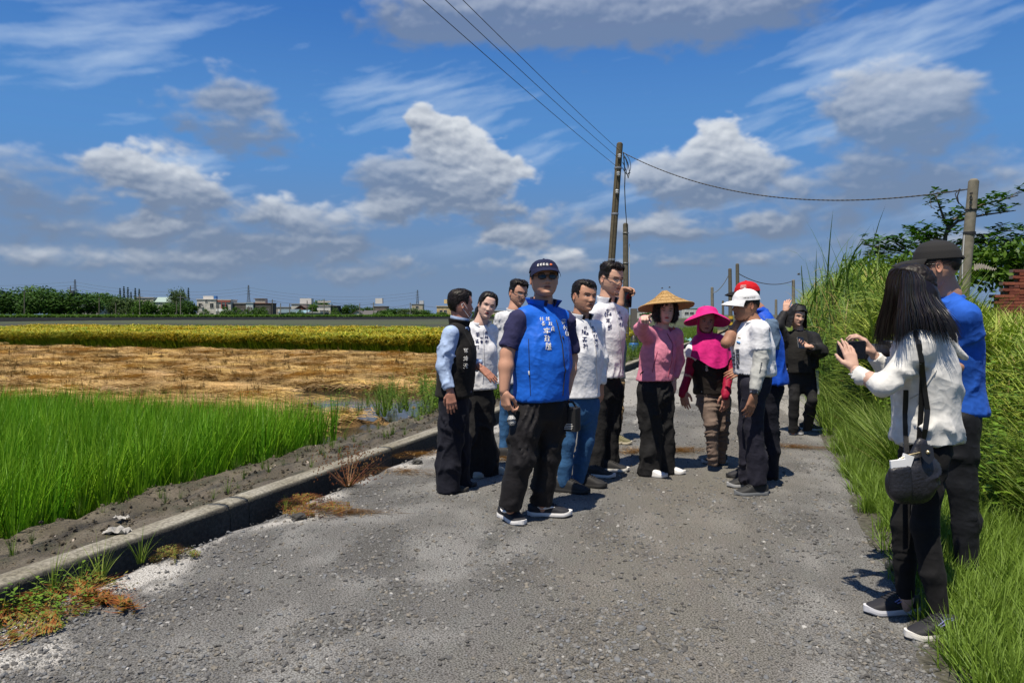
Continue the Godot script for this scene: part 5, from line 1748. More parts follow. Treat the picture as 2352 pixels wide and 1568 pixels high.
func head_into(mb: MB, mid: Vector3, bs: Basis, h: float, o := {}) -> void:
	var skin: Color = o.get("skin", Color(0.42, 0.215, 0.13))
	var female: bool = o.get("female", false)
	var lip: Color = o.get("lip", Color(0.30, 0.115, 0.085))
	var brow: Color = Color(0.03, 0.022, 0.018)
	var nu := 72
	var nv := 76
	var start := mb.v.size()
	var nose: float = o.get("nose", 0.085)
	for j in nv + 1:
		var y := 0.5 * cos(PI * lerpf(0.0, 1.0, float(j) / nv))
		for i in nu:
			var q := float(i) / nu * 2.0 - 1.0
			var u := signf(q) * PI * (absf(q) * 0.62 + 0.38 * pow(absf(q), 2.6))
			var p := head_pt(u, y)
			var c := skin
			if absf(u) < 1.3:
				var x := p.x
				var ax := absf(x)
				var nn := 0.0
				if y < 0.05 and y > -0.21:
					nn = clampf((0.05 - y) / 0.19, 0.0, 1.0) if y > -0.14 else clampf((y + 0.21) / 0.07, 0.0, 1.0)
				var sg := 0.034 + 0.032 * clampf((0.05 - y) / 0.19, 0.0, 1.0)
				var dz := nose * pow(nn, 1.2) * gauss(x, sg)
				dz += 0.03 * nn * gauss(ax - 0.055, 0.03) * gauss(y + 0.155, 0.03)
				dz -= 0.042 * gauss(ax - 0.135, 0.085) * gauss(y - 0.005, 0.05)
				dz += 0.022 * gauss(ax - 0.13, 0.05) * gauss(y - 0.002, 0.026)
				dz += 0.016 * gauss(ax - 0.13, 0.1) * gauss(y - 0.085, 0.03)
				dz += 0.022 * gauss(ax - 0.19, 0.09) * gauss(y + 0.11, 0.07)
				dz += 0.028 * gauss(x, 0.10) * gauss(y + 0.265, 0.05)
				dz -= 0.020 * gauss(y + 0.268, 0.010) * gauss(x, 0.085)
				dz -= 0.016 * gauss(x, 0.11) * gauss(y + 0.335, 0.025)
				dz += 0.034 * gauss(x, 0.10) * gauss(y + 0.42, 0.06)
				dz -= 0.010 * gauss(ax - 0.115 - (y + 0.2) * -0.35, 0.018) * gauss(y + 0.22, 0.06)
				p.z += dz
				# features: eyes, brows, lips are colours of the thing itself
				var ex := (ax - 0.132)
				var lid := 0.021 * (1.0 - (ex / 0.062) * (ex / 0.062))
				if absf(ex) < 0.062 and y < lid + 0.004 and y > -lid * 0.8:
					c = Color(0.5, 0.47, 0.44)
					if absf(ex) < 0.026:
						c = Color(0.012, 0.009, 0.008)
				if absf(ex) < 0.066 and absf(y - (lid + 0.010)) < 0.009:
					c = Color(0.05, 0.03, 0.025)
				var by := 0.085 + 0.02 * (1.0 - pow((ax - 0.14) / 0.09, 2.0)) 
				if ax > 0.048 and ax < 0.225 and absf(y - by + 0.012) < (0.013 if female else 0.019):
					c = brow
				var lw := 0.094 * (1.0 - pow(absf(y + 0.267) / 0.042, 2.0))
				if absf(y + 0.267) < 0.040 and ax < lw:
					c = lip
					if absf(y + 0.268) < 0.007:
						c = lip * 0.35
				if gauss(ax - 0.036, 0.02) * gauss(y + 0.185, 0.012) > 0.55:
					c = skin * 0.35
				# blotchy skin: redder cheeks, nose and ears
				c = Color(c.r * (1.0 + 0.08 * nz2.get_noise_3d(x * 9.0, y * 9.0, mid.x * 3.0)), c.g, c.b)
			mb.col = c
			mb.vert(mid + bs * (p * h))
	for j in nv:
		for i in nu:
			var a := start + j * nu + i
			var b := start + j * nu + (i + 1) % nu
			mb.tri(a, b, a + nu)
			mb.tri(b, b + nu, a + nu)
	# ears
	for sg in [-1.0, 1.0]:
		var es := mb.v.size()
		mb.col = Color(skin.r * 1.04, skin.g * 0.93, skin.b * 0.93)
		for j in 9:
			var f := j / 8.0
			for i in 14:
				var an := TAU * i / 14.0
				var r := lerpf(1.0, 0.0, f) if f > 0.5 else 1.0
				var rim := 0.018 if f < 0.5 else -0.01 + 0.022 * gauss(r - 0.8, 0.25)
				if f < 0.5:
					rim = 0.036 * f * 2.0
				else:
					rim = 0.036 - 0.03 * gauss(r - 0.35, 0.35)
				var p := Vector3(sg * (0.318 + rim), -0.045 + 0.105 * r * sin(an) * (1.0 if sin(an) > 0 else 0.95), -0.035 + (0.06 + 0.012 * sin(an)) * r * cos(an) - rim * 0.5)
				mb.vert(mid + bs * (p * h))
		for j in 8:
			for i in 14:
				var a := es + j * 14 + i
				var b := es + j * 14 + (i + 1) % 14
				if sg > 0:
					mb.tri(a, a + 14, b); mb.tri(b, a + 14, b + 14)
				else:
					mb.tri(a, b, a + 14); mb.tri(b, b + 14, a + 14)

func hair_mesh(mid: Vector3, bs: Basis, h: float, style: String, seed := 0.0) -> MB:
	var mb := MB.new()
	var nu := 84
	var nv := 44
	var ids := {}
	var tk := func(u: float, y: float) -> float:
		var au := absf(u)
		match style:
			"short":     # cropped sides, fuller on top
				var line := 0.30 - 0.04 * cos(u * 3.0) if au < 1.05 else lerpf(0.26, -0.02, smoothstep(1.05, 1.25, au))
				if au > 1.25: line = lerpf(-0.02, 0.10, gauss(au - 1.62, 0.18))
				if au > 1.9: line = lerpf(-0.02, -0.30, smoothstep(1.9, 2.5, au))
				if y < line: return -1.0
				return lerpf(0.012, 0.055, smoothstep(0.1, 0.38, y)) * smoothstep(line - 0.01, line + 0.1, y) + 0.006
			"quiff":
				var line := 0.32 - 0.03 * cos(u * 4.0) if au < 1.0 else lerpf(0.28, 0.0, smoothstep(1.0, 1.2, au))
				if au > 1.2: line = lerpf(0.0, 0.10, gauss(au - 1.62, 0.2))
				if au > 1.9: line = lerpf(0.0, -0.28, smoothstep(1.9, 2.5, au))
				if y < line: return -1.0
				return lerpf(0.010, 0.085, smoothstep(0.18, 0.40, y)) * smoothstep(line - 0.01, line + 0.08, y) + 0.006
			"sides":     # what shows under a cap
				var line := -0.05 if au > 1.1 else 9.0
				if au > 1.3: line = lerpf(-0.05, 0.08, gauss(au - 1.62, 0.18))
				if au > 1.9: line = lerpf(0.0, -0.14, smoothstep(1.9, 2.5, au))
				if y < line or y > 0.3: return -1.0
				return 0.018
			"bob":
				var line := 0.27 if au < 0.72 else -0.46
				if au < 0.72: line = 0.27 + 0.05 * sin(u * 3.0)
				if y < line: return -1.0
				return lerpf(0.17, 0.075, smoothstep(-0.3, 0.35, y)) * smoothstep(0.60, 0.95, au + (0.6 if y > 0.3 else 0.0)) + 0.02
			"tied":
				var line := 0.34 if au < 0.5 else lerpf(0.34, -0.06, smoothstep(0.5, 1.3, au))
				if au > 1.3: line = lerpf(-0.06, 0.06, gauss(au - 1.6, 0.2))
				if au > 1.9: line = lerpf(0.0, -0.34, smoothstep(1.9, 2.4, au))
				if y < line: return -1.0
				return 0.05 * smoothstep(line - 0.01, line + 0.12, y) + 0.006
		return 0.02
	for j in nv + 1:
		var y := lerpf(0.5, -0.5, pow(float(j) / nv, 0.9))
		for i in nu:
			var u := (float(i) / nu * 2.0 - 1.0) * PI
			var t: float = tk.call(u, y)
			if t >= 0.0:
				var n := nz2.get_noise_3d(u * 5.0 + seed, y * 22.0, seed)
				var p := head_pt(u, y, t * (1.0 + 0.35 * n) + 0.004)
				var k := 0.8 + 0.5 * rng.randf()
				mb.col = Color(0.011, 0.009, 0.008) * k
				ids[j * nu + i] = mb.vert(mid + bs * (p * h))
	for j in nv:
		for i in nu:
			var a := j * nu + i
			var b := j * nu + (i + 1) % nu
			if ids.has(a) and ids.has(b) and ids.has(a + nu) and ids.has(b + nu):
				mb.tri(ids[a], ids[b], ids[a + nu])
				mb.tri(ids[b], ids[b + nu], ids[a + nu])
	# loose locks
	var locks := 900 if style in ["quiff", "short", "bob", "tied"] else 120
	for k in locks:
		var u := rng.randf_range(-PI, PI)
		var y := rng.randf_range(-0.4, 0.49)
		var t: float = tk.call(u, y)
		if t < 0.0:
			continue
		var p := head_pt(u, y, t * 0.8)
		var n := (head_pt(u, y, 0.2) - head_pt(u, y, 0.0)).normalized()
		var down := Vector3(0, -1, 0)
		var dir := (n * 0.9 + Vector3(0, 0.5, 0.25)).normalized() if style in ["quiff", "short"] else (down + n * 0.25).normalized()
		var l := {"quiff": 0.10, "short": 0.05, "bob": 0.16, "tied": 0.12, "sides": 0.03}.get(style, 0.05) as float
		if style in ["quiff"] and y < 0.28:
			l = 0.03
		mb.col = Color(0.012, 0.010, 0.009) * rng.randf_range(0.7, 1.8)
		var sd := n.cross(dir).normalized()
		var q := MB.new()
		q.col = mb.col
		q.blade(p * h, dir, n * -0.2 + Vector3(0, -0.15, 0), l * h * rng.randf_range(0.7, 1.4), 0.03 * h, sd, 3, 0.8)
		mb.append(q, Transform3D(bs, mid))
	return mb

func cap_into(mid: Vector3, bs: Basis, h: float, low := 0.17, brim := 0.36, tilt := 0.0) -> Array:
	var dome := MB.new()
	var nu := 48
	var nv := 16
	for j in nv + 1:
		var f := float(j) / nv
		var y := lerpf(0.5, low, f)
		for i in nu:
			var u := TAU * i / nu
			var g := 0.045 + 0.004 * sin(u * 3.0) 
			var p := head_pt(u, y, g)
			if j == 0:
				p = head_pt(u, 0.485, g) * Vector3(0.2, 1.0, 0.2) + Vector3(0, 0.02, 0)
			p.y += 0.015 * cos(u) * f * 0.0 - tilt * cos(u) * f
			dome.vert(mid + bs * (p * h))
	for j in nv:
		for i in nu:
			var a := j * nu + i
			var b := j * nu + (i + 1) % nu
			dome.tri(a, b, a + nu)
			dome.tri(b, b + nu, a + nu)
	var br := MB.new()
	var mm := 22
	for side in 2:
		for i in mm + 1:
			var u := lerpf(-1.25, 1.25, float(i) / mm)
			var p := head_pt(u, low + 0.012, 0.042)
			p.y -= tilt * cos(u)
			for k in 5:
				var f := k / 4.0
				var ext := brim * pow(maxf(0.0, cos(u * 1.18)), 0.55) * f
				var q := p + Vector3(p.x * 0.10 * f, -0.10 * f * f - 0.10 * pow(absf(u) / 1.25, 2.0) * f - tilt * 0.5 * f, ext)
				q.y -= 0.018 * side
				br.vert(mid + bs * (q * h))
	var wv := 5
	for side in 2:
		var off := side * (mm + 1) * wv
		for i in mm:
			for k in 4:
				var a := off + i * wv + k
				if side == 0:
					br.tri(a, a + 1, a + wv); br.tri(a + 1, a + wv + 1, a + wv)
				else:
					br.tri(a, a + wv, a + 1); br.tri(a + 1, a + wv, a + wv + 1)
	var half := (mm + 1) * wv
	for i in mm:
		var a := i * wv + 4
		br.tri(a, a + half, a + wv)
		br.tri(a + wv, a + half, a + wv + half)
	return [dome, br]

# ---------- hand: palm, four fingers, thumb ----------
func hand_into(mb: MB, wrist: Vector3, dir: Vector3, palm: Vector3, thumb: float, curl: Array, skin: Color, sc := 1.0) -> void:
	# dir: wrist to knuckles; palm: the way the palm faces; thumb: +1 / -1, side of the thumb along dir x palm
	var dd := dir.normalized()
	var pn := (palm - dd * palm.dot(dd)).normalized()
	var sd := dd.cross(pn).normalized() * thumb
	var f := SDF.new()
	var r := 0.2 * sc
	f.setup(wrist - Vector3(r, r, r), wrist + Vector3(r, r, r), 0.0048 * maxf(1.0, sc))
	var k := 0.008 * sc
	var w0 := wrist - dd * 0.015 * sc
	f.cap(w0, wrist + dd * 0.03 * sc, 0.027 * sc, 0.024 * sc, k, pn, 0.7)
	for i in 4:
		var off := (1.5 - i) * 0.0195 * sc
		var kn := wrist + dd * (0.088 - 0.004 * absf(i - 1.0)) * sc + sd * off
		f.cap(wrist + dd * 0.02 * sc + sd * off * 0.55, kn, 0.0145 * sc, 0.0112 * sc, 0.014 * sc)
		var c: float = curl[i + 1]
		var p := kn
		var ang := c * 0.55
		var lens := [[0.042, 0.026, 0.021], [0.046, 0.029, 0.022], [0.043, 0.027, 0.021], [0.034, 0.020, 0.018]][i] as Array
		var splay := sd * (1.5 - i) * 0.05
		for j in 3:
			var d2 := (dd * cos(ang) + pn * sin(ang) + splay * cos(ang)).normalized()
			var q: Vector3 = p + d2 * (lens[j] * sc)
			f.cap(p, q, (0.0100 - j * 0.0012) * sc, (0.0090 - j * 0.0013) * sc, 0.004 * sc)
			p = q
			ang += c * (0.95 if j == 0 else 0.75)
	var tb := wrist + dd * 0.022 * sc + sd * 0.018 * sc
	var tc: float = curl[0]
	var t1 := tb + (dd * 0.62 + sd * (0.72 - 0.4 * tc) + pn * (0.25 + 0.5 * tc)).normalized() * 0.040 * sc
	var t2 := t1 + (dd * 0.82 + sd * (0.42 - 0.7 * tc) + pn * (0.22 + 0.5 * tc)).normalized() * 0.033 * sc
	var t3 := t2 + (dd * 0.88 + sd * (0.22 - 0.85 * tc) + pn * (0.2 + 0.4 * tc)).normalized() * 0.026 * sc
	f.cap(tb, t1, 0.0155 * sc, 0.0125 * sc, 0.012 * sc)
	f.cap(t1, t2, 0.0118 * sc, 0.0105 * sc, 0.004 * sc)
	f.cap(t2, t3, 0.0105 * sc, 0.0080 * sc, 0.003 * sc)
	mb.col = skin
	f.net(mb)

# ---------- shoe ----------
func shoe_pt(f: float, a: float, len: float, top := 1.0) -> Vector3:   # local: z from heel to toe, y up
	var ws := [0.034, 0.036, 0.036, 0.035, 0.037, 0.042, 0.046, 0.048, 0.048, 0.047, 0.045]
	var hs := [0.075, 0.088, 0.092, 0.095, 0.098, 0.092, 0.078, 0.064, 0.054, 0.046, 0.030]
	var q := clampf(f, 0.0, 0.9999) * 10.0
	var i := int(q)
	var w := lerpf(ws[i], ws[i + 1], q - i)
	if f > 0.74:
		w *= sqrt(maxf(0.0, 1.0 - pow((f - 0.74) / 0.262, 2.2)))
	if f < 0.1:
		w *= sqrt(maxf(0.0, 1.0 - pow((0.1 - f) / 0.102, 2.0)))
	var h := lerpf(hs[i], hs[i + 1], q - i) * top
	var c := cos(a)
	return Vector3(signf(c) * pow(absf(c), 0.75) * w + 0.004 * sin(f * 3.0), 0.022 + (h - 0.022) * pow(maxf(sin(a), 0.0), 0.62), (f - 0.22) * len)

func shoe(root: Node3D, at: Vector3, dir: Vector3, len: float, up: Color, sole: Color, opt := {}) -> void:
	var z := Vector3(dir.x, 0, dir.z).normalized()
	var bs := Basis(Vector3.UP.cross(z).normalized(), Vector3.UP, z)
	if opt.has("pitch"):
		bs = bs * Basis(Vector3.RIGHT, opt.pitch)
	var xf := Transform3D(bs, at)
	var wide: float = opt.get("wide", 1.0) * len / 0.28
	var b := MB.new()
	var n := 22
	var m := 16
	for i in n + 1:
		for j in m + 1:
			var p := shoe_pt(float(i) / n, PI * j / m, len, opt.get("top", 1.0))
			p.x *= wide
			p.y += nz2.get_noise_3d(p.x * 40.0, p.z * 30.0, at.x * 9.0) * 0.0025
			b.vert(xf * p)
	for i in n:
		for j in m:
			var a := i * (m + 1) + j
			b.tri(a, a + 1, a + m + 1)
			b.tri(a + 1, a + m + 2, a + m + 1)
	var mu := mat("shoe_%s" % up.to_html(), up.linear_to_srgb(), opt.get("rough", 0.75), {"normal": noise_tex("clothn", 0.06, 3, Color.BLACK, Color.WHITE, true, 3.0, 256), "nscale": 0.5, "scale": 9.0})
	var o := put(b.mesh(true), "shoe", mu, root)
	var s := MB.new()
	var th: float = minf(opt.get("sole", 0.026), 0.028)
	for i in n + 1:
		var f := float(i) / n
		for q in [[0.94, 0.0], [1.06, 0.006], [1.08, th * 0.6], [1.03, th]]:
			for sg in [-1.0, 1.0]:
				var p := shoe_pt(f, 0.0 if sg > 0 else PI, len)
				p.x = (p.x - 0.004 * sin(f * 3.0)) * q[0] * wide + 0.004 * sin(f * 3.0)
				p.y = q[1] + 0.012 * smoothstep(0.78, 1.0, f) + (0.006 * smoothstep(0.25, 0.0, f) if q[1] > 0.01 else 0.004 * smoothstep(0.08, 0.0, f))
				p.z *= 1.03
				s.vert(xf * p)
	for i in n:
		for q in 3:
			for e in 2:
				var a := i * 8 + q * 2 + e
				if e == 0:
					s.tri(a, a + 8, a + 2); s.tri(a + 2, a + 8, a + 10)
				else:
					s.tri(a, a + 2, a + 8); s.tri(a + 2, a + 10, a + 8)
		var l := i * 8
		s.tri(l, l + 1, l + 8); s.tri(l + 1, l + 9, l + 8)
		s.tri(l + 6, l + 14, l + 7); s.tri(l + 7, l + 14, l + 15)
	for e in [0, n]:
		var l: int = e * 8
		for q in 3:
			s.tri(l + q * 2, l + q * 2 + 1, l + q * 2 + 2); s.tri(l + q * 2 + 1, l + q * 2 + 3, l + q * 2 + 2)
	put(s.mesh(false), "sole", mat("sole_%s" % sole.to_html(), sole.linear_to_srgb(), 0.7), o)
	if opt.get("laces", true):
		var lc := MB.new()
		for k in 5:
			var f := 0.40 + k * 0.06
			var pts := []
			for j in 7:
				var p := shoe_pt(f + 0.02 * (j % 2), PI * lerpf(0.30, 0.70, j / 6.0), len, opt.get("top", 1.0))
				p.x *= wide
				pts.append(xf * (p + Vector3(0, 0.003, 0)))
			lc.tube(pts, [0.003], 4)
		put(lc.mesh(true), "laces", mat("lace_%s" % (opt.get("lace", up) as Color).to_html(), (opt.get("lace", up) as Color).linear_to_srgb(), 0.8), o)
	for mk in opt.get("marks", []):   # stripes on both sides: list of [f, angle share] points, width
		for sg in [0, 1]:
			var rb := MB.new()
			var pts := []
			var rad := []
			var line: Array = mk[0]
			for k in line.size():
				var an: float = line[k][1] * PI * 0.5
				var p := shoe_pt(line[k][0], an if sg == 0 else PI - an, len, opt.get("top", 1.0))
				p.x *= wide
				p.x += 0.003 * (1.0 if sg == 0 else -1.0)
				pts.append(xf * p)
				rad.append(line[k][2] * 0.5)
			rb.tube(pts, rad, 6)
			put(rb.mesh(true), "stripe", mat("mark_%s" % (mk[1] as Color).to_html(), (mk[1] as Color).linear_to_srgb(), 0.6), o)

# ---------- people ----------
func cloth(key: String, c: Color, rough := 0.85, n := 0.22, sc := 5.0) -> StandardMaterial3D:
	return mat("cloth_" + key, c.linear_to_srgb(), rough, {"tex": noise_tex("clotht", 0.05, 4, Color(0.86, 0.86, 0.86), Color(1.06, 1.06, 1.06), false, 3.0, 256), "normal": noise_tex("folds", 0.006, 3, Color.BLACK, Color.WHITE, true, 16.0, 512, FastNoiseLite.TYPE_SIMPLEX_SMOOTH, FastNoiseLite.FRACTAL_RIDGED), "nscale": 0.34, "scale": 1.5, "rim": 0.12, "spec": 0.3})

class Pose:
	var root: Node3D
	var base := Vector3.ZERO
	var d := 5.0
	var neck := Vector3.ZERO
	var pel := Vector3.ZERO
	var head := Vector3.ZERO
	var hb := Basis.IDENTITY
	var h := 0.23
	var tf := Vector3(0, 0, 1)
	var arms := []
	var legs := []
	var skin := Color(0.42, 0.215, 0.13)
	var tor := [0.18, 0.17, 0.18]
	var flat := 0.66

func pj(p: Pose, q: Array) -> Vector3:
	return W(q[0], q[1], p.d - (q[2] if q.size() > 2 else 0.0) * -1.0) - p.base

func pose(label: String, at: Array, sp: Dictionary) -> Pose:
	var p := Pose.new()
	p.base = G(at[0], at[1])
	p.d = -p.base.z
	p.root = thing("person", label, "person", p.base)
	p.neck = pj(p, sp.neck)
	p.pel = pj(p, sp.pel)
	p.head = pj(p, sp.head)
	p.h = sp.get("h", 0.23)
	p.tf = (sp.tf as Vector3).normalized()
	var f := (sp.face as Vector3).normalized()
	var u: Vector3 = sp.get("up", Vector3.UP)
	u = (u - f * u.dot(f)).normalized()
	p.hb = Basis(u.cross(f).normalized() * sp.get("fw", 1.0), u, f)
	p.skin = sp.get("skin", p.skin)
	p.skin = Color(p.skin.r * 0.98, p.skin.g * 1.04, p.skin.b * 1.14)
	p.tor = []
	for t in sp.get("tor", [0.18, 0.17, 0.18]):
		p.tor.append(t * 0.92)
	p.flat = sp.get("flat", p.flat)
	for a in sp.arms:
		p.arms.append([pj(p, a[0]), pj(p, a[1]), pj(p, a[2])])
	for l in sp.legs:
		p.legs.append([pj(p, l[0]), pj(p, l[1]), pj(p, l[2])])
	return p

func bounds(pts: Array, m: float) -> Array:
	var lo: Vector3 = pts[0]
	var hi: Vector3 = pts[0]
	for q in pts:
		lo = lo.min(q)
		hi = hi.max(q)
	return [lo - Vector3(m, m, m), hi + Vector3(m, m, m)]

func skin_mat() -> StandardMaterial3D:
	return mat("skin", Color.WHITE, 0.6, {"vc": true, "spec": 0.4, "normal": noise_tex("clothn", 0.06, 3, Color.BLACK, Color.WHITE, true, 3.0, 256), "nscale": 0.25, "scale": 12.0})

# the body itself: one mesh of head, neck, trunk, limbs and hands
func flesh(p: Pose, hands: Array, ho := {}, arm_r := [0.046, 0.042, 0.028]) -> void:
	var pts := [p.neck, p.pel, p.head]
	for a in p.arms + p.legs:
		pts.append_array(a)
	var b := bounds(pts, 0.14)
	var f := SDF.new()
	f.setup(b[0], b[1], 0.013)
	var s: float = p.h / 0.23
	f.cap(p.pel, p.pel.lerp(p.neck, 0.75), p.tor[0] * 0.8, p.tor[2] * 0.8, 0.03, p.tf, p.flat)
	f.cap(p.neck - Vector3(0, 0.05, 0) , p.neck, 0.056 * s, 0.058 * s, 0.03)
	f.cap(p.neck, p.head - p.hb.y * 0.05 - p.hb.z * 0.022, 0.058 * s, 0.056 * s, 0.03)
	for a in p.arms:
		f.cap(p.pel.lerp(p.neck, 0.85), a[0], 0.05, 0.05, 0.04)
		f.cap(a[0], a[1], arm_r[0] * 1.05, arm_r[1] * 0.92, 0.02)
		f.cap(a[1], a[1].lerp(a[2], 0.35), arm_r[1] * 0.92, arm_r[1], 0.02)
		f.cap(a[1].lerp(a[2], 0.35), a[2], arm_r[1], arm_r[2], 0.02)
	for l in p.legs:
		f.cap(l[0], l[1], 0.06, 0.045, 0.03)
		f.cap(l[1], l[2], 0.043, 0.034, 0.02)
		f.cap(l[2], l[2] + Vector3(0, -0.04, 0), 0.034, 0.03, 0.02)
	var mb := MB.new()
	mb.col = p.skin
	f.net(mb)
	var o := {"skin": p.skin}
	o.merge(ho)
	head_into(mb, p.head, p.hb, p.h, o)
	for i in hands.size():
		var q: Array = hands[i]     # [dir, palm, thumb, curl, scale]
		if q.is_empty():
			continue
		hand_into(mb, p.arms[i][2], q[0], q[1], q[2], q[3], p.skin, q[4] if q.size() > 4 else 1.0)
	put(mb.mesh(true, true), "body", skin_mat(), p.root)

# upper garment; returns its field for zips and lettering. o: name, mat, grow, hem (pixel row), sleeve 0..2 (1 = to the elbow), r: sleeve radii, wr
func top(p: Pose, o: Dictionary) -> SDF:
	var pts := [p.neck, p.pel]
	for a in p.arms:
		pts.append_array(a)
	var b := bounds(pts, 0.26)
	b[0].y = minf(b[0].y, p.pel.y - 0.1)
	b[1].y = maxf(p.neck.y + 0.12, b[1].y - 0.14)
	var g: float = o.get("grow", 0.012)
	var f := SDF.new()
	f.setup(b[0], b[1], o.get("cell", 0.013))
	var up := (p.neck - p.pel).normalized()
	var t := p.tor
	var fl: float = p.flat
	var lowr: float = o.get("skirt", 1.03) * t[0] + g
	f.cap(p.pel - Vector3(0, 0.16, 0), p.pel, lowr, t[0] + g, 0.04, p.tf, fl)
	f.cap(p.pel, p.pel.lerp(p.neck, 0.35), t[0] + g, t[1] + g, 0.06, p.tf, fl)
	f.cap(p.pel.lerp(p.neck, 0.35), p.pel.lerp(p.neck, 0.55), t[1] + g, t[2] + g, 0.06, p.tf, fl)
	f.cap(p.pel.lerp(p.neck, 0.55), p.pel.lerp(p.neck, 0.68), t[2] + g, t[2] * 0.86 + g, 0.06, p.tf, fl * 0.95)
	f.cap(p.pel.lerp(p.neck, 0.64), p.pel.lerp(p.neck, 0.87), t[2] * 0.80 + g * 0.6, 0.088 + g * 0.4, 0.05, p.tf, maxf(fl, 0.82))
	if o.has("belly"):
		f.cap(p.pel.lerp(p.neck, 0.12) + p.tf * 0.05, p.pel.lerp(p.neck, 0.4) + p.tf * 0.06, o.belly, o.belly, 0.06)
	if o.has("bust"):
		var ac := Vector3.UP.cross(p.tf)
		for sg in [-1.0, 1.0]:
			var c: Vector3 = p.pel.lerp(p.neck, 0.62) + ac * sg * 0.075 + p.tf * (t[2] * fl * 0.62)
			f.cap(c, c + up * 0.02, o.bust, o.bust * 0.9, 0.05)
	for i in p.arms.size():
		var a: Array = p.arms[i]
		var sh: Vector3 = a[0]
		f.cap(p.neck - up * 0.055, sh if o.get("armhole", true) else p.neck.lerp(sh, 0.78) - up * 0.01, 0.046 + g * 0.6, 0.044 + g, 0.05)
		var sl: float = o.get("sleeve", 2.0)
		if o.has("sleeves"):
			sl = o.sleeves[i]
		var r: Array = []
		for q in o.get("r", [0.062, 0.052, 0.042]):
			r.append(q * 0.92)
		if sl > 0.0:
			var e: Vector3 = sh.lerp(a[1], minf(sl, 1.0))
			f.cap(sh, e, r[0], lerpf(r[0], r[1], minf(sl, 1.0)), 0.05, Vector3.ZERO, 1.0, sl <= 1.0)
			if sl > 1.0:
				f.cap(a[1], a[1].lerp(a[2], sl - 1.0), r[1], lerpf(r[1], r[2], sl - 1.0), 0.025, Vector3.ZERO, 1.0, true)
		elif o.get("armhole", true):
			var out := (sh - p.neck).normalized()
			f.cap(sh - out * 0.05, sh - out * 0.03 - Vector3(0, 0.04, 0), 0.072 + g * 0.5, 0.075 + g * 0.5, 0.04)
	var yh := W(1176, o.hem, p.d).y - p.base.y
	f.cut(Vector3(0, yh, 0), (Vector3(0, -1, 0) + (o.get("hemtilt", Vector3.ZERO) as Vector3)).normalized())
	if o.has("open"):     # neckline: cut out a cone round the neck in front
		pass
	var m := net_mesh(f, o.get("wr", {}))
	put(m.mesh(true), o.name, o.mat, p.root)
	return f

func trousers(p: Pose, m: Material, r: Array, wr := {}, called := "trousers", cell := 0.014, drop := 0.055) -> SDF:
	r = [r[0] * 0.9, r[1] * 0.88, r[2] * 0.9]
	var pts := [p.pel]
	for l in p.legs:
		pts.append_array(l)
	var b := bounds(pts, 0.24)
	b[0].y += 0.02
	var f := SDF.new()
	f.setup(b[0], b[1], cell)
	f.cap(p.pel + Vector3(0, 0.07, 0), p.pel - Vector3(0, 0.05, 0), p.tor[0] * 0.97, p.tor[0] * 0.95, 0.05, p.tf, p.flat)
	for l in p.legs:
		f.cap(l[0], l[0].lerp(l[1], 0.5), r[0], lerpf(r[0], r[1], 0.6), 0.045)
		f.cap(l[0].lerp(l[1], 0.5), l[1], lerpf(r[0], r[1], 0.6), r[1], 0.025)
		f.cap(l[1], l[1].lerp(l[2], 0.55), r[1], lerpf(r[1], r[2], 0.45), 0.02)
		f.cap(l[1].lerp(l[2], 0.55), l[2] + Vector3(0, -drop, 0), lerpf(r[1], r[2], 0.45), r[2], 0.02, Vector3.ZERO, 1.0, true)
	put(net_mesh(f, wr).mesh(true), called, m, p.root)
	return f

# a point of a garment seen through a pixel
func hit(p: Pose, f: SDF, px: float, py: float, wr := {}, lift := 0.003) -> Vector3:
	var a := W(px, py, p.d - 0.7) - p.base
	var b := W(px, py, p.d + 0.6) - p.base
	var n := 130
	var last := 1.0
	for i in n:
		var q := a.lerp(b, i / float(n))
		var v := f.at(q)
		if v < 0.0:
			var q0 := a.lerp(b, (i - 1) / float(n))
			q = q0.lerp(q, clampf(last / (last - v), 0.0, 1.0))
			var g := f.grad(q)
			return q + g * (wrinkle(q, wr) + lift)
		last = v
	return Vector3(INF, INF, INF)

func line_on(p: Pose, f: SDF, px: Array, r: float, m: Material, called: String, wr := {}, steps := 8, parent: Node = null) -> void:
	var pts := []
	for i in px.size() - 1:
		for k in steps:
			var t := float(k) / steps
			var q := hit(p, f, lerpf(px[i][0], px[i + 1][0], t), lerpf(px[i][1], px[i + 1][1], t), wr, 0.0015)
			if q.x < 1e9:
				pts.append(q)
	if pts.size() > 2:
		put(tube_mesh(pts, [r], 5), called, m, p.root if parent == null else parent)

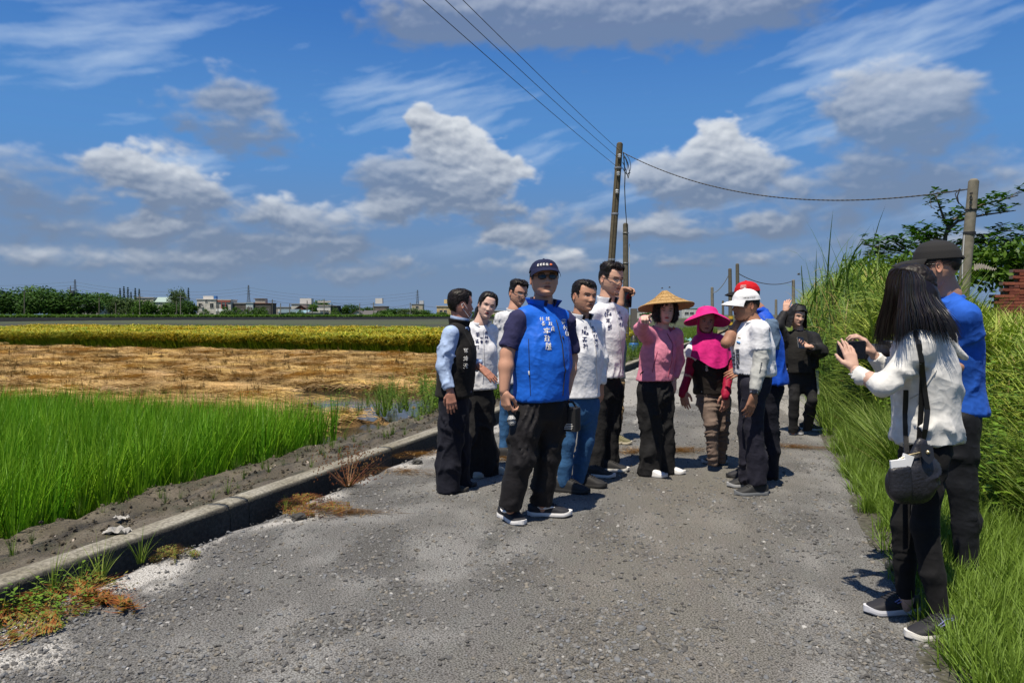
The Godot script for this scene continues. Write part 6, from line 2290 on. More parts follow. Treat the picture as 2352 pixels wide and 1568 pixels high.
# brush strokes of the characters sewn on the clothes, on a grid of ten: pairs of x y, strokes parted by blanks
const GLYPH := {
	"地": "0434 2127 0838 4357 4858 5888 8886 5374 7472 6168 4464", "政": "0141 2127 2444 1417 0847 6152 5383 7459 5489", "處": "3060 4042 1282 1218 1409 3363 4547 3586 6467 5789 3789",
	"科": "1031 0333 2029 2305 2435 5162 5364 4686 7079", "長": "3035 3080 3270 3470 0595 3539 3957 5589 4868", "李": "0292 5059 5214 5284 2565 6557 0797 5758 5848",
	"隆": "1019 1030 3023 2335 3515 5143 5282 7245 4684 4696 7078 4787 4696 3999", "雲": "2080 0191 0103 5053 9192 2333 6373 1585 0696 4729 2978 6788", "林": "0343 2029 2306 2345 5393 7079 7346 7399", "縣": "1050 1015 5055 1252 1454 0656 3639 1718 5758 8161 7175 9373 7589 7669 7797",
	"代": "3006 2329 4474 6068 6889 7183", "表": "5055 2181 3373 0595 4507 3639 3958 5589 8373", "陳": "1019 1030 3023 2335 3515 4393 5285 4484 4686 7079 6748 7799", "嘉": "5052 0191 2272 3353 3555 2535 0696 2728 1747 1949 5787 5989 5757", "軒": "0141 1244 1343 1212 4244 0646 2029 5181 4494 7179",
	"張": "1040 4043 1343 1316 1646 4649 4928 6065 6090 6280 6480 5595 6569 7589", "東": "0191 5059 2272 2226 7276 2444 2676 5607 5699 3474", "凱": "3033 1113 5153 1353 1444 1646 1416 4446 0959 6067 6080 8088 8898 5868",
	"周": "1018 1080 8089 4144 3262 2474 3666 3656 3868 3638 6668", "資": "1122 0314 4131 3171 7162 5142 5173 2475 2429 7579 2676 2878 3919 6989", "昀": "0131 0108 3138 0434 0838 5143 5191 9188 8878 6474 6575", "水": "5059 5948 1343 4307 8263 5399", "蔡": "0191 3031 7071 2214 1342 4224 5282 7264 5386 2575 5658 3627 6687",
	"坤": "0333 2127 0838 4282 4247 4787 8287 4585 6069", "港": "1021 0314 0829 4181 5043 7083 3393 4515 4585 4575 5458 5888 8887", "民": "1070 7073 1373 1019 1939 0494 4345 4589", "會": "5012 5088 3252 1474 1417 7477 4447 1777 2868 2829 6869 2969", "議": "1020 0232 0333 0535 0737 0709 3739 5060 4393 6063 4494 7079 4858 8597", "鄉": "2003 0322 2205 0528 3050 3038 3252 3454 3858 7079 7091 9183 8395 9577",
	"秘": "1031 0333 2029 2305 2435 6172 5357 5778 7876 8263 4446 9394", "書": "2070 7073 0292 2373 2474 5055 0595 2676 2679 7679 2878 2979", "總": "2003 0332 3205 0535 2029 0608 3638 5080 5054 8084 5484 6162 4669 6676 8688",
}

func text_on(p: Pose, f: SDF, s: String, px: float, py: float, size: float, step: Vector2, m: Material, wr := {}, r := 0.0028, lean := 0.0, parent: Node = null) -> void:
	for i in s.length():
		var ch := s[i]
		if not GLYPH.has(ch):
			continue
		var mb := MB.new()
		for st in (GLYPH[ch] as String).split(" "):
			var n := st.length() / 2
			var pts := []
			for k in n - 1:
				for e in 3 if k == n - 2 else 2:
					var t := e * 0.5
					var gx := lerpf(float(st[k * 2]), float(st[k * 2 + 2]), t)
					var gy := lerpf(float(st[k * 2 + 1]), float(st[k * 2 + 3]), t)
					var q := hit(p, f, px + step.x * i + (gx - 4.5) / 9.0 * size + (4.5 - gy) * lean, py + step.y * i + (gy - 4.5) / 9.0 * size * 1.08, wr, 0.002)
					if q.x < 1e9:
						pts.append(q)
			if pts.size() > 1:
				mb.tube(pts, [r], 4)
		if mb.v.size() > 0:
			put(mb.mesh(true), "character", m, p.root if parent == null else parent)

func collar(p: Pose, m: Material, r: float, hgt: float, open: float, flare := 0.012, called := "collar", dy := -0.01) -> void:
	var mb := MB.new()
	var n := 30
	var ac := Vector3.UP.cross(p.tf)
	var ax := ((p.head - p.hb.y * 0.08) - p.neck).normalized()
	for lay in 2:
		for i in n + 1:
			var u := lerpf(open, TAU - open, float(i) / n)
			for k in 4:
				var t := k / 3.0
				var rr := r + flare * t + (0.006 if lay == 0 else 0.0)
				var q := p.neck + ax * (dy + hgt * t) + (ac * sin(u) * rr * 1.1 + p.tf * cos(u) * rr) - Vector3(0, 0.028 * (cos(u) * 0.5 + 0.5), 0)
				mb.vert(q)
	var half := (n + 1) * 4
	for i in n:
		for k in 3:
			var a := i * 4 + k
			mb.tri(a, a + 1, a + 4); mb.tri(a + 1, a + 5, a + 4)
			mb.tri(half + a, half + a + 4, half + a + 1); mb.tri(half + a + 1, half + a + 4, half + a + 5)
		var e := i * 4 + 3
		mb.tri(e, e + half, e + 4); mb.tri(e + 4, e + half, e + 4 + half)
	put(mb.mesh(true), called, m, p.root)

func hp(p: Pose, x: float, y: float, z: float) -> Vector3:
	return p.head + p.hb * (Vector3(x, y, z) * p.h)

func glasses(p: Pose, dark: bool, frame: Color) -> void:
	var mb := MB.new()
	var ln := MB.new()
	for sg in [-1.0, 1.0]:
		var pts := []
		var rim := [[0.035, 0.03], [0.05, -0.035], [0.1, -0.062], [0.18, -0.058], [0.225, -0.02], [0.228, 0.035], [0.13, 0.048], [0.035, 0.03]]
		for q in rim:
			var z: float = 0.455 - q[0] * q[0] * 1.5
			pts.append(hp(p, sg * q[0], q[1], z))
		mb.tube(pts, [0.0022], 5)
		var c := ln.vert(hp(p, sg * 0.135, -0.005, 0.435))
		var ids := []
		for k in pts.size():
			ids.append(ln.vert(pts[k]))
		for k in ids.size() - 1:
			ln.tri(c, ids[k], ids[k + 1])
		mb.tube([hp(p, sg * 0.228, 0.035, 0.38), hp(p, sg * 0.325, 0.035, 0.25), hp(p, sg * 0.345, 0.03, 0.05), hp(p, sg * 0.34, 0.0, -0.03)], [0.0022], 5)
	mb.tube([hp(p, -0.035, 0.03, 0.455), hp(p, 0.0, 0.04, 0.465), hp(p, 0.035, 0.03, 0.455)], [0.0022], 5)
	var o := put(mb.mesh(true), "sunglasses" if dark else "glasses", mat("frame_%s" % frame.to_html(), frame.linear_to_srgb(), 0.35), p.root)
	var lm: Material
	if dark:
		lm = mat("dark_lens", sr(0.006, 0.007, 0.006), 0.06)
	else:
		var g := mat("clear_lens", Color(0.9, 0.95, 0.95, 0.12), 0.02)
		g.transparency = BaseMaterial3D.TRANSPARENCY_ALPHA
		lm = g
	put(ln.mesh(true), "lens", lm, o)

func baseball(p: Pose, m: Material, bm: Material, low := 0.17, brim := 0.36, tilt := 0.0) -> Node3D:
	var c := cap_into(p.head, p.hb, p.h, low, brim, tilt)
	var o := put(c[0].mesh(true), "cap", m, p.root)
	put(c[1].mesh(true), "brim", bm, o)
	var bt := MB.new()
	bt.lathe(hp(p, 0, 0.553, 0), [Vector2(0, 0.003), Vector2(0.005, 0.002), Vector2(0.007, -0.001), Vector2(0.007, -0.006)], 10, p.hb)
	put(bt.mesh(true), "button", m, o)
	return o

func hair(p: Pose, style: String) -> void:
	put(hair_mesh(p.head, p.hb, p.h, style, p.base.x * 7.0).mesh(true, true), "hair", mat("hair", Color.WHITE, 0.5, {"vc": true, "spec": 0.35}), p.root)

func feet(p: Pose, i: int, at: Array, dir: Vector3, len: float, up: Color, sole: Color, opt := {}) -> void:
	var g := G(at[0], at[1])
	var st := ST(g)
	g.y = road_h(st.x, st.y) + 0.001
	shoe(p.root, g - p.base, dir, len, up, sole, opt)

func watch(p: Pose, i: int, col: Color) -> void:
	var a: Array = p.arms[i]
	var dir: Vector3 = (a[2] - a[1]).normalized()
	var c: Vector3 = a[2] - dir * 0.015
	var x := dir.cross(Vector3(0, 0, 1)).normalized()
	var bs := Basis(x, dir, x.cross(dir))
	var mb := MB.new()
	mb.lathe(c, [Vector2(0.031, 0.009), Vector2(0.035, 0.008), Vector2(0.035, -0.008), Vector2(0.031, -0.009)], 16, bs)
	var o := put(mb.mesh(true), "watch", mat("watch_%s" % col.to_html(), col.linear_to_srgb(), 0.3, {"metal": 0.8}), p.root)
	var fc := MB.new()
	var tocam := (Vector3(0, CAMH, 0) - p.base - c)
	tocam = (tocam - dir * tocam.dot(dir)).normalized()
	var b2 := Basis(dir.cross(tocam).normalized(), tocam, dir)
	fc.lathe(c + tocam * 0.034, [Vector2(0.0, 0.006), Vector2(0.017, 0.006), Vector2(0.02, 0.003), Vector2(0.02, -0.004)], 18, b2)
	put(fc.mesh(true), "dial", mat("dial", sr(0.01, 0.01, 0.012), 0.15), o)

const RELAX := [0.25, 0.35, 0.38, 0.42, 0.46]
const FIST := [0.8, 1.55, 1.6, 1.6, 1.6]
const GRIP := [0.75, 1.05, 1.1, 1.15, 1.2]
const OPEN := [0.1, 0.14, 0.12, 0.14, 0.2]

func wr(a: float, f: Vector3, s: float) -> Dictionary:
	return {"amp": a, "freq": f, "seed": s}

func build_people() -> void:
	var white := cloth("white", Color(0.82, 0.83, 0.86), 0.7)
	var black := cloth("black", Color(0.017, 0.017, 0.018), 0.85)
	var navy := cloth("navy", Color(0.011, 0.012, 0.02), 0.85)
	var denim := cloth("denim", Color(0.035, 0.105, 0.23), 0.9, 0.9)
	var thread_white := mat("thread_white", sr(0.7, 0.7, 0.68), 0.8)
	var thread_navy := mat("thread_navy", sr(0.012, 0.016, 0.085), 0.8)
	var zipm := mat("zip", sr(0.02, 0.02, 0.022), 0.5)
	var ring := Vector3(8, 16, 8)
	var fall := Vector3(15, 2.6, 15)
	var tan_skin := Color(0.36, 0.175, 0.10)
	var pale_skin := Color(0.58, 0.36, 0.265)
	var dark_skin := Color(0.30, 0.14, 0.08)

	# --- A: dark vest over light blue shirt, mask pulled down ---
	var p := pose("person in black vest over light blue shirt, mask pulled below chin, turned away", [1035, 1128], {
		"neck": [1055, 741, 0.0], "pel": [1043, 918, 0.0], "head": [1058, 699, 0.0], "h": 0.228, "face": Vector3(0.92, -0.05, -0.38), "tf": Vector3(1, 0, 0.05), "skin": Color(0.42, 0.185, 0.12), "tor": [0.172, 0.165, 0.178], "flat": 0.78,
		"arms": [[[1036, 766, -0.17], [1017, 842, -0.22], [1034, 899, -0.27]], [[1062, 762, 0.17], [1075, 832, 0.16], [1102, 843, 0.08]]],
		"legs": [[[1036, 925, -0.09], [1033, 1015, -0.08], [1029, 1112, -0.09]], [[1046, 925, 0.09], [1052, 1010, 0.10], [1053, 1106, 0.12]]]})
	flesh(p, [[Vector3(0.1, -1, 0.05), Vector3(0, 0, -1), -1.0, RELAX], [Vector3(0.75, -0.62, 0.1), Vector3(-0.5, -0.6, -0.6), 1.0, OPEN]], {}, [0.041, 0.036, 0.027])
	hair(p, "short")
	var w1 := wr(0.007, Vector3(10, 9, 10), 3.0)
	top(p, {"name": "shirt", "mat": cloth("lightblue", Color(0.36, 0.47, 0.68), 0.8), "hem": 905, "grow": 0.004, "sleeves": [1.9, 1.85], "r": [0.068, 0.06, 0.05], "wr": wr(0.010, Vector3(12, 10, 12), 3.0)})
	var wv := wr(0.005, fall, 4.0)
	var f := top(p, {"name": "vest", "mat": cloth("vestblack", Color(0.016, 0.015, 0.014), 0.85), "hem": 910, "grow": 0.022, "sleeve": 0.0, "armhole": false, "skirt": 1.08, "wr": wv})
	collar(p, cloth("vestblack", Color(0.016, 0.015, 0.014)), 0.075, 0.05, 0.5, 0.012)
	collar(p, cloth("lightblue", Color(0.36, 0.47, 0.68)), 0.067, 0.055, 0.4, 0.004, "shirt_collar", 0.005)
	trousers(p, navy, [0.108, 0.108, 0.112], wr(0.012, fall, 5.0))
	text_on(p, f, "蔡坤港", 1069, 806, 11.0, Vector2(0, 17), thread_white, wv, 0.0019)
	for e in [[[1020, 1131], Vector3(1, 0, 0.12)], [[1040, 1119], Vector3(1, 0, 0.0)]]:
		feet(p, 0, e[0], e[1], 0.245, Color(0.02, 0.019, 0.017), Color(0.03, 0.028, 0.026), {"laces": false, "top": 0.72, "sole": 0.022})
	# mask hanging at the chin
	var mk := MB.new()
	for i in 9:
		for j in 7:
			var u := lerpf(-0.9, 0.9, i / 8.0)
			var y := lerpf(-0.30, -0.56, j / 6.0)
			var q := Vector3(sin(u) * 0.25, y, cos(u) * 0.30 + 0.16 - j * 0.02)
			mk.vert(p.head + p.hb * (q * p.h))
	for i in 8:
		for j in 6:
			var a := i * 7 + j
			mk.tri(a, a + 1, a + 7); mk.tri(a + 1, a + 8, a + 7)
	var mo := put(mk.mesh(true), "face_mask", mat("maskblue", sr(0.42, 0.55, 0.62), 0.8, {"back": sr(0.3, 0.35, 0.4)}), p.root)
	for sg in [-1.0, 1.0]:
		put(tube_mesh([hp(p, sg * 0.2, -0.32, 0.32), hp(p, sg * 0.31, -0.12, 0.12), hp(p, sg * 0.35, 0.04, -0.02), hp(p, sg * 0.36, 0.0, -0.09), hp(p, sg * 0.33, -0.15, -0.02), hp(p, sg * 0.24, -0.45, 0.26)], [0.0022], 4), "ear_loop", mat("loop", sr(0.7, 0.7, 0.7), 0.8), mo)

	# --- B: woman in white jacket leaning in ---
	p = pose("woman in white jacket and wide black trousers leaning in beside the black vest", [1106, 1092], {
		"neck": [1104, 744, -0.02], "pel": [1099, 908, 0.0], "head": [1119, 701, -0.05], "fw": 0.95, "h": 0.222, "face": Vector3(0.22, -0.12, 0.95), "up": Vector3(0.30, 1, 0.1), "tf": Vector3(0.3, 0, 0.95), "skin": pale_skin, "tor": [0.155, 0.13, 0.142], "flat": 0.7,
		"arms": [[[1082, 760, -0.02], [1078, 830, 0.04], [1088, 888, 0.06]], [[1127, 762, 0.06], [1124, 826, 0.13], [1116, 872, 0.13]]],
		"legs": [[[1090, 925, 0], [1087, 1005, -0.02], [1084, 1082, -0.03]], [[1108, 925, 0.03], [1109, 1005, 0.03], [1118, 1080, 0.04]]]})
	flesh(p, [[Vector3(0, -1, 0), Vector3(0.5, 0, -0.8), 1.0, RELAX], [Vector3(0, -1, 0), Vector3(-0.5, 0, -0.8), -1.0, RELAX]], {"female": true, "lip": Color(0.36, 0.07, 0.07), "nose": 0.075}, [0.038, 0.034, 0.024])
	hair(p, "tied")
	var pt := MB.new()
	pt.tube([hp(p, -0.1, -0.05, -0.42), hp(p, -0.22, -0.3, -0.5), hp(p, -0.28, -0.6, -0.42)], [0.03, 0.028, 0.008], 8)
	put(pt.mesh(true), "ponytail", mat("hairplain", sr(0.012, 0.010, 0.009), 0.35), p.root)
	w1 = wr(0.006, Vector3(9, 6, 9), 13.0)
	f = top(p, {"name": "jacket", "mat": white, "hem": 894, "grow": 0.014, "sleeve": 2.0, "r": [0.06, 0.054, 0.046], "bust": 0.04, "wr": w1})
	collar(p, white, 0.064, 0.05, 0.55, 0.006)
	trousers(p, black, [0.10, 0.112, 0.135], wr(0.014, fall, 15.0))
	line_on(p, f, [[1110, 760], [1113, 830], [1108, 888]], 0.0028, mat("zipgrey", sr(0.4, 0.4, 0.42), 0.4), "zip", w1)
	text_on(p, f, "周資昀", 1097, 769, 9.0, Vector2(-1, 14), thread_navy, w1, 0.002)
	text_on(p, f, "秘書", 1106, 776, 6.0, Vector2(0, 9), thread_navy, w1, 0.0018)
	text_on(p, f, "水林鄉", 1117, 763, 7.0, Vector2(0.5, 11), thread_navy, w1, 0.002)
	feet(p, 0, [1072, 1094], Vector3(0.55, 0, 0.5), 0.24, Color(0.28, 0.29, 0.27), Color(0.33, 0.34, 0.30))
	feet(p, 1, [1119, 1089], Vector3(0.95, 0, 0.2), 0.24, Color(0.40, 0.40, 0.34), Color(0.42, 0.41, 0.36))

	# --- C: man with glasses behind ---
	p = pose("man with glasses in pale shirt and jeans standing behind the blue vest", [1170, 1046], {
		"neck": [1182, 712, 0.0], "pel": [1180, 882, 0.0], "head": [1190, 673, 0.0], "h": 0.238, "face": Vector3(0.5, -0.16, 0.86), "up": Vector3(0.12, 1, 0), "tf": Vector3(0.35, 0, 0.94), "skin": Color(0.47, 0.245, 0.155), "tor": [0.165, 0.155, 0.17],
		"arms": [[[1150, 733, -0.03], [1149, 790, 0.0], [1152, 850, 0.0]], [[1215, 735, 0.06], [1222, 800, 0.08], [1220, 860, 0.05]]],
		"legs": [[[1168, 895, 0], [1160, 962, 0], [1158, 1030, 0]], [[1194, 895, 0.03], [1200, 962, 0.05], [1202, 1030, 0.05]]]})
	flesh(p, [[Vector3(0, -1, 0), Vector3(0.8, 0, -0.4), 1.0, RELAX], [Vector3(0, -1, 0), Vector3(-0.8, 0, -0.4), -1.0, RELAX]])
	hair(p, "quiff")
	glasses(p, false, Color(0.02, 0.02, 0.02))
	top(p, {"name": "shirt", "mat": cloth("paleshirt", Color(0.56, 0.57, 0.60), 0.8), "hem": 880, "grow": 0.012, "sleeve": 1.95, "r": [0.066, 0.056, 0.046], "wr": wr(0.009, Vector3(11, 9, 11), 23.0)})
	collar(p, cloth("paleshirt", Color(0.56, 0.57, 0.60)), 0.066, 0.04, 0.4, 0.01)
	trousers(p, denim, [0.09, 0.066, 0.058], wr(0.008, ring, 25.0))
	feet(p, 0, [1155, 1052], Vector3(0.85, 0, 0.4), 0.285, Color(0.012, 0.012, 0.013), Color(0.015, 0.015, 0.015))
	feet(p, 1, [1200, 1048], Vector3(0.85, 0, 0.4), 0.285, Color(0.012, 0.012, 0.013), Color(0.015, 0.015, 0.015))

	# --- D: blue vest, navy cap, sunglasses, microphone ---
	p = pose("heavy man in bright blue vest, navy cap and sunglasses holding a microphone", [1232, 1197], {
		"neck": [1247, 697, 0.02], "pel": [1243, 918, 0.0], "head": [1250, 641, 0.0], "fw": 1.07, "h": 0.250, "face": Vector3(0.16, 0.12, 0.98), "tf": Vector3(0.62, 0, 0.78), "skin": Color(0.48, 0.245, 0.15), "tor": [0.182, 0.192, 0.196], "flat": 0.74,
		"arms": [[[1192, 733, -0.10], [1165, 812, -0.13], [1158, 897, -0.18]], [[1299, 736, 0.14], [1312, 822, 0.19], [1300, 903, 0.10]]],
		"legs": [[[1216, 935, -0.06], [1194, 1055, -0.13], [1172, 1158, -0.12]], [[1266, 935, 0.07], [1257, 1055, 0.03], [1246, 1156, 0.04]]]})
	flesh(p, [[Vector3(0.12, -1, 0.05), Vector3(0.75, 0, -0.6), 1.0, GRIP, 1.12], [Vector3(-0.1, -1, 0), Vector3(-0.7, 0, -0.6), -1.0, GRIP, 1.05]], {"nose": 0.085}, [0.055, 0.050, 0.033])
	hair(p, "sides")
	var capm := cloth("capnavy", Color(0.010, 0.013, 0.045), 0.8, 0.3)
	var co := baseball(p, capm, capm, 0.19, 0.21, -0.02)
	glasses(p, true, Color(0.012, 0.012, 0.012))
	top(p, {"name": "polo_shirt", "mat": cloth("polonavy", Color(0.030, 0.030, 0.085), 0.85), "hem": 905, "grow": 0.002, "sleeves": [0.86, 0.86], "r": [0.074, 0.074, 0.06], "wr": wr(0.008, Vector3(12, 9, 12), 33.0)})
	wv = wr(0.006, Vector3(8, 4, 8), 34.0)
	var bluev := cloth("bluevest", Color(0.012, 0.125, 0.62), 0.55, 0.5)
	f = top(p, {"name": "vest", "mat": bluev, "hem": 918, "grow": 0.028, "sleeve": 0.0, "armhole": false, "skirt": 1.06, "belly": 0.118, "wr": wv})
	collar(p, bluev, 0.083, 0.055, 0.62, 0.03)
	collar(p, cloth("polonavy", Color(0.030, 0.030, 0.085)), 0.072, 0.05, 0.35, 0.01, "shirt_collar", 0.0)
	trousers(p, cloth("blacktrack", Color(0.0135, 0.0125, 0.014), 0.6), [0.128, 0.104, 0.086], wr(0.013, Vector3(7, 8, 7), 35.0), "trousers", 0.014, 0.02)
	line_on(p, f, [[1277, 735], [1291, 790], [1297, 850], [1292, 915]], 0.004, zipm, "zip", wv, 10)
	line_on(p, f, [[1214, 778], [1216, 840], [1219, 915]], 0.0025, zipm, "pocket_zip", wv, 10)
	line_on(p, f, [[1215, 852], [1216, 864]], 0.006, thread_white, "zip_pull", wv, 4)
	line_on(p, f, [[1292, 772], [1295, 782]], 0.006, zipm, "zip_pull", wv, 4)
	text_on(p, f, "地政處", 1258, 732, 9.5, Vector2(5.5, 12), thread_white, wv, 0.0019)
	text_on(p, f, "科長", 1244, 733, 8.5, Vector2(3.5, 11), thread_white, wv, 0.0018)
	text_on(p, f, "李政隆", 1255, 760, 14.0, Vector2(2, 17.5), thread_white, wv, 0.0027)
	text_on(p, f, "雲林縣", 1295, 738, 9.5, Vector2(4.2, 14), thread_white, wv, 0.0019)
	var sw := [[[[0.22, 0.34, 0.004], [0.30, 0.20, 0.012], [0.40, 0.22, 0.02], [0.52, 0.36, 0.014], [0.62, 0.55, 0.003]], Color(0.8, 0.8, 0.8)]]
	feet(p, 0, [1160, 1197], Vector3(0.5, 0, 0.87), 0.30, Color(0.012, 0.013, 0.018), Color(0.66, 0.66, 0.66), {"marks": sw, "sole": 0.034, "wide": 1.05})
	feet(p, 1, [1234, 1192], Vector3(1, 0, 0.03), 0.30, Color(0.012, 0.013, 0.018), Color(0.66, 0.66, 0.66), {"marks": sw, "sole": 0.034, "wide": 1.05})
	# badge on the cap
	var bd := MB.new()
	for q in [[-0.20, 0.29], [-0.13, 0.30], [-0.06, 0.305], [0.01, 0.30]]:
		var u := asin(clampf(q[0] / 0.36, -1, 1))
		for st in [[-0.025, 0.02, 0.025, 0.02], [0.0, 0.035, 0.0, -0.03], [-0.025, -0.02, 0.025, -0.025], [-0.02, 0.03, -0.025, -0.02]]:
			bd.tube([p.head + p.hb * (head_pt(u + st[0] * 2.6, q[1] + st[1], 0.052) * p.h), p.head + p.hb * (head_pt(u + st[2] * 2.6, q[1] + st[3], 0.052) * p.h)], [0.0022], 4)
	put(bd.mesh(true), "embroidery", thread_white, co)
	var bl := MB.new()
	bl.lathe(p.head + p.hb * (head_pt(0.26, 0.30, 0.05) * p.h), [Vector2(0, 0.004), Vector2(0.008, 0.003), Vector2(0.009, -0.002)], 12, p.hb * Basis(Vector3.RIGHT, 1.1))
	put(bl.mesh(true), "emblem", mat("emblem", sr(0.55, 0.12, 0.03), 0.6), co)
	var mic_a := p.arms[0][2] as Vector3 + Vector3(0.035, -0.07, -0.02)
	build_mic(p.base + mic_a, W(1176, 973, p.d - 0.20))
	build_carry_box(p)

	# --- E: white jacket and jeans ---
	p = pose("stocky man in white zip jacket, blue jeans and black boots", [1326, 1130], {
		"neck": [1334, 728, 0.0], "pel": [1331, 922, 0.0], "head": [1342, 680, -0.02], "fw": 1.05, "h": 0.240, "face": Vector3(0.50, -0.05, 0.86), "up": Vector3(0.1, 1, 0), "tf": Vector3(0.6, 0, 0.8), "skin": Color(0.42, 0.21, 0.125), "tor": [0.165, 0.165, 0.182], "flat": 0.72,
		"arms": [[[1300, 756, -0.11], [1292, 830, -0.08], [1296, 898, 0.0]], [[1370, 756, 0.12], [1380, 826, 0.14], [1379, 884, 0.1]]],
		"legs": [[[1310, 930, -0.06], [1303, 1015, -0.10], [1294, 1102, -0.08]], [[1352, 930, 0.06], [1346, 1012, 0.04], [1328, 1092, 0.08]]]})
	flesh(p, [[Vector3(0, -1, 0), Vector3(0.6, 0, -0.6), 1.0, RELAX], [Vector3(0.05, -1, 0), Vector3(-0.7, 0, -0.6), -1.0, RELAX]], {"nose": 0.09}, [0.05, 0.045, 0.032])
	hair(p, "short")
	w1 = wr(0.0065, Vector3(8, 5, 8), 43.0)
	f = top(p, {"name": "jacket", "mat": white, "hem": 913, "grow": 0.02, "sleeve": 1.95, "r": [0.068, 0.06, 0.05], "skirt": 1.06, "wr": w1})
	collar(p, white, 0.072, 0.055, 0.6, 0.012)
	collar(p, cloth("innerblack", Color(0.012, 0.012, 0.014)), 0.066, 0.045, 0.3, 0.004, "inner_collar", 0.0)
	trousers(p, denim, [0.102, 0.074, 0.062], wr(0.010, ring, 45.0))
	line_on(p, f, [[1356, 740], [1366, 800], [1371, 860], [1372, 908]], 0.003, mat("zipgrey", sr(0.4, 0.4, 0.42), 0.4), "zip", w1, 10)
	text_on(p, f, "陳嘉軒", 1341, 763, 10.5, Vector2(1.6, 16), thread_navy, w1, 0.0022)
	text_on(p, f, "代表", 1345, 752, 6.5, Vector2(3.5, 15), thread_navy, w1, 0.002)
	text_on(p, f, "水林鄉民代", 1361, 752, 7.5, Vector2(2.0, 10.5), thread_navy, w1, 0.0017)
	watch(p, 1, Color(0.35, 0.36, 0.37))
	feet(p, 0, [1291, 1136], Vector3(0.92, 0, 0.38), 0.285, Color(0.012, 0.012, 0.012), Color(0.014, 0.014, 0.014), {"wide": 1.08, "sole": 0.036, "top": 1.1})
	feet(p, 1, [1330, 1124], Vector3(0.95, 0, 0.3), 0.285, Color(0.012, 0.012, 0.012), Color(0.014, 0.014, 0.014), {"wide": 1.08, "sole": 0.036, "top": 1.1})

	# --- F: tall man, white jacket, glasses ---
	p = pose("tall man with black framed glasses in white zip jacket and black trousers", [1385, 1086], {
		"neck": [1394, 690, 0.0], "pel": [1390, 878, 0.0], "head": [1404, 640, -0.02], "fw": 1.03, "h": 0.262, "face": Vector3(0.60, -0.18, 0.78), "up": Vector3(0.12, 1, 0.1), "tf": Vector3(0.6, 0, 0.8), "skin": Color(0.54, 0.30, 0.195), "tor": [0.175, 0.165, 0.182], "flat": 0.7,
		"arms": [[[1358, 722, -0.12], [1350, 800, -0.12], [1352, 870, -0.08]], [[1425, 724, 0.13], [1420, 795, 0.22], [1410, 862, 0.22]]],
		"legs": [[[1374, 890, -0.05], [1376, 982, -0.05], [1366, 1074, -0.06]], [[1406, 890, 0.05], [1404, 980, 0.05], [1402, 1066, 0.06]]]})
	flesh(p, [[Vector3(0, -1, 0), Vector3(0.6, 0, -0.6), 1.0, RELAX], [Vector3(0, -1, 0), Vector3(-0.7, 0, -0.6), -1.0, RELAX]], {"nose": 0.085})
	hair(p, "quiff")
	glasses(p, false, Color(0.01, 0.01, 0.01))
	w1 = wr(0.0065, Vector3(8, 5, 8), 53.0)
	f = top(p, {"name": "jacket", "mat": white, "hem": 866, "grow": 0.02, "sleeve": 2.0, "r": [0.072, 0.062, 0.05], "skirt": 1.04, "wr": w1})
	collar(p, white, 0.075, 0.06, 0.6, 0.012)
	collar(p, cloth("innerblack", Color(0.012, 0.012, 0.014)), 0.068, 0.05, 0.3, 0.004, "inner_collar", 0.0)
	trousers(p, black, [0.108, 0.088, 0.080], wr(0.012, fall, 55.0))
	line_on(p, f, [[1410, 700], [1422, 750], [1429, 810], [1427, 860]], 0.003, mat("zipgrey", sr(0.4, 0.4, 0.42), 0.4), "zip", w1, 10)
	text_on(p, f, "張東凱", 1393, 722, 10.0, Vector2(4, 14.5), thread_navy, w1, 0.0022)
	text_on(p, f, "鄉長", 1396, 713, 6.0, Vector2(5.5, 9), thread_navy, w1, 0.002)
	text_on(p, f, "水林鄉", 1422, 718, 8.0, Vector2(2.5, 13.5), thread_navy, w1, 0.0017)
	feet(p, 0, [1352, 1100], Vector3(0.95, 0, 0.3), 0.29, Color(0.012, 0.012, 0.013), Color(0.55, 0.55, 0.54), {"sole": 0.034})
	feet(p, 1, [1385, 1086], Vector3(1, 0, 0.12), 0.29, Color(0.014, 0.014, 0.015), Color(0.62, 0.61, 0.57), {"sole": 0.034})

	# --- G: hidden behind, raising a phone ---
	p = pose("person mostly hidden behind the tall man, khaki trousers, olive sneakers, phone raised", [1410, 1022], {
		"neck": [1404, 728, 0.0], "pel": [1404, 872, 0.0], "head": [1404, 692, 0.0], "h": 0.225, "face": Vector3(0.3, 0, 0.95), "tf": Vector3(0.3, 0, 0.95), "tor": [0.155, 0.15, 0.16],
		"arms": [[[1378, 745, 0], [1376, 800, 0], [1384, 850, 0.0]], [[1425, 742, 0.0], [1422, 718, -0.2], [1430, 664, -0.2]]],
		"legs": [[[1396, 885, 0], [1392, 945, 0], [1390, 1004, 0]], [[1416, 885, 0], [1420, 942, -0.02], [1411, 1004, 0.0]]]})
	flesh(p, [[Vector3(0, -1, 0), Vector3(0.5, 0, -0.8), 1.0, RELAX], [Vector3(0.75, -0.1, 0.25), Vector3(0.1, -0.6, 0.6), -1.0, [0.4, 0.75, 0.8, 0.85, 0.9]]], {}, [0.042, 0.038, 0.026])
	hair(p, "short")
	top(p, {"name": "shirt", "mat": cloth("shirtgrey", Color(0.2, 0.2, 0.21)), "hem": 870, "grow": 0.01, "sleeves": [0.7, 0.7], "wr": wr(0.006, fall, 63.0)})
	trousers(p, cloth("khaki", Color(0.32, 0.22, 0.11)), [0.085, 0.072, 0.062], wr(0.009, ring, 65.0))
	for e in [[1386, 1022], [1407, 1022]]:
		feet(p, 0, e, Vector3(0.96, 0, 0.28), 0.265, Color(0.13, 0.12, 0.06), Color(0.5, 0.45, 0.33), {"lace": Color(0.35, 0.32, 0.2), "top": 1.05})
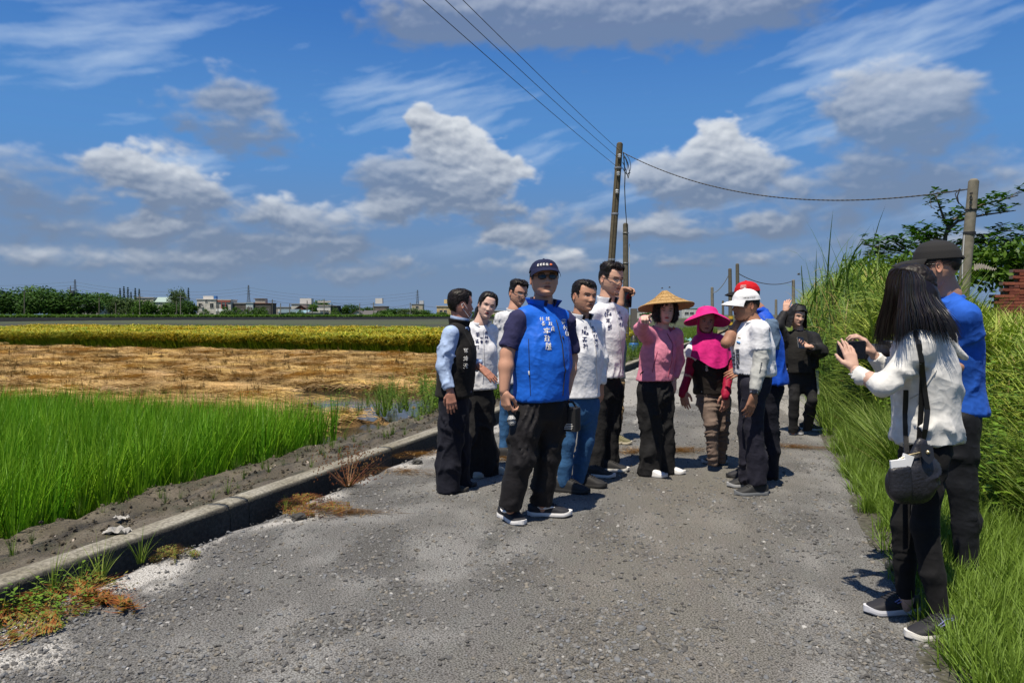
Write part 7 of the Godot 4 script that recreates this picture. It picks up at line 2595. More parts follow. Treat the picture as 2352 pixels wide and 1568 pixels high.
	build_phone("black phone held up beside the tall man's head", W(1443, 688, p.d - 0.21), Vector3(0.05, 1, 0), Vector3(0.15, 0, 1), Vector3(0.078, 0.16, 0.009), true)

	# --- H: pink jacket, straw hat, pointing ---
	p = pose("woman in pink zip jacket and conical straw hat pointing towards the camera", [1506, 1093], {
		"neck": [1518, 757, 0.0], "pel": [1504, 886, 0.0], "head": [1529, 713, -0.02], "h": 0.222, "face": Vector3(-0.02, -0.03, 1), "up": Vector3(0.06, 1, 0), "tf": Vector3(0.58, 0, 0.81), "skin": Color(0.60, 0.36, 0.265), "tor": [0.172, 0.150, 0.160], "flat": 0.76,
		"arms": [[[1484, 768, -0.11], [1474, 756, -0.33], [1481, 733, -0.55]], [[1549, 770, 0.12], [1558, 828, 0.17], [1548, 872, 0.11]]],
		"legs": [[[1490, 900, -0.05], [1494, 985, -0.05], [1492, 1076, -0.04]], [[1520, 900, 0.05], [1521, 985, 0.05], [1526, 1072, 0.06]]]})
	flesh(p, [[Vector3(-0.10, 0.24, 1), Vector3(0.1, -1, 0.2), 1.0, [0.7, 0.05, 1.5, 1.55, 1.6], 1.0], [Vector3(0, -1, 0), Vector3(-0.7, 0, -0.6), -1.0, RELAX]], {"female": true, "lip": Color(0.42, 0.06, 0.06), "nose": 0.075}, [0.042, 0.036, 0.026])
	hair(p, "bob")
	var pink := cloth("pink", Color(0.68, 0.235, 0.335), 0.6, 0.5)
	w1 = wr(0.008, Vector3(9, 6, 9), 73.0)
	f = top(p, {"name": "jacket", "mat": pink, "hem": 873, "grow": 0.014, "sleeves": [1.95, 1.95], "r": [0.070, 0.060, 0.047], "skirt": 1.06, "wr": w1})
	collar(p, pink, 0.066, 0.05, 0.7, 0.014)
	trousers(p, black, [0.118, 0.106, 0.108], wr(0.014, fall, 75.0))
	line_on(p, f, [[1532, 765], [1546, 790], [1544, 830], [1534, 870]], 0.0032, mat("zippink", sr(0.25, 0.03, 0.07), 0.5), "zip", w1, 10)
	line_on(p, f, [[1510, 808], [1503, 835], [1498, 858]], 0.003, mat("zippink", sr(0.25, 0.03, 0.07), 0.5), "pocket_zip", w1, 8)
	line_on(p, f, [[1547, 752], [1550, 757]], 0.010, mat("orange_badge", sr(0.6, 0.13, 0.02), 0.6), "badge", w1, 4)
	feet(p, 0, [1482, 1097], Vector3(0.88, 0, 0.45), 0.245, Color(0.72, 0.72, 0.72), Color(0.6, 0.6, 0.6), {"laces": false, "rough": 0.45, "top": 0.85})
	feet(p, 1, [1524, 1088], Vector3(0.88, 0, 0.40), 0.245, Color(0.72, 0.72, 0.72), Color(0.6, 0.6, 0.6), {"laces": false, "rough": 0.45, "top": 0.85})
	build_straw_hat(p)

	# --- I: magenta hat and scarf ---
	p = pose("older woman in magenta sun hat and scarf, black vest, red sleeves, taupe trousers", [1640, 1077], {
		"neck": [1626, 775, 0.0], "pel": [1637, 905, 0.0], "head": [1622, 736, -0.02], "h": 0.215, "face": Vector3(-0.08, -0.12, 1), "up": Vector3(0.08, 1, 0.08), "tf": Vector3(-0.05, 0, 1), "skin": Color(0.42, 0.20, 0.135), "tor": [0.150, 0.148, 0.158], "flat": 0.78,
		"arms": [[[1593, 802, 0.0], [1586, 848, 0.0], [1570, 896, -0.08]], [[1664, 800, 0.0], [1676, 850, -0.08], [1668, 901, -0.22]]],
		"legs": [[[1624, 920, -0.02], [1634, 976, -0.14], [1638, 1052, -0.13]], [[1660, 920, 0.02], [1660, 975, 0.0], [1656, 1045, 0.12]]]})
	flesh(p, [[Vector3(0.1, -1, 0.1), Vector3(0.5, 0, -0.8), 1.0, RELAX], [Vector3(-0.05, -1, 0.1), Vector3(-0.3, 0, -0.9), -1.0, RELAX]], {"female": true, "lip": Color(0.22, 0.07, 0.06)}, [0.042, 0.036, 0.026])
	var magenta := cloth("magenta", Color(0.62, 0.018, 0.20), 0.7, 0.5)
	top(p, {"name": "shirt", "mat": white, "hem": 900, "grow": 0.0, "sleeves": [0.42, 0.42], "r": [0.070, 0.066, 0.05], "wr": wr(0.006, fall, 82.0)})
	wv = wr(0.009, Vector3(9, 8, 9), 84.0)
	f = top(p, {"name": "vest", "mat": cloth("vestbrown", Color(0.022, 0.018, 0.016), 0.6), "hem": 905, "grow": 0.016, "sleeve": 0.0, "armhole": false, "wr": wv})
	for i in 2:     # sun sleeves
		var sf := SDF.new()
		var a: Array = p.arms[i]
		var bb := bounds(a, 0.1)
		sf.setup(bb[0], bb[1], 0.011)
		sf.cap(a[0].lerp(a[1], 0.36), a[1], 0.051, 0.046, 0.02)
		sf.cap(a[1], a[2], 0.046, 0.035, 0.02)
		sf.cap(a[2], a[2] + (a[2] - a[1]).normalized() * 0.045, 0.036, 0.034, 0.02, Vector3(0, 0, 1), 0.75)
		put(net_mesh(sf, wr(0.004, Vector3(10, 24, 10), 86.0 + i)).mesh(true), "sun_sleeve", cloth("redsleeve", Color(0.30, 0.008, 0.04), 0.6), p.root)
	trousers(p, cloth("taupe", Color(0.155, 0.115, 0.095), 0.75), [0.098, 0.066, 0.05], wr(0.010, Vector3(4, 26, 4), 85.0), "trousers", 0.012)
	text_on(p, f, "民代表會", 1624, 822, 7.5, Vector2(0, 8.6), thread_white, wv, 0.0022)
	feet(p, 0, [1634, 1064], Vector3(-0.06, 0, 1), 0.245, Color(0.035, 0.034, 0.036), Color(0.03, 0.03, 0.03), {"lace": Color(0.02, 0.02, 0.02)})
	feet(p, 1, [1658, 1066], Vector3(-1, 0, 0.12), 0.245, Color(0.018, 0.018, 0.02), Color(0.42, 0.42, 0.42))
	build_sun_hat(p, magenta)

	# --- J: white polo, white cap, profile ---
	p = pose("man in white polo and white cap in profile with grey sun sleeve", [1724, 1131], {
		"neck": [1729, 741, 0.0], "pel": [1733, 868, 0.0], "head": [1713, 700, 0.0], "fw": 0.96, "h": 0.236, "face": Vector3(-0.97, -0.06, 0.16), "tf": Vector3(-0.95, 0, 0.3), "skin": dark_skin, "tor": [0.165, 0.165, 0.175], "flat": 0.82,
		"arms": [[[1748, 757, -0.17], [1748, 824, -0.18], [1732, 906, -0.24]], [[1712, 764, 0.13], [1668, 788, -0.02], [1698, 738, 0.06]]],
		"legs": [[[1730, 885, -0.08], [1731, 985, -0.09], [1742, 1098, -0.10]], [[1726, 885, 0.09], [1718, 985, 0.09], [1722, 1090, 0.10]]]})
	flesh(p, [[Vector3(-0.25, -1, 0), Vector3(-0.3, 0, -0.9), 1.0, RELAX, 1.05], [Vector3(0.35, 0.9, 0), Vector3(0.5, -0.1, -0.8), -1.0, GRIP]], {"nose": 0.105, "lip": Color(0.2, 0.07, 0.06)}, [0.046, 0.042, 0.03])
	hair(p, "sides")
	var capw := cloth("capwhite", Color(0.74, 0.75, 0.77), 0.75, 0.3)
	co = baseball(p, capw, capw, 0.14, 0.40, 0.0)
	var ct := MB.new()
	for k in 12:
		var u := 1.05 + k * 0.075
		ct.tube([p.head + p.hb * (head_pt(u, 0.205, 0.05) * p.h), p.head + p.hb * (head_pt(u + (0.03 if k % 3 else 0.0), 0.235, 0.05) * p.h)], [0.0016], 4)
	put(ct.mesh(true), "embroidery", zipm, co)
	w1 = wr(0.0065, Vector3(10, 6, 10), 93.0)
	f = top(p, {"name": "polo_shirt", "mat": white, "hem": 860, "grow": 0.012, "sleeves": [0.7, 0.55], "r": [0.072, 0.074, 0.06], "skirt": 1.0, "wr": w1})
	collar(p, white, 0.068, 0.05, 0.5, 0.016)
	var sf2 := SDF.new()
	var a2: Array = p.arms[0]
	var b2 := bounds(a2, 0.1)
	sf2.setup(b2[0], b2[1], 0.011)
	sf2.cap(a2[0].lerp(a2[1], 0.55), a2[1], 0.062, 0.056, 0.02)
	sf2.cap(a2[1], a2[1].lerp(a2[2], 0.4), 0.056, 0.052, 0.02)
	sf2.cap(a2[1].lerp(a2[2], 0.4), a2[1].lerp(a2[2], 0.9), 0.052, 0.040, 0.02, Vector3.ZERO, 1.0, true)
	var w2 := wr(0.003, Vector3(8, 18, 8), 96.0)
	put(net_mesh(sf2, w2).mesh(true), "sun_sleeve", cloth("greysleeve", Color(0.46, 0.47, 0.45), 0.6), p.root)
	for k in 6:
		line_on(p, sf2, [[1751 - k * 0.8, 832 + k * 4.2], [1747 - k * 0.8, 835 + k * 4.2]], 0.003, zipm, "stripe", w2, 3)
	trousers(p, cloth("navytrouser", Color(0.018, 0.018, 0.030), 0.8), [0.108, 0.088, 0.084], wr(0.010, fall, 95.0))
	var blt := MB.new()
	blt.lathe(p.pel + Vector3(0, 0.045, 0), [Vector2(0.158, 0.018), Vector2(0.172, 0.017), Vector2(0.172, -0.017), Vector2(0.158, -0.018)], 30, Basis(Vector3.UP.cross(p.tf), Vector3.UP, p.tf * 0.86))
	put(blt.mesh(true), "belt", zipm, p.root)
	text_on(p, f, "雲林縣議會", 1695, 806, 7.5, Vector2(0.2, 8.8), mat("print_black", sr(0.02, 0.02, 0.025), 0.8), w1, 0.002)
	text_on(p, f, "水林鄉議代", 1686.5, 811, 6.5, Vector2(0.0, 8.6), mat("print_black", sr(0.02, 0.02, 0.025), 0.8), w1, 0.0017)
	line_on(p, f, [[1694, 785], [1703, 788]], 0.007, mat("print_blue", sr(0.08, 0.28, 0.6), 0.8), "print", w1, 5)
	line_on(p, f, [[1696, 775], [1704, 777]], 0.003, mat("print_gold", sr(0.35, 0.25, 0.1), 0.8), "print", w1, 5)
	line_on(p, f, [[1768, 752], [1770, 765]], 0.004, thread_navy, "print", w1, 4)
	watch(p, 0, Color(0.3, 0.31, 0.32))
	feet(p, 0, [1748, 1138], Vector3(-1, 0, 0.12), 0.27, Color(0.016, 0.017, 0.018), Color(0.16, 0.17, 0.18), {"sole": 0.028})
	feet(p, 1, [1730, 1121], Vector3(-1, 0, 0.05), 0.27, Color(0.016, 0.017, 0.018), Color(0.33, 0.34, 0.35), {"sole": 0.028})

	# --- K: red cap, blue vest behind the polo ---
	p = pose("man in red cap and royal blue vest standing behind the white polo shirt", [1752, 1100], {
		"neck": [1740, 712, 0.0], "pel": [1766, 878, 0.0], "head": [1715, 679, 0.0], "h": 0.232, "face": Vector3(-0.95, -0.05, 0.05), "up": Vector3(-0.12, 1, 0), "tf": Vector3(-0.9, 0, 0.25), "skin": Color(0.36, 0.17, 0.10), "tor": [0.17, 0.165, 0.172], "flat": 0.72,
		"arms": [[[1766, 752, -0.14], [1768, 812, -0.16], [1745, 850, -0.10]], [[1730, 752, 0.16], [1725, 815, 0.18], [1710, 850, 0.1]]],
		"legs": [[[1764, 895, -0.06], [1766, 985, -0.05], [1768, 1082, -0.04]], [[1752, 895, 0.06], [1745, 985, 0.06], [1748, 1078, 0.06]]]})
	flesh(p, [[Vector3(-1, -0.3, 0), Vector3(0, -0.5, -0.8), 1.0, RELAX], [Vector3(-1, -0.3, 0), Vector3(0, -0.5, -0.8), -1.0, RELAX]])
	hair(p, "sides")
	var capr := cloth("capred", Color(0.50, 0.008, 0.014), 0.75, 0.3)
	co = baseball(p, capr, cloth("capbrimdark", Color(0.012, 0.012, 0.013)), 0.15, 0.36, 0.0)
	var kt := MB.new()
	for r in 2:
		for k in 6:
			var u := 0.75 + k * 0.1
			kt.tube([p.head + p.hb * (head_pt(u, 0.36 - r * 0.06, 0.05) * p.h), p.head + p.hb * (head_pt(u + 0.05, 0.335 - r * 0.06, 0.05) * p.h), p.head + p.hb * (head_pt(u, 0.32 - r * 0.06, 0.05) * p.h)], [0.002], 4)
	put(kt.mesh(true), "embroidery", thread_white, co)
	top(p, {"name": "shirt", "mat": cloth("greyblue", Color(0.105, 0.16, 0.24), 0.85), "hem": 870, "grow": 0.006, "sleeves": [0.85, 0.85], "r": [0.085, 0.082, 0.06], "wr": wr(0.008, Vector3(9, 7, 9), 103.0)})
	top(p, {"name": "vest", "mat": cloth("royal", Color(0.008, 0.07, 0.48), 0.55), "hem": 881, "grow": 0.03, "sleeve": 0.0, "armhole": false, "skirt": 1.08, "wr": wr(0.008, fall, 104.0)})
	collar(p, cloth("royal", Color(0.008, 0.07, 0.48)), 0.076, 0.055, 0.5, 0.012)
	trousers(p, navy, [0.105, 0.088, 0.082], wr(0.011, fall, 105.0))
	feet(p, 0, [1772, 1103], Vector3(-1, 0, 0.1), 0.27, Color(0.012, 0.012, 0.018), Color(0.02, 0.02, 0.022))
	feet(p, 1, [1724, 1098], Vector3(-1, 0, 0.1), 0.27, Color(0.012, 0.012, 0.018), Color(0.02, 0.02, 0.022))

	build_hooded(wr(0.009, Vector3(8, 7, 8), 113.0), black, fall)
	build_pair()

func build_hooded(w1: Dictionary, black: Material, fall: Vector3) -> void:
	var p := pose("young man in black hooded jacket looking up from his phone beside the reeds", [1838, 998], {
		"neck": [1836, 760, 0.0], "pel": [1842, 866, 0.0], "head": [1832, 726, -0.03], "h": 0.222, "face": Vector3(0.12, -0.14, 1), "up": Vector3(0.12, 1, 0), "tf": Vector3(0.02, 0, 1), "skin": Color(0.54, 0.30, 0.2), "tor": [0.175, 0.172, 0.18], "flat": 0.66,
		"arms": [[[1806, 780, 0.0], [1787, 748, -0.06], [1804, 716, 0.04]], [[1868, 778, 0.0], [1886, 808, -0.10], [1862, 796, -0.27]]],
		"legs": [[[1828, 880, 0.0], [1825, 918, -0.05], [1822, 984, 0.0]], [[1860, 880, 0.0], [1866, 920, -0.12], [1856, 974, 0.08]]]})
	flesh(p, [[Vector3(0.2, 0.9, -0.1), Vector3(0.4, 0.1, -0.6), -1.0, [0.2, 0.5, 0.5, 0.5, 0.5]], [Vector3(-0.95, 0.1, 0.1), Vector3(0.0, 0.75, 0.3), 1.0, [0.5, 0.7, 0.75, 0.8, 0.85]]], {"nose": 0.085})
	hair(p, "short")
	var jm := cloth("hoodblack", Color(0.016, 0.016, 0.018), 0.6)
	var f := top(p, {"name": "jacket", "mat": jm, "hem": 845, "grow": 0.03, "sleeves": [1.95, 1.95], "r": [0.082, 0.075, 0.058], "skirt": 1.05, "wr": w1})
	# grey shirt in the open front
	var ts := MB.new()
	var rows := []
	for i in 13:
		var y := lerpf(762, 856, i / 12.0)
		var row := []
		for j in 9:
			var x := lerpf(1812 + maxf(0.0, 5.0 - i * 2.0), lerpf(1852, 1866, i / 12.0), j / 8.0)
			var q := hit(p, f, x, minf(y, 842.0), {}, 0.012)
			if q.x > 1e9:
				q = W(x, y, p.d - 0.14) - p.base
			q.y = W(x, y, p.d - 0.15).y - p.base.y
			ts.vert(q)
	for i in 12:
		for j in 8:
			var a := i * 9 + j
			ts.tri(a, a + 1, a + 9); ts.tri(a + 1, a + 10, a + 9)
	put(ts.mesh(true), "shirt", cloth("charcoal", Color(0.022, 0.021, 0.020), 0.9), p.root)
	# hood: a shell round the head, open in front
	var hd := MB.new()
	var nu := 40
	var nv := 26
	for j in nv + 1:
		var v := j / float(nv)
		for i in nu + 1:
			var u := lerpf(0.84, TAU - 0.84, i / float(nu))
			var y := lerpf(0.62, -0.62, pow(v, 0.85))
			var rr := 0.46 * sqrt(maxf(0.0, 1.0 - pow(maxf(0.0, (y - 0.12) / 0.56), 2.0))) if y > 0.12 else lerpf(0.46, 0.58, (0.12 - y) / 0.74)
			var q := Vector3(sin(u) * rr * 1.02, y + 0.02, cos(u) * rr * 1.05 - 0.03)
			q += q.normalized() * nz2.get_noise_3d(q.x * 5.0, q.y * 5.0, q.z * 5.0) * 0.03
			hd.vert(hp(p, q.x, q.y, q.z))
	for j in nv:
		for i in nu:
			var a := j * (nu + 1) + i
			hd.tri(a, a + 1, a + nu + 1); hd.tri(a + 1, a + nu + 2, a + nu + 1)
	# peak over the brow
	var pk := hd.v.size()
	for i in 15:
		var u := lerpf(-0.95, 0.95, i / 14.0)
		for k in 5:
			var t := k / 4.0
			var y := lerpf(0.60, 0.40, t)
			var rr := lerpf(0.26, 0.46, t)
			var q := Vector3(sin(u) * rr * 0.95, y - absf(u) * 0.12 * t, cos(u) * rr * 1.02 - 0.02)
			hd.vert(hp(p, q.x, q.y, q.z))
	for i in 14:
		for k in 4:
			var a := pk + i * 5 + k
			hd.tri(a, a + 5, a + 1); hd.tri(a + 1, a + 5, a + 6)
	put(hd.mesh(true), "hood", jm, p.root)
	trousers(p, black, [0.085, 0.068, 0.058], wr(0.010, Vector3(8, 9, 8), 115.0))
	for k in 3:
		put(tube_mesh([W(1875 + k * 2.2, 850, p.d - 0.1) - p.base, W(1879 + k * 1.5, 905, p.d - 0.12) - p.base], [0.003], 4), "stripe", mat("stripe_pale", sr(0.35, 0.36, 0.38), 0.8), p.root)
	feet(p, 0, [1823, 992], Vector3(0.05, 0, 1), 0.27, Color(0.014, 0.014, 0.016), Color(0.42, 0.43, 0.45))
	feet(p, 1, [1848, 986], Vector3(0.85, 0, 0.5), 0.27, Color(0.014, 0.014, 0.016), Color(0.42, 0.43, 0.45))
	build_phone("dark phone in the hooded man's hand", W(1840, 787, p.d - 0.29), Vector3(0.1, 0.75, -0.55), Vector3(0.05, 0.55, 0.8), Vector3(0.075, 0.155, 0.009), false)

# ---------- woman filming and man with camera on the right ----------
func build_pair() -> void:
	var black := cloth("black", Color(0.012, 0.012, 0.013), 0.85)
	# N first: he stands behind
	var p := pose("man in blue t-shirt and black mesh cap standing behind the filming woman", [2195, 1326], {
		"neck": [2176, 676, 0.0], "pel": [2203, 945, 0.0], "head": [2150, 610, -0.02], "h": 0.248, "face": Vector3(-0.88, -0.04, -0.46), "up": Vector3(-0.08, 1, 0), "tf": Vector3(-0.93, 0, -0.36), "skin": Color(0.46, 0.24, 0.15), "tor": [0.155, 0.150, 0.175], "flat": 0.78,
		"arms": [[[2214, 728, -0.17], [2234, 830, -0.12], [2140, 856, -0.16]], [[2160, 722, 0.2], [2120, 800, 0.25], [2062, 822, 0.0]]],
		"legs": [[[2205, 965, -0.08], [2212, 1115, -0.09], [2222, 1282, -0.10]], [[2180, 965, 0.1], [2132, 1120, 0.08], [2116, 1270, 0.10]]]})
	flesh(p, [[Vector3(-1, -0.1, 0), Vector3(0, 0.3, -0.9), 1.0, GRIP], [Vector3(-0.9, 0.1, 0.1), Vector3(0.2, 0.2, -0.9), -1.0, GRIP]], {"nose": 0.09}, [0.043, 0.040, 0.029])
	hair(p, "sides")
	var mesh_cap := mat("meshcap", sr(0.010, 0.010, 0.011), 0.9, {"normal": noise_tex("crinkle", 0.018, 4, Color.BLACK, Color.WHITE, true, 6.0, 512), "nscale": 0.8, "scale": 22.0})
	var co := baseball(p, mesh_cap, mesh_cap, 0.13, 0.40, 0.0)
	put(tube_mesh([hp(p, 0.10, 0.14, -0.47), hp(p, 0.0, 0.13, -0.49), hp(p, -0.10, 0.14, -0.47)], [0.012], 6), "strap", mesh_cap, co)
	glasses(p, false, Color(0.05, 0.05, 0.05))
	var w1 := wr(0.009, Vector3(7, 5, 7), 123.0)
	top(p, {"name": "t_shirt", "mat": cloth("blueshirt", Color(0.020, 0.105, 0.50), 0.85, 0.5), "hem": 948, "grow": 0.016, "sleeves": [0.48, 0.6], "r": [0.085, 0.084, 0.06], "skirt": 1.06, "cell": 0.012, "wr": w1})
	collar(p, cloth("blueshirt", Color(0.020, 0.105, 0.50)), 0.070, 0.022, 0.01, 0.0, "neckband", -0.025)
	trousers(p, cloth("blacksheen", Color(0.012, 0.013, 0.016), 0.55), [0.105, 0.085, 0.062], wr(0.011, Vector3(7, 8, 7), 125.0))
	feet(p, 0, [2228, 1330], Vector3(-1, 0, 0.12), 0.28, Color(0.02, 0.02, 0.021), Color(0.05, 0.05, 0.052))
	feet(p, 1, [2122, 1300], Vector3(-1, 0, 0.12), 0.28, Color(0.02, 0.02, 0.021), Color(0.05, 0.05, 0.052))
	build_camera(W(2058, 808, p.d - 0.02))

	# M: filming woman
	p = pose("woman with long black hair in white hooded jacket filming with a phone", [2112, 1418], {
		"neck": [2116, 742, 0.0], "pel": [2128, 985, 0.0], "head": [2089, 668, 0.0], "h": 0.226, "face": Vector3(-0.88, -0.2, -0.38), "up": Vector3(-0.15, 1, -0.05), "tf": Vector3(-0.92, 0, -0.3), "skin": pale(), "tor": [0.142, 0.135, 0.145], "flat": 0.86,
		"arms": [[[2108, 798, -0.13], [2026, 888, -0.12], [1963, 848, 0.0]], [[2088, 796, 0.15], [2052, 872, 0.20], [2008, 815, 0.16]]],
		"legs": [[[2110, 1040, 0.07], [2078, 1205, 0.05], [2080, 1372, 0.06]], [[2135, 1040, -0.07], [2125, 1210, -0.08], [2160, 1412, -0.14]]]})
	flesh(p, [[Vector3(-0.12, 0.85, -0.35), Vector3(-0.15, -0.35, -0.9), 1.0, [0.1, 0.15, 0.12, 0.2, 0.3], 0.84], [Vector3(-0.5, 0.8, -0.05), Vector3(-0.6, -0.2, -0.3), 1.0, [0.4, 0.75, 0.8, 0.9, 0.9], 0.95]], {"female": true, "nose": 0.075}, [0.038, 0.034, 0.023])
	var wj := cloth("jacketwhite", Color(0.66, 0.66, 0.64), 0.65, 0.45, 3.0)
	var w2 := wr(0.012, Vector3(10, 3.2, 10), 133.0)
	var f := top(p, {"name": "jacket", "mat": wj, "hem": 1012, "grow": 0.022, "sleeves": [1.97, 1.97], "r": [0.068, 0.058, 0.040], "skirt": 1.16, "cell": 0.011, "hemtilt": Vector3(0.05, 0, 0.0), "wr": w2})
	# hood lying on the back
	var hs := SDF.new()
	var h0 := W(2150, 775, p.d + 0.0) - p.base
	var h1 := W(2196, 805, p.d - 0.02) - p.base
	var bb := bounds([h0, h1], 0.24)
	hs.setup(bb[0], bb[1], 0.011)
	hs.cap(W(2118, 768, p.d) - p.base, W(2168, 780, p.d) - p.base, 0.062, 0.058, 0.04)
	hs.cap(W(2160, 775, p.d - 0.05) - p.base, W(2212, 818, p.d - 0.05) - p.base, 0.050, 0.030, 0.04, Vector3(0.6, 0.8, 0).normalized(), 0.6)
	hs.cap(W(2160, 775, p.d + 0.05) - p.base, W(2212, 818, p.d + 0.05) - p.base, 0.050, 0.030, 0.04, Vector3(0.6, 0.8, 0).normalized(), 0.6)
	put(net_mesh(hs, wr(0.006, Vector3(7, 9, 7), 137.0)).mesh(true), "hood", wj, p.root)
	line_on(p, f, [[2152, 850], [2120, 900], [2086, 918]], 0.0025, mat("seam", sr(0.4, 0.4, 0.39), 0.8), "seam", w2, 8)
	trousers(p, cloth("legging", Color(0.010, 0.010, 0.011), 0.9), [0.090, 0.064, 0.045], wr(0.005, Vector3(8, 12, 8), 135.0), "leggings", 0.012, 0.0)
	var vio := Color(0.16, 0.17, 0.36)
	var tiger := [[[[0.30, 0.22, 0.007], [0.36, 0.75, 0.007]], vio], [[[0.38, 0.2, 0.007], [0.45, 0.78, 0.007]], vio], [[[0.22, 0.55, 0.006], [0.34, 0.36, 0.006], [0.50, 0.26, 0.006]], vio], [[[0.22, 0.66, 0.006], [0.36, 0.56, 0.006], [0.54, 0.38, 0.006]], vio]]
	feet(p, 0, [2084, 1402], Vector3(-1, 0, 0.05), 0.262, Color(0.012, 0.012, 0.016), Color(0.55, 0.56, 0.60), {"marks": tiger, "sole": 0.034, "lace": Color(0.01, 0.01, 0.012)})
	feet(p, 1, [2178, 1456], Vector3(-1, 0, 0.18), 0.262, Color(0.012, 0.012, 0.016), Color(0.72, 0.70, 0.66), {"marks": tiger, "sole": 0.034, "lace": Color(0.01, 0.01, 0.012)})
	hair(p, "tied")
	long_hair(p)
	build_phone("large dark phone held sideways by the filming woman", W(1956, 805, p.d + 0.11), Vector3(1, 0.03, 0.05), Vector3(0.25, -0.05, 1), Vector3(0.088, 0.158, 0.010), true)
	build_handbag(p, f, w2)

func pale() -> Color:
	return Color(0.50, 0.30, 0.215)

func long_hair(p: Pose) -> void:
	var hm := mat("longhair", Color.WHITE, 0.38, {"vc": true, "spec": 0.45})
	# inner mass
	var f := SDF.new()
	var c := W(2090, 666, p.d) - p.base
	var e := W(2160, 765, p.d - 0.02) - p.base
	var bb := bounds([c, e, W(2050, 760, p.d) - p.base], 0.2)
	f.setup(bb[0], bb[1], 0.011)
	f.cap(c + Vector3(0.0, 0.006, 0.01), c - Vector3(0, 0.03, 0), 0.094, 0.094, 0.05)
	f.cap(c + Vector3(0.02, -0.04, 0.02), W(2135, 745, p.d - 0.03) - p.base, 0.085, 0.07, 0.05)
	f.cap(W(2130, 735, p.d - 0.03) - p.base, W(2172, 788, p.d - 0.04) - p.base, 0.075, 0.05, 0.05)
	f.cap(c + Vector3(-0.045, -0.05, 0.03), W(2062, 738, p.d - 0.02) - p.base, 0.065, 0.04, 0.04)
	var mb := net_mesh(f, wr(0.006, Vector3(16, 3, 16), 141.0), Color(0.008, 0.007, 0.0065))
	# strands from the crown to the tips
	var tipx := [2008, 2022, 2035, 2050, 2062, 2085, 2110, 2130, 2150, 2170, 2190, 2208]
	var tipy := [785, 790, 782, 768, 790, 770, 762, 768, 772, 776, 780, 778]
	for k in 2600:
		var t := rng.randf()
		var q := t * (tipx.size() - 1)
		var i := int(q)
		var fr := q - i
		var tx := lerpf(tipx[i], tipx[mini(i + 1, 11)], fr) + rng.randfn() * 4.0
		var ty := lerpf(tipy[i], tipy[mini(i + 1, 11)], fr) + rng.randfn() * 12.0 - absf(rng.randfn()) * 8.0
		var layer := rng.randf()
		var near := lerpf(-0.125, 0.06, layer * layer)
		var an := lerpf(-1.25, 1.25, t)
		var top_p := Vector2(2088 + rng.randfn() * 7.0 + sin(an) * 6.0, 614 + absf(rng.randfn()) * 3.0)
		var sidep := Vector2(2089 + sin(an) * 57.0, 664 + rng.randfn() * 5.0)
		var midp := Vector2(lerpf(sidep.x, tx, 0.5) + (5.0 if t > 0.5 else -2.0), lerpf(664, ty, 0.5))
		var dside := near * cos(an * 0.9)
		var pts := []
		for s in 13:
			var g := s / 12.0
			var xy: Vector2
			if g < 0.35:
				var h := g / 0.35
				xy = Vector2(lerpf(top_p.x, sidep.x, sin(h * PI * 0.5)), lerpf(top_p.y, sidep.y, 1.0 - cos(h * PI * 0.5)))
			else:
				var h := (g - 0.35) / 0.65
				xy = sidep.bezier_interpolate(Vector2(sidep.x + sin(an) * 4.0, sidep.y + 35), midp, Vector2(tx, ty), h)
			var dz := dside * sin(minf(g / 0.35, 1.0) * PI * 0.5)
			dz = lerpf(dz, lerpf(-0.215, -0.03, layer) if t > 0.35 else dz * 0.8, smoothstep(0.35, 0.9, g))
			pts.append(W(xy.x, xy.y, p.d + dz - 0.01) - p.base)
		mb.col = Color(0.0095, 0.008, 0.0075) * rng.randf_range(0.7, 2.0)
		var w := 0.0019 * rng.randf_range(0.6, 1.3)
		var first := mb.v.size()
		for s in 13:
			var dir: Vector3 = (pts[mini(s + 1, 12)] - pts[maxi(s - 1, 0)]).normalized()
			var sd := dir.cross(Vector3(rng.randf_range(-0.2, 0.2), 0, 1)).normalized() * w * (1.0 - pow(s / 12.0, 3.0) * 0.9)
			mb.vert(pts[s] - sd)
			mb.vert(pts[s] + sd)
		for s in 12:
			var a := first + s * 2
			mb.tri(a, a + 1, a + 2); mb.tri(a + 1, a + 3, a + 2)
	put(mb.mesh(true, true), "hair", hm, p.root)

# ---------- things held or worn ----------
func rounded_slab(size: Vector3, r: float) -> MB:
	var b := MB.new()
	var n := 5
	var ring := []
	for c in [[1, 1], [-1, 1], [-1, -1], [1, -1]]:
		for k in n:
			var a: float = atan2(c[1], c[0]) - PI / 4 + PI / 2 * k / (n - 1)
			ring.append(Vector2(c[0] * (size.x * 0.5 - r) + cos(a) * r, c[1] * (size.y * 0.5 - r) + sin(a) * r))
	var m := ring.size()
	var ch := size.z * 0.25
	for lay in [[0.5, 0.94], [0.5 - 0.25, 1.0], [-0.25, 1.0], [-0.5, 0.94]]:
		for q in ring:
			b.vert(Vector3(q.x * lay[1], q.y * lay[1], size.z * lay[0]))
	for l in 3:
		for i in m:
			var a := l * m + i
			var e := l * m + (i + 1) % m
			b.tri(a, e, a + m); b.tri(e, e + m, a + m)
	for i in range(1, m - 1):
		b.tri(0, i + 1, i)
		b.tri(3 * m, 3 * m + i, 3 * m + i + 1)
	return b

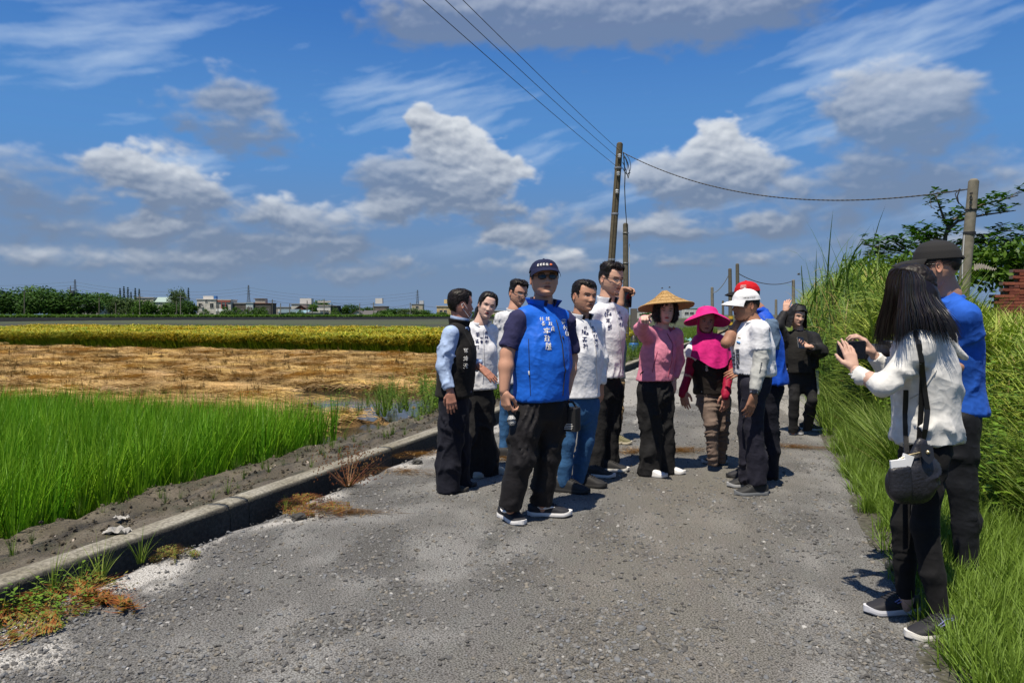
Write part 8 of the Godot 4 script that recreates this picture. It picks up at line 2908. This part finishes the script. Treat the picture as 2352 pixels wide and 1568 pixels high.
func build_phone(label: String, at: Vector3, up: Vector3, face: Vector3, size: Vector3, back: bool) -> void:
	var f := face.normalized()
	var u := (up - f * up.dot(f)).normalized()
	var o := thing("phone", label, "phone", at)
	o.basis = Basis(u.cross(f), u, f)
	put(rounded_slab(size, 0.009).mesh(true), "case", mat("phonecase", sr(0.02, 0.02, 0.024), 0.35), o)
	var s := rounded_slab(Vector3(size.x * 0.92, size.y * 0.95, 0.002), 0.007)
	put(s.mesh(false), "screen", mat("phonescreen", sr(0.006, 0.008, 0.012), 0.05, {"spec": 0.6}), o).position = Vector3(0, 0, size.z * 0.5 + 0.0005)
	var cm := rounded_slab(Vector3(0.034, 0.036, 0.003), 0.008)
	var co := put(cm.mesh(true), "camera_bump", mat("phonebump", sr(0.03, 0.03, 0.034), 0.2), o)
	co.position = Vector3(-size.x * 0.22, size.y * 0.34, -size.z * 0.5 - 0.001)
	for k in 2:
		var l := MB.new()
		l.lathe(Vector3(0, 0.008 - k * 0.017, -0.002), [Vector2(0, -0.002), Vector2(0.006, -0.002), Vector2(0.0065, 0.002)], 12, Basis(Vector3.RIGHT, PI / 2))
		put(l.mesh(true), "lens", mat("dark_lens", sr(0.006, 0.007, 0.006), 0.06), co)

func build_mic(a: Vector3, b: Vector3) -> void:
	var o := thing("microphone", "black handheld microphone with silver mesh head pointing down", "microphone", a)
	var d := b - a
	var n := d.normalized()
	put(tube_mesh([-n * 0.10, -n * 0.02, n * 0.03, d * 0.72], [0.011, 0.013, 0.015, 0.018], 12), "handle", mat("micbody", sr(0.012, 0.012, 0.013), 0.4), o)
	var bs := Basis(n.cross(Vector3(0, 0, 1)).normalized(), -n, n.cross(n.cross(Vector3(0, 0, 1))).normalized() * -1.0)
	var hd := MB.new()
	hd.lathe(d * 0.86, [Vector2(0.0, -0.034), Vector2(0.014, -0.031), Vector2(0.024, -0.02), Vector2(0.0285, -0.004), Vector2(0.0295, 0.004), Vector2(0.0285, 0.008), Vector2(0.021, 0.025), Vector2(0.016, 0.034)], 18, bs)
	put(hd.mesh(true), "head", mat("micmesh", sr(0.45, 0.45, 0.44), 0.45, {"metal": 0.5, "normal": texs["speckn"], "nscale": 1.2, "scale": 30.0}), o)
	var rg := MB.new()
	rg.lathe(d * 0.86, [Vector2(0.029, -0.005), Vector2(0.031, -0.004), Vector2(0.031, 0.004), Vector2(0.029, 0.005)], 18, bs)
	put(rg.mesh(true), "ring", mat("micring", sr(0.12, 0.12, 0.12), 0.3, {"metal": 0.8}), o)

func build_carry_box(p: Pose) -> void:
	var c := W(1309, 962, p.d + 0.05)
	var o := thing("carry_box", "black carrying box with printed lines held beside the blue vest", "box", c)
	o.rotation.y = -0.45
	var m := mat("boxblack", sr(0.010, 0.010, 0.011), 0.6)
	var b := rounded_slab(Vector3(0.125, 0.165, 0.10), 0.008)
	put(b.mesh(false), "case", m, o)
	put(tube_mesh([Vector3(-0.05, 0.08, 0), Vector3(-0.035, 0.115, 0), Vector3(0.02, 0.118, 0), Vector3(0.05, 0.08, 0)], [0.009], 8), "handle", m, o)
	for k in 4:
		put(box_mesh(Vector3(0.012 - 0.004 * k, -0.028 - k * 0.011, 0.0505), Vector3(0.07 if k > 0 else 0.05, 0.0035, 0.0012)), "print", mat("thread_white", sr(0.7, 0.7, 0.68)), o)

func build_straw_hat(p: Pose) -> void:
	var ax := Vector3(-0.06, 0.985, -0.16).normalized()
	var x := ax.cross(Vector3(0, 0, 1)).normalized()
	var bs := Basis(x, ax, x.cross(ax))
	var c := hp(p, 0.0, 0.22, -0.02)
	var mb := MB.new()
	var prof := [[0.0, 0.125], [0.018, 0.122], [0.035, 0.106], [0.06, 0.085], [0.10, 0.056], [0.15, 0.026], [0.20, 0.003], [0.230, -0.010], [0.238, -0.018]]
	var n := 72
	for lay in 2:
		for q in prof:
			for k in n:
				var a := TAU * k / n
				var wv: float = 0.0018 * sin(k * TAU / 4.0) * (1.0 if q[0] > 0.03 else 0.0) + 0.004 * sin(a * 3.0) * q[0] / 0.22
				mb.vert(c + bs * Vector3(q[0] * cos(a), q[1] + wv - 0.006 * lay, q[0] * sin(a)))
	var half := prof.size() * n
	for i in prof.size() - 1:
		for k in n:
			var a0 := i * n + k
			var a1 := i * n + (k + 1) % n
			mb.tri(a0, a1, a0 + n); mb.tri(a1, a1 + n, a0 + n)
			mb.tri(half + a0, half + a0 + n, half + a1); mb.tri(half + a1, half + a0 + n, half + a1 + n)
	for k in n:
		var a0 := (prof.size() - 1) * n + k
		var a1 := (prof.size() - 1) * n + (k + 1) % n
		mb.tri(a0, a1, a0 + half); mb.tri(a1, a1 + half, a0 + half)
	var weave := noise_tex("weave", 0.05, 2, Color(0.62, 0.6, 0.55), Color(1.1, 1.08, 1.05), false, 4.0, 256, FastNoiseLite.TYPE_CELLULAR)
	var sm := mat("strawhat", sr(0.66, 0.44, 0.19), 0.75, {"tex": weave, "normal": texs["speckn"], "nscale": 0.8, "scale": 9.0, "back": sr(0.28, 0.16, 0.05)})
	var o := put(mb.mesh(true), "straw_hat", sm, p.root)
	for r in [0.238, 0.165, 0.105, 0.055]:
		var pts := []
		var y := 0.0
		for i in prof.size() - 1:
			if r >= prof[i][0] and r <= prof[i + 1][0]:
				y = lerpf(prof[i][1], prof[i + 1][1], (r - prof[i][0]) / (prof[i + 1][0] - prof[i][0]))
		for k in 37:
			var a := TAU * k / 36.0
			pts.append(c + bs * Vector3(r * cos(a), y + 0.003 + 0.004 * sin(a * 3.0) * r / 0.22, r * sin(a)))
		put(tube_mesh(pts, [0.0045 if r > 0.2 else 0.0022], 5), "hoop", mat("hoop", sr(0.42, 0.26, 0.09), 0.8), o)
	for k in 18:
		var a := TAU * k / 18.0
		put(tube_mesh([c + bs * Vector3(0.02 * cos(a), 0.122, 0.02 * sin(a)), c + bs * Vector3(0.10 * cos(a), 0.0575, 0.10 * sin(a)), c + bs * Vector3(0.222 * cos(a), -0.006, 0.222 * sin(a))], [0.0018], 4), "rib", mat("hoop", sr(0.42, 0.26, 0.09), 0.8), o)
	for sg in [-1.0, 1.0]:
		put(tube_mesh([hp(p, sg * 0.42, 0.2, 0.05), hp(p, sg * 0.36, -0.1, 0.16), hp(p, sg * 0.22, -0.44, 0.2)], [0.0022], 4), "chin_cord", mat("zip", sr(0.02, 0.02, 0.022), 0.5), o)

func build_sun_hat(p: Pose, m: Material) -> void:
	var ax := Vector3(0.04, 0.95, -0.20).normalized()
	var x := ax.cross(Vector3(0, 0, 1)).normalized()
	var bs := Basis(x, ax, x.cross(ax))
	var c := hp(p, 0.02, 0.24, -0.03)
	var mb := MB.new()
	var prof := [[0.0, 0.075], [0.05, 0.072], [0.08, 0.058], [0.096, 0.03], [0.103, 0.0], [0.13, -0.004], [0.16, -0.014], [0.19, -0.030], [0.205, -0.046]]
	var n := 64
	for lay in 2:
		for q in prof:
			for k in n:
				var a := TAU * k / n
				var t := clampf((q[0] - 0.1) / 0.1, 0.0, 1.0)
				var droop := -0.020 * t * absf(cos(a)) * 1.6 + 0.016 * t * maxf(0.0, sin(a)) + 0.006 * t * sin(a * 4.0 + 1.0)
				mb.vert(c + bs * Vector3(q[0] * cos(a), q[1] + droop - 0.005 * lay, q[0] * sin(a)))
	var half := prof.size() * n
	for i in prof.size() - 1:
		for k in n:
			var a0 := i * n + k
			var a1 := i * n + (k + 1) % n
			mb.tri(a0, a1, a0 + n); mb.tri(a1, a1 + n, a0 + n)
			mb.tri(half + a0, half + a0 + n, half + a1); mb.tri(half + a1, half + a0 + n, half + a1 + n)
	for k in n:
		var a0 := (prof.size() - 1) * n + k
		var a1 := (prof.size() - 1) * n + (k + 1) % n
		mb.tri(a0, a1, a0 + half); mb.tri(a1, a1 + half, a0 + half)
	put(mb.mesh(true), "sun_hat", m, p.root)
	# scarf: round the face, then a bib over the chest, pulled to one side
	var sc := MB.new()
	var cols := 35
	var rows := 22
	for j in rows + 1:
		var v := j / float(rows)
		for i in cols + 1:
			var s := i / float(cols) * 2.0 - 1.0
			var u := s * (PI - 0.0)
			var face_open := lerpf(0.95, 0.0, smoothstep(0.30, 0.52, v))
			var q: Vector3
			if v < 0.45:
				var y := lerpf(0.18, -0.55, v / 0.45)
				var uu := signf(s) * lerpf(face_open, PI, absf(s))
				var rr := lerpf(0.37, 0.33, v / 0.45)
				q = hp(p, sin(uu) * rr * 0.98, y, cos(uu) * (rr + 0.07) - 0.01)
			else:
				var t := (v - 0.45) / 0.55
				var uu := s * PI
				var front := 0.5 + 0.5 * cos(uu)
				var len := lerpf(0.10, 0.27, front) + 0.03 * sin(uu * 3.0 + 1.0)
				var rx := lerpf(0.10, 0.200, pow(t, 0.5))
				var rz := lerpf(0.115, 0.195, pow(t, 0.5))
				var fold := 0.013 * sin(uu * 9.0 + t * 3.0) * t
				q = p.neck + Vector3(0.014 + sin(uu) * (rx + fold), 0.03 - len * t, cos(uu) * (rz + fold) + 0.0)
			sc.vert(q)
	var w := cols + 1
	for j in rows:
		for i in cols:
			if i == 17 and j < rows * 0.40:
				continue
			var a := j * w + i
			sc.tri(a, a + w, a + 1); sc.tri(a + 1, a + w, a + w + 1)
	put(sc.mesh(true), "scarf", m, p.root)

func build_camera(at: Vector3) -> void:
	var o := thing("video_camera", "black video camera with top handle held behind the filming woman", "camera", at)
	o.rotation.y = 0.35
	var m := mat("cambody", sr(0.012, 0.012, 0.013), 0.5)
	put(rounded_slab(Vector3(0.15, 0.12, 0.10), 0.012).mesh(true), "camera_body", m, o)
	var l := MB.new()
	l.lathe(Vector3(-0.13, 0, 0), [Vector2(0, 0.06), Vector2(0.04, 0.06), Vector2(0.045, 0.03), Vector2(0.04, -0.05), Vector2(0, -0.05)], 16, Basis(Vector3(0, 0, 1), PI / 2))
	put(l.mesh(true), "lens_barrel", m, o)
	put(tube_mesh([Vector3(-0.10, 0.04, 0), Vector3(-0.10, 0.11, 0), Vector3(-0.02, 0.125, 0), Vector3(0.03, 0.11, 0), Vector3(0.03, 0.05, 0)], [0.011], 8), "handle", m, o)
	put(tube_mesh([Vector3(-0.03, -0.05, 0.02), Vector3(-0.05, -0.16, 0.03), Vector3(-0.05, -0.22, 0.03)], [0.014, 0.02, 0.022], 8), "hand_strap", m, o)

func build_handbag(p: Pose, f: SDF, w: Dictionary) -> void:
	var c := W(2096, 1088, p.d - 0.20)
	var o := thing("handbag", "black nylon handbag with leather tab hanging at the filming woman's hip", "handbag", c)
	var m := mat("bagnylon", sr(0.012, 0.012, 0.016), 0.45, {"normal": noise_tex("crinkle", 0.018, 4, Color.BLACK, Color.WHITE, true, 6.0, 512), "nscale": 0.8, "scale": 5.0})
	var leather := mat("bagleather", sr(0.010, 0.010, 0.011), 0.35)
	var s := SDF.new()
	s.setup(Vector3(-0.2, -0.22, -0.16), Vector3(0.2, 0.22, 0.16), 0.0095)
	var n := Vector3(0.15, 0, 1).normalized()
	s.cap(Vector3(0.03, 0.125, 0), Vector3(0.035, 0.03, 0), 0.026, 0.08, 0.03, n, 0.5)
	s.cap(Vector3(-0.055, -0.02, 0), Vector3(0.06, -0.02, 0), 0.055, 0.055, 0.05, n, 0.75)
	s.cap(Vector3(-0.045, -0.075, 0), Vector3(0.035, -0.075, 0), 0.055, 0.055, 0.05, n, 0.8)
	put(net_mesh(s, wr(0.006, Vector3(10, 8, 10), 151.0)).mesh(true), "bag_body", m, o)
	var pk := SDF.new()
	pk.setup(Vector3(-0.2, -0.2, -0.1), Vector3(0.1, 0.12, 0.16), 0.0095)
	pk.cap(Vector3(-0.075, 0.02, 0.04), Vector3(-0.07, -0.06, 0.045), 0.052, 0.055, 0.03, n, 0.5)
	pk.cut(Vector3(-0.08, 0.04, 0), Vector3(-0.1, 1, 0).normalized())
	put(net_mesh(pk).mesh(true), "side_pocket", m, o)
	var tissue := mat("tissue", sr(0.7, 0.71, 0.72), 0.8)
	put(box_mesh(Vector3(-0.085, 0.045, 0.045), Vector3(0.065, 0.05, 0.012), Basis(Vector3(0, 0, 1), 0.12)), "tissue_pack", tissue, o)
	put(box_mesh(Vector3(-0.04, 0.065, 0.03), Vector3(0.04, 0.05, 0.02), Basis(Vector3(0, 0, 1), -0.3)), "tissue_pack", tissue, o)
	var tab := MB.new()
	for i in 7:
		var t := i / 6.0
		var hw := 0.026 * (1.0 - pow(maxf(0.0, (t - 0.55) / 0.45), 2.0))
		for sg in [-1.0, 1.0]:
			tab.vert(Vector3(0.035 + sg * hw, 0.13 - t * 0.075, 0.045 + t * 0.022))
	for i in 6:
		tab.tri(i * 2, i * 2 + 1, i * 2 + 2); tab.tri(i * 2 + 1, i * 2 + 3, i * 2 + 2)
	put(tab.mesh(true), "leather_tab", leather, o)
	var rv := MB.new()
	rv.lathe(Vector3(0.035, 0.105, 0.058), [Vector2(0, 0.004), Vector2(0.007, 0.003), Vector2(0.009, -0.002)], 12, Basis(Vector3.RIGHT, 1.3))
	put(rv.mesh(true), "rivet", mat("brass", sr(0.6, 0.48, 0.28), 0.3, {"metal": 0.9}), o)
	put(tube_mesh([Vector3(-0.10, 0.055, 0.03), Vector3(-0.05, 0.085, 0.035), Vector3(0.01, 0.10, 0.04)], [0.004], 5), "zip", mat("brass", sr(0.6, 0.48, 0.28), 0.3, {"metal": 0.9}), o)
	# straps: over the shoulder, down the back of the jacket
	for path in [[[2104, 764], [2112, 790], [2117, 830], [2120, 866], [2119, 900], [2117, 950], [2114, 1000], [2112, 1022]], [[2112, 790], [2119, 850], [2126, 900], [2132, 940], [2128, 985], [2120, 1020]], [[2084, 895], [2082, 950], [2083, 1000], [2084, 1040]]]:
		var mb := MB.new()
		var prev := []
		for i in path.size():
			var q := hit(p, f, path[i][0], path[i][1], w, 0.008)
			if q.x > 1e9:
				q = W(path[i][0], path[i][1], p.d - 0.17) - p.base
			prev.append(q + p.base - c)
		var sub := []
		for i in prev.size() - 1:
			for k in 4:
				sub.append(prev[i].lerp(prev[i + 1], k / 4.0))
		sub.append(prev[-1])
		for i in sub.size():
			for sg in [-1.0, 1.0]:
				mb.vert(sub[i] + Vector3(sg * 0.011, 0, 0.0))
			for sg in [1.0, -1.0]:
				mb.vert(sub[i] + Vector3(sg * 0.011, 0, -0.005))
		for i in sub.size() - 1:
			for k in 4:
				var a := i * 4 + k
				var b := i * 4 + (k + 1) % 4
				mb.tri(a, a + 4, b); mb.tri(b, a + 4, b + 4)
		put(mb.mesh(false), "strap", leather, o)

# ---------- small things ----------
func rock(called: String, label: String, at: Vector3, r: float, col: Color) -> void:
	var sm := SphereMesh.new()
	sm.radial_segments = 18
	sm.rings = 10
	sm.radius = 1.0
	sm.height = 2.0
	var arr := sm.get_mesh_arrays()
	var b := MB.new()
	for p in arr[Mesh.ARRAY_VERTEX]:
		var k := 1.0 + nz.get_noise_3d(p.x * 1.1 + at.x * 9.0, p.y * 1.1, p.z * 1.1) * 0.6
		b.vert(Vector3(p.x * 1.3, maxf(p.y, -0.5) * 0.6, p.z * 0.9) * k * r)
	b.ix = arr[Mesh.ARRAY_INDEX]
	var o := put(b.mesh(false), called, mat("rock_%s" % col.to_html(), col.linear_to_srgb(), 0.9, {"normal": texs["soiln"], "nscale": 1.0, "scale": 9.0}))
	o.position = at + Vector3(0, r * 0.22, 0)
	tag(o, label, "rock")

func tuft(called: String, label: String, cat: String, at: Vector3, b: MB, sc: float, m: Material, group := "") -> void:
	var o := put(b.mesh(true, true), called, m)
	o.position = at
	o.scale = Vector3.ONE * sc
	o.rotation.y = at.x * 5.0
	tag(o, label, cat, group)

func mat_plant(n: int, rx: float, rz: float, c0: Color, c1: Color, leaf: float, stem: Color) -> MB:
	var b := MB.new()
	for i in n:
		var a := rng.randf() * TAU
		var q := sqrt(rng.randf())
		var p := Vector3(cos(a) * q * rx, rng.randf_range(0.004, 0.03), sin(a) * q * rz)
		p += Vector3(nz2.get_noise_2d(p.x * 9.0, p.z * 9.0), 0, nz2.get_noise_2d(p.z * 9.0, p.x * 9.0)) * 0.08
		var dr := Vector3(cos(a * 3.0), rng.randf_range(0.1, 0.9), sin(a * 3.0)).normalized()
		var sd := dr.cross(Vector3.UP).normalized()
		if rng.randf() < 0.3:
			b.col = stem * rng.randf_range(0.7, 1.2)
			b.blade(p, Vector3(dr.x, 0.1, dr.z).normalized(), Vector3(0, 0.1, 0), leaf * 4.0, leaf * 0.25, sd, 2, 2.0)
		else:
			b.col = c0.lerp(c1, rng.randf())
			var l := leaf * rng.randf_range(0.6, 1.3)
			b.quad(p, p + dr * l * 0.5 + sd * l * 0.3, p + dr * l, p + dr * l * 0.5 - sd * l * 0.3)
	return b

func build_small() -> void:
	var m_weed: Material = mats["weed_leaf"]
	var m_straw: Material = mats["straw"]
	# creeping plants at the road edge
	tuft("creeping_plant", "low moss like plant mat turning red on the road edge", "plant", G(718, 1166, 0.0), mat_plant(5200, 0.34, 0.20, Color(0.10, 0.13, 0.02), Color(0.24, 0.13, 0.03), 0.012, Color(0.28, 0.07, 0.03)), 1.0, m_weed)
	tuft("creeping_plant", "small green plant mat beside the pale concrete patch", "plant", G(402, 1278, 0.0), mat_plant(1500, 0.13, 0.10, Color(0.10, 0.14, 0.02), Color(0.18, 0.18, 0.04), 0.011, Color(0.2, 0.1, 0.03)), 1.0, m_weed)
	var cr := mat_plant(3200, 0.50, 0.24, Color(0.09, 0.14, 0.02), Color(0.24, 0.20, 0.05), 0.020, Color(0.32, 0.12, 0.03))
	for i in 18:
		var w := weed_mesh(0.11, 3, 6, 0.028)
		var a := rng.randf() * TAU
		cr.append(w, Transform3D(Basis(Vector3.UP, a), Vector3(cos(a) * 0.5 * rng.randf(), 0, sin(a) * 0.24 * rng.randf())))
	tuft("creeping_plant", "spreading leafy plant with red brown stems in the road corner", "plant", G(70, 1418, 0.0), cr, 1.0, m_weed)
	tuft("creeping_plant", "thin runner of red brown stems reaching over the road", "plant", G(240, 1385, 0.0), mat_plant(900, 0.26, 0.05, Color(0.09, 0.12, 0.02), Color(0.28, 0.11, 0.03), 0.022, Color(0.32, 0.11, 0.03)), 1.0, m_weed)
	# grass tufts in the gap along the channel
	for a in [[322, 1293, 0.42, "bright grass tuft growing at the channel edge nearest the concrete patch"], [232, 1335, 0.5, "largest grass tuft growing at the channel edge"], [188, 1352, 0.36, "small grass tuft beside the largest tuft at channel edge"], [120, 1372, 0.5, "thin tall grass sprig at the channel edge"], [655, 1172, 0.22, "tiny grass sprig at the channel edge by the moss mat"]]:
		tuft("grass_tuft", a[3], "grass", G(a[0], a[1], -0.02), rice_clump(26, 0.25, 0.62, 0.9, 0.013, Color(0.10, 0.17, 0.02), Color(0.22, 0.28, 0.05), Vector3(0.1, 0, 0)), a[2], m_weed, "grass tufts at the channel edge")
	# red brown dry plant
	var dp := MB.new()
	for i in 60:
		var a := rng.randf() * TAU
		var dr := Vector3(cos(a), 0, sin(a))
		dp.col = Color(0.18, 0.06, 0.035).lerp(Color(0.26, 0.16, 0.07), rng.randf())
		dp.blade(dr * 0.02, (Vector3.UP * rng.randf_range(0.3, 1.2) + dr).normalized(), dr * 0.1 + Vector3(0.12, 0, 0), rng.randf_range(0.15, 0.5), 0.007, Vector3(-dr.z, 0, dr.x), 3, 1.5)
		for k in 5:
			var q := dr * rng.randf_range(0.05, 0.3) + Vector3(0, rng.randf_range(0.05, 0.3), 0)
			dp.quad(q, q + Vector3(0.012, 0.006, 0), q + Vector3(0.016, 0.018, 0.004), q + Vector3(0.002, 0.014, 0))
	tuft("dry_plant", "withered red brown weed leaning out of the channel", "plant", G(800, 1118, -0.02), dp, 1.0, m_weed)
	# straw dropped on the road
	for a in [[925, 1083, 0.42, 0.14, "long strip of dropped straw behind the black vest man's feet"], [960, 1044, 0.3, 0.16, "tan straw heap lying at the channel edge"], [1555, 1042, 0.22, 0.16, "straw patch on the road behind the pink jacket woman's feet"], [1815, 1028, 0.35, 0.10, "thin straw patch on the road before the hooded man"], [1448, 1044, 0.24, 0.22, "straw patch beside the olive sneakers"], [800, 1180, 0.35, 0.06, "thin scatter of straw beside the dark lump"], [1160, 1060, 0.3, 0.2, "straw patch under the black shoes behind the blue vest"]]:
		var sb := MB.new()
		for i in 300:
			var an := rng.randf() * TAU
			var q := rng.randf() * 1.2
			var p := Vector3(cos(an) * q * a[2], rng.randf_range(0.003, 0.03), sin(an) * q * a[3])
			var da := rng.randfn() * 0.6
			var dr := Vector3(cos(da), 0.04, sin(da))
			sb.col = Color(0.26, 0.15, 0.045).lerp(Color(0.46, 0.32, 0.14), rng.randf())
			sb.blade(p, dr, Vector3(0, -0.05, 0), rng.randf_range(0.06, 0.22), 0.005, Vector3(-dr.z, 0.5, dr.x).normalized(), 2, 1.2)
		var g := G(a[0], a[1], 0.0)
		var st := ST(g)
		g.y = road_h(st.x, st.y)
		var o := put(sb.mesh(true, true), "straw_patch", m_straw)
		o.position = g
		o.rotation.y = sin(a[0] * 3.0) * 0.5
		tag(o, a[4], "straw", "straw dropped on the road")
	rock("lump", "dark crumbly lump lying beside the moss mat", G(686, 1190, 0.0), 0.042, Color(0.045, 0.043, 0.04))
	rock("lump", "dark broken clod on pale concrete near the channel", G(958, 1063, 0.0), 0.04, Color(0.05, 0.05, 0.047))
	rock("pebble", "single white pebble lying near the front of the road", G(505, 1527, 0.0), 0.010, Color(0.5, 0.49, 0.46))
	# crumpled pale plastic on the mud
	for a in [[268, 1225, 0.05, "crumpled pale plastic scrap on the mud bank by the wall"], [278, 1192, 0.03, "small pale scrap on the mud bank beside the rice"]]:
		var pb := MB.new()
		for i in 8:
			for j in 8:
				var q := Vector3((i - 3.5) * a[2] * 0.4, 0, (j - 3.5) * a[2] * 0.25)
				q.y = absf(nz.get_noise_2d(i * 0.7 + a[0], j * 0.7)) * a[2] * 1.3 + 0.004
				pb.vert(q)
		for i in 7:
			for j in 7:
				var n := i * 8 + j
				pb.tri(n, n + 8, n + 1); pb.tri(n + 1, n + 8, n + 9)
		var o := put(pb.mesh(false), "plastic_scrap", mat("scrap", sr(0.34, 0.33, 0.30), 0.6))
		o.position = G(a[0], a[1], 0.085)
		tag(o, a[3], "litter")
	# sedge clump and blue sprayer by the shorter pole
	var sg := rice_clump(160, 0.5, 1.0, 0.6, 0.014, Color(0.03, 0.075, 0.012), Color(0.09, 0.15, 0.025), Vector3(0.05, 0, 0))
	tuft("sedge_clump", "rounded dark green sedge clump at the roadside by the poles", "plant", G(1428, 852, 0.0), sg, 0.62, m_weed, "sedge clumps by the poles")
	tuft("sedge_clump", "second sedge clump close beside the first at the roadside", "plant", G(1405, 848, 0.0), sg, 0.6, m_weed, "sedge clumps by the poles")
	var sp := W(1456, 796, 27.0)
	var so := thing("sprayer", "blue backpack sprayer tank with black top beside the pole", "sprayer", Vector3(sp.x, 0.0, sp.z))
	var tk := MB.new()
	tk.lathe(Vector3(0, sp.y, 0), [Vector2(0, 0.16), Vector2(0.15, 0.15), Vector2(0.18, 0.10), Vector2(0.18, -0.16), Vector2(0.15, -0.2), Vector2(0, -0.2)], 18)
	put(tk.mesh(true), "tank", mat("sprayblue", sr(0.02, 0.16, 0.55), 0.4), so)
	var tt := MB.new()
	tt.lathe(Vector3(0, sp.y + 0.16, 0), [Vector2(0, 0.26), Vector2(0.05, 0.25), Vector2(0.10, 0.18), Vector2(0.16, 0.02), Vector2(0.16, -0.01)], 16)
	put(tt.mesh(true), "cover", mat("sprayblack", sr(0.012, 0.012, 0.012), 0.5), so)
	put(tube_mesh([Vector3(0.15, sp.y + 0.15, 0), Vector3(0.24, sp.y + 0.25, 0), Vector3(0.24, sp.y, 0), Vector3(0.18, sp.y - 0.15, 0)], [0.016], 6), "hose", mat("sprayblack", sr(0.012, 0.012, 0.012), 0.5), so)
	var stand := MB.new()
	for sx in [-0.13, 0.13]:
		stand.tube([Vector3(sx, 0, 0), Vector3(sx, sp.y - 0.18, 0)], [0.015, 0.015], 6)
	put(stand.mesh(true), "stand", mat("boltdark", sr(0.05, 0.045, 0.04), 0.7), so)
	# teal sheet on the bund beyond the road
	var cs := MB.new()
	for i in 9:
		for j in 6:
			cs.vert(Vector3((i - 4) * 0.14, absf(nz.get_noise_2d(i * 0.6, j * 0.6)) * 0.45 + 0.03, (j - 2.5) * 0.14))
	for i in 8:
		for j in 5:
			var n := i * 6 + j
			cs.tri(n, n + 6, n + 1); cs.tri(n + 1, n + 6, n + 7)
	var co := put(cs.mesh(true), "plastic_sheet", mat("tealsheet", sr(0.16, 0.36, 0.36), 0.5))
	co.position = G(1566, 787, 0.0)
	tag(co, "crumpled teal plastic sheet lying on the far bund", "sheet")
	# birds
	for a in [[1521, 662, 60.0, "small dark bird in flight above the straw hat"], [1538, 660, 60.0, "second small dark bird in flight above the straw hat"], [1835, 630, 40.0, "brown bird in flight near the reed side pole"]]:
		var c := W(a[0], a[1], a[2])
		var o := thing("bird", a[3], "bird", c, "birds in flight")
		var bm := mat("bird", sr(0.05, 0.03, 0.02), 0.8)
		put(tube_mesh([Vector3(-0.09, 0, 0), Vector3(-0.04, 0.0, 0), Vector3(0.02, 0, 0), Vector3(0.07, 0.005, 0), Vector3(0.12, 0, 0)], [0.008, 0.03, 0.036, 0.022, 0.004], 8), "body", bm, o)
		for sgn in [-1.0, 1.0]:
			var wg := MB.new()
			wg.quad(Vector3(0.03, 0.02, 0), Vector3(-0.04, 0.02, 0), Vector3(-0.02, 0.07, sgn * 0.12), Vector3(0.03, 0.07, sgn * 0.11))
			wg.quad(Vector3(0.03, 0.07, sgn * 0.11), Vector3(-0.02, 0.07, sgn * 0.12), Vector3(0.05, 0.04, sgn * 0.22), Vector3(0.05, 0.04, sgn * 0.22))
			put(wg.mesh(false), "wing", bm, o)
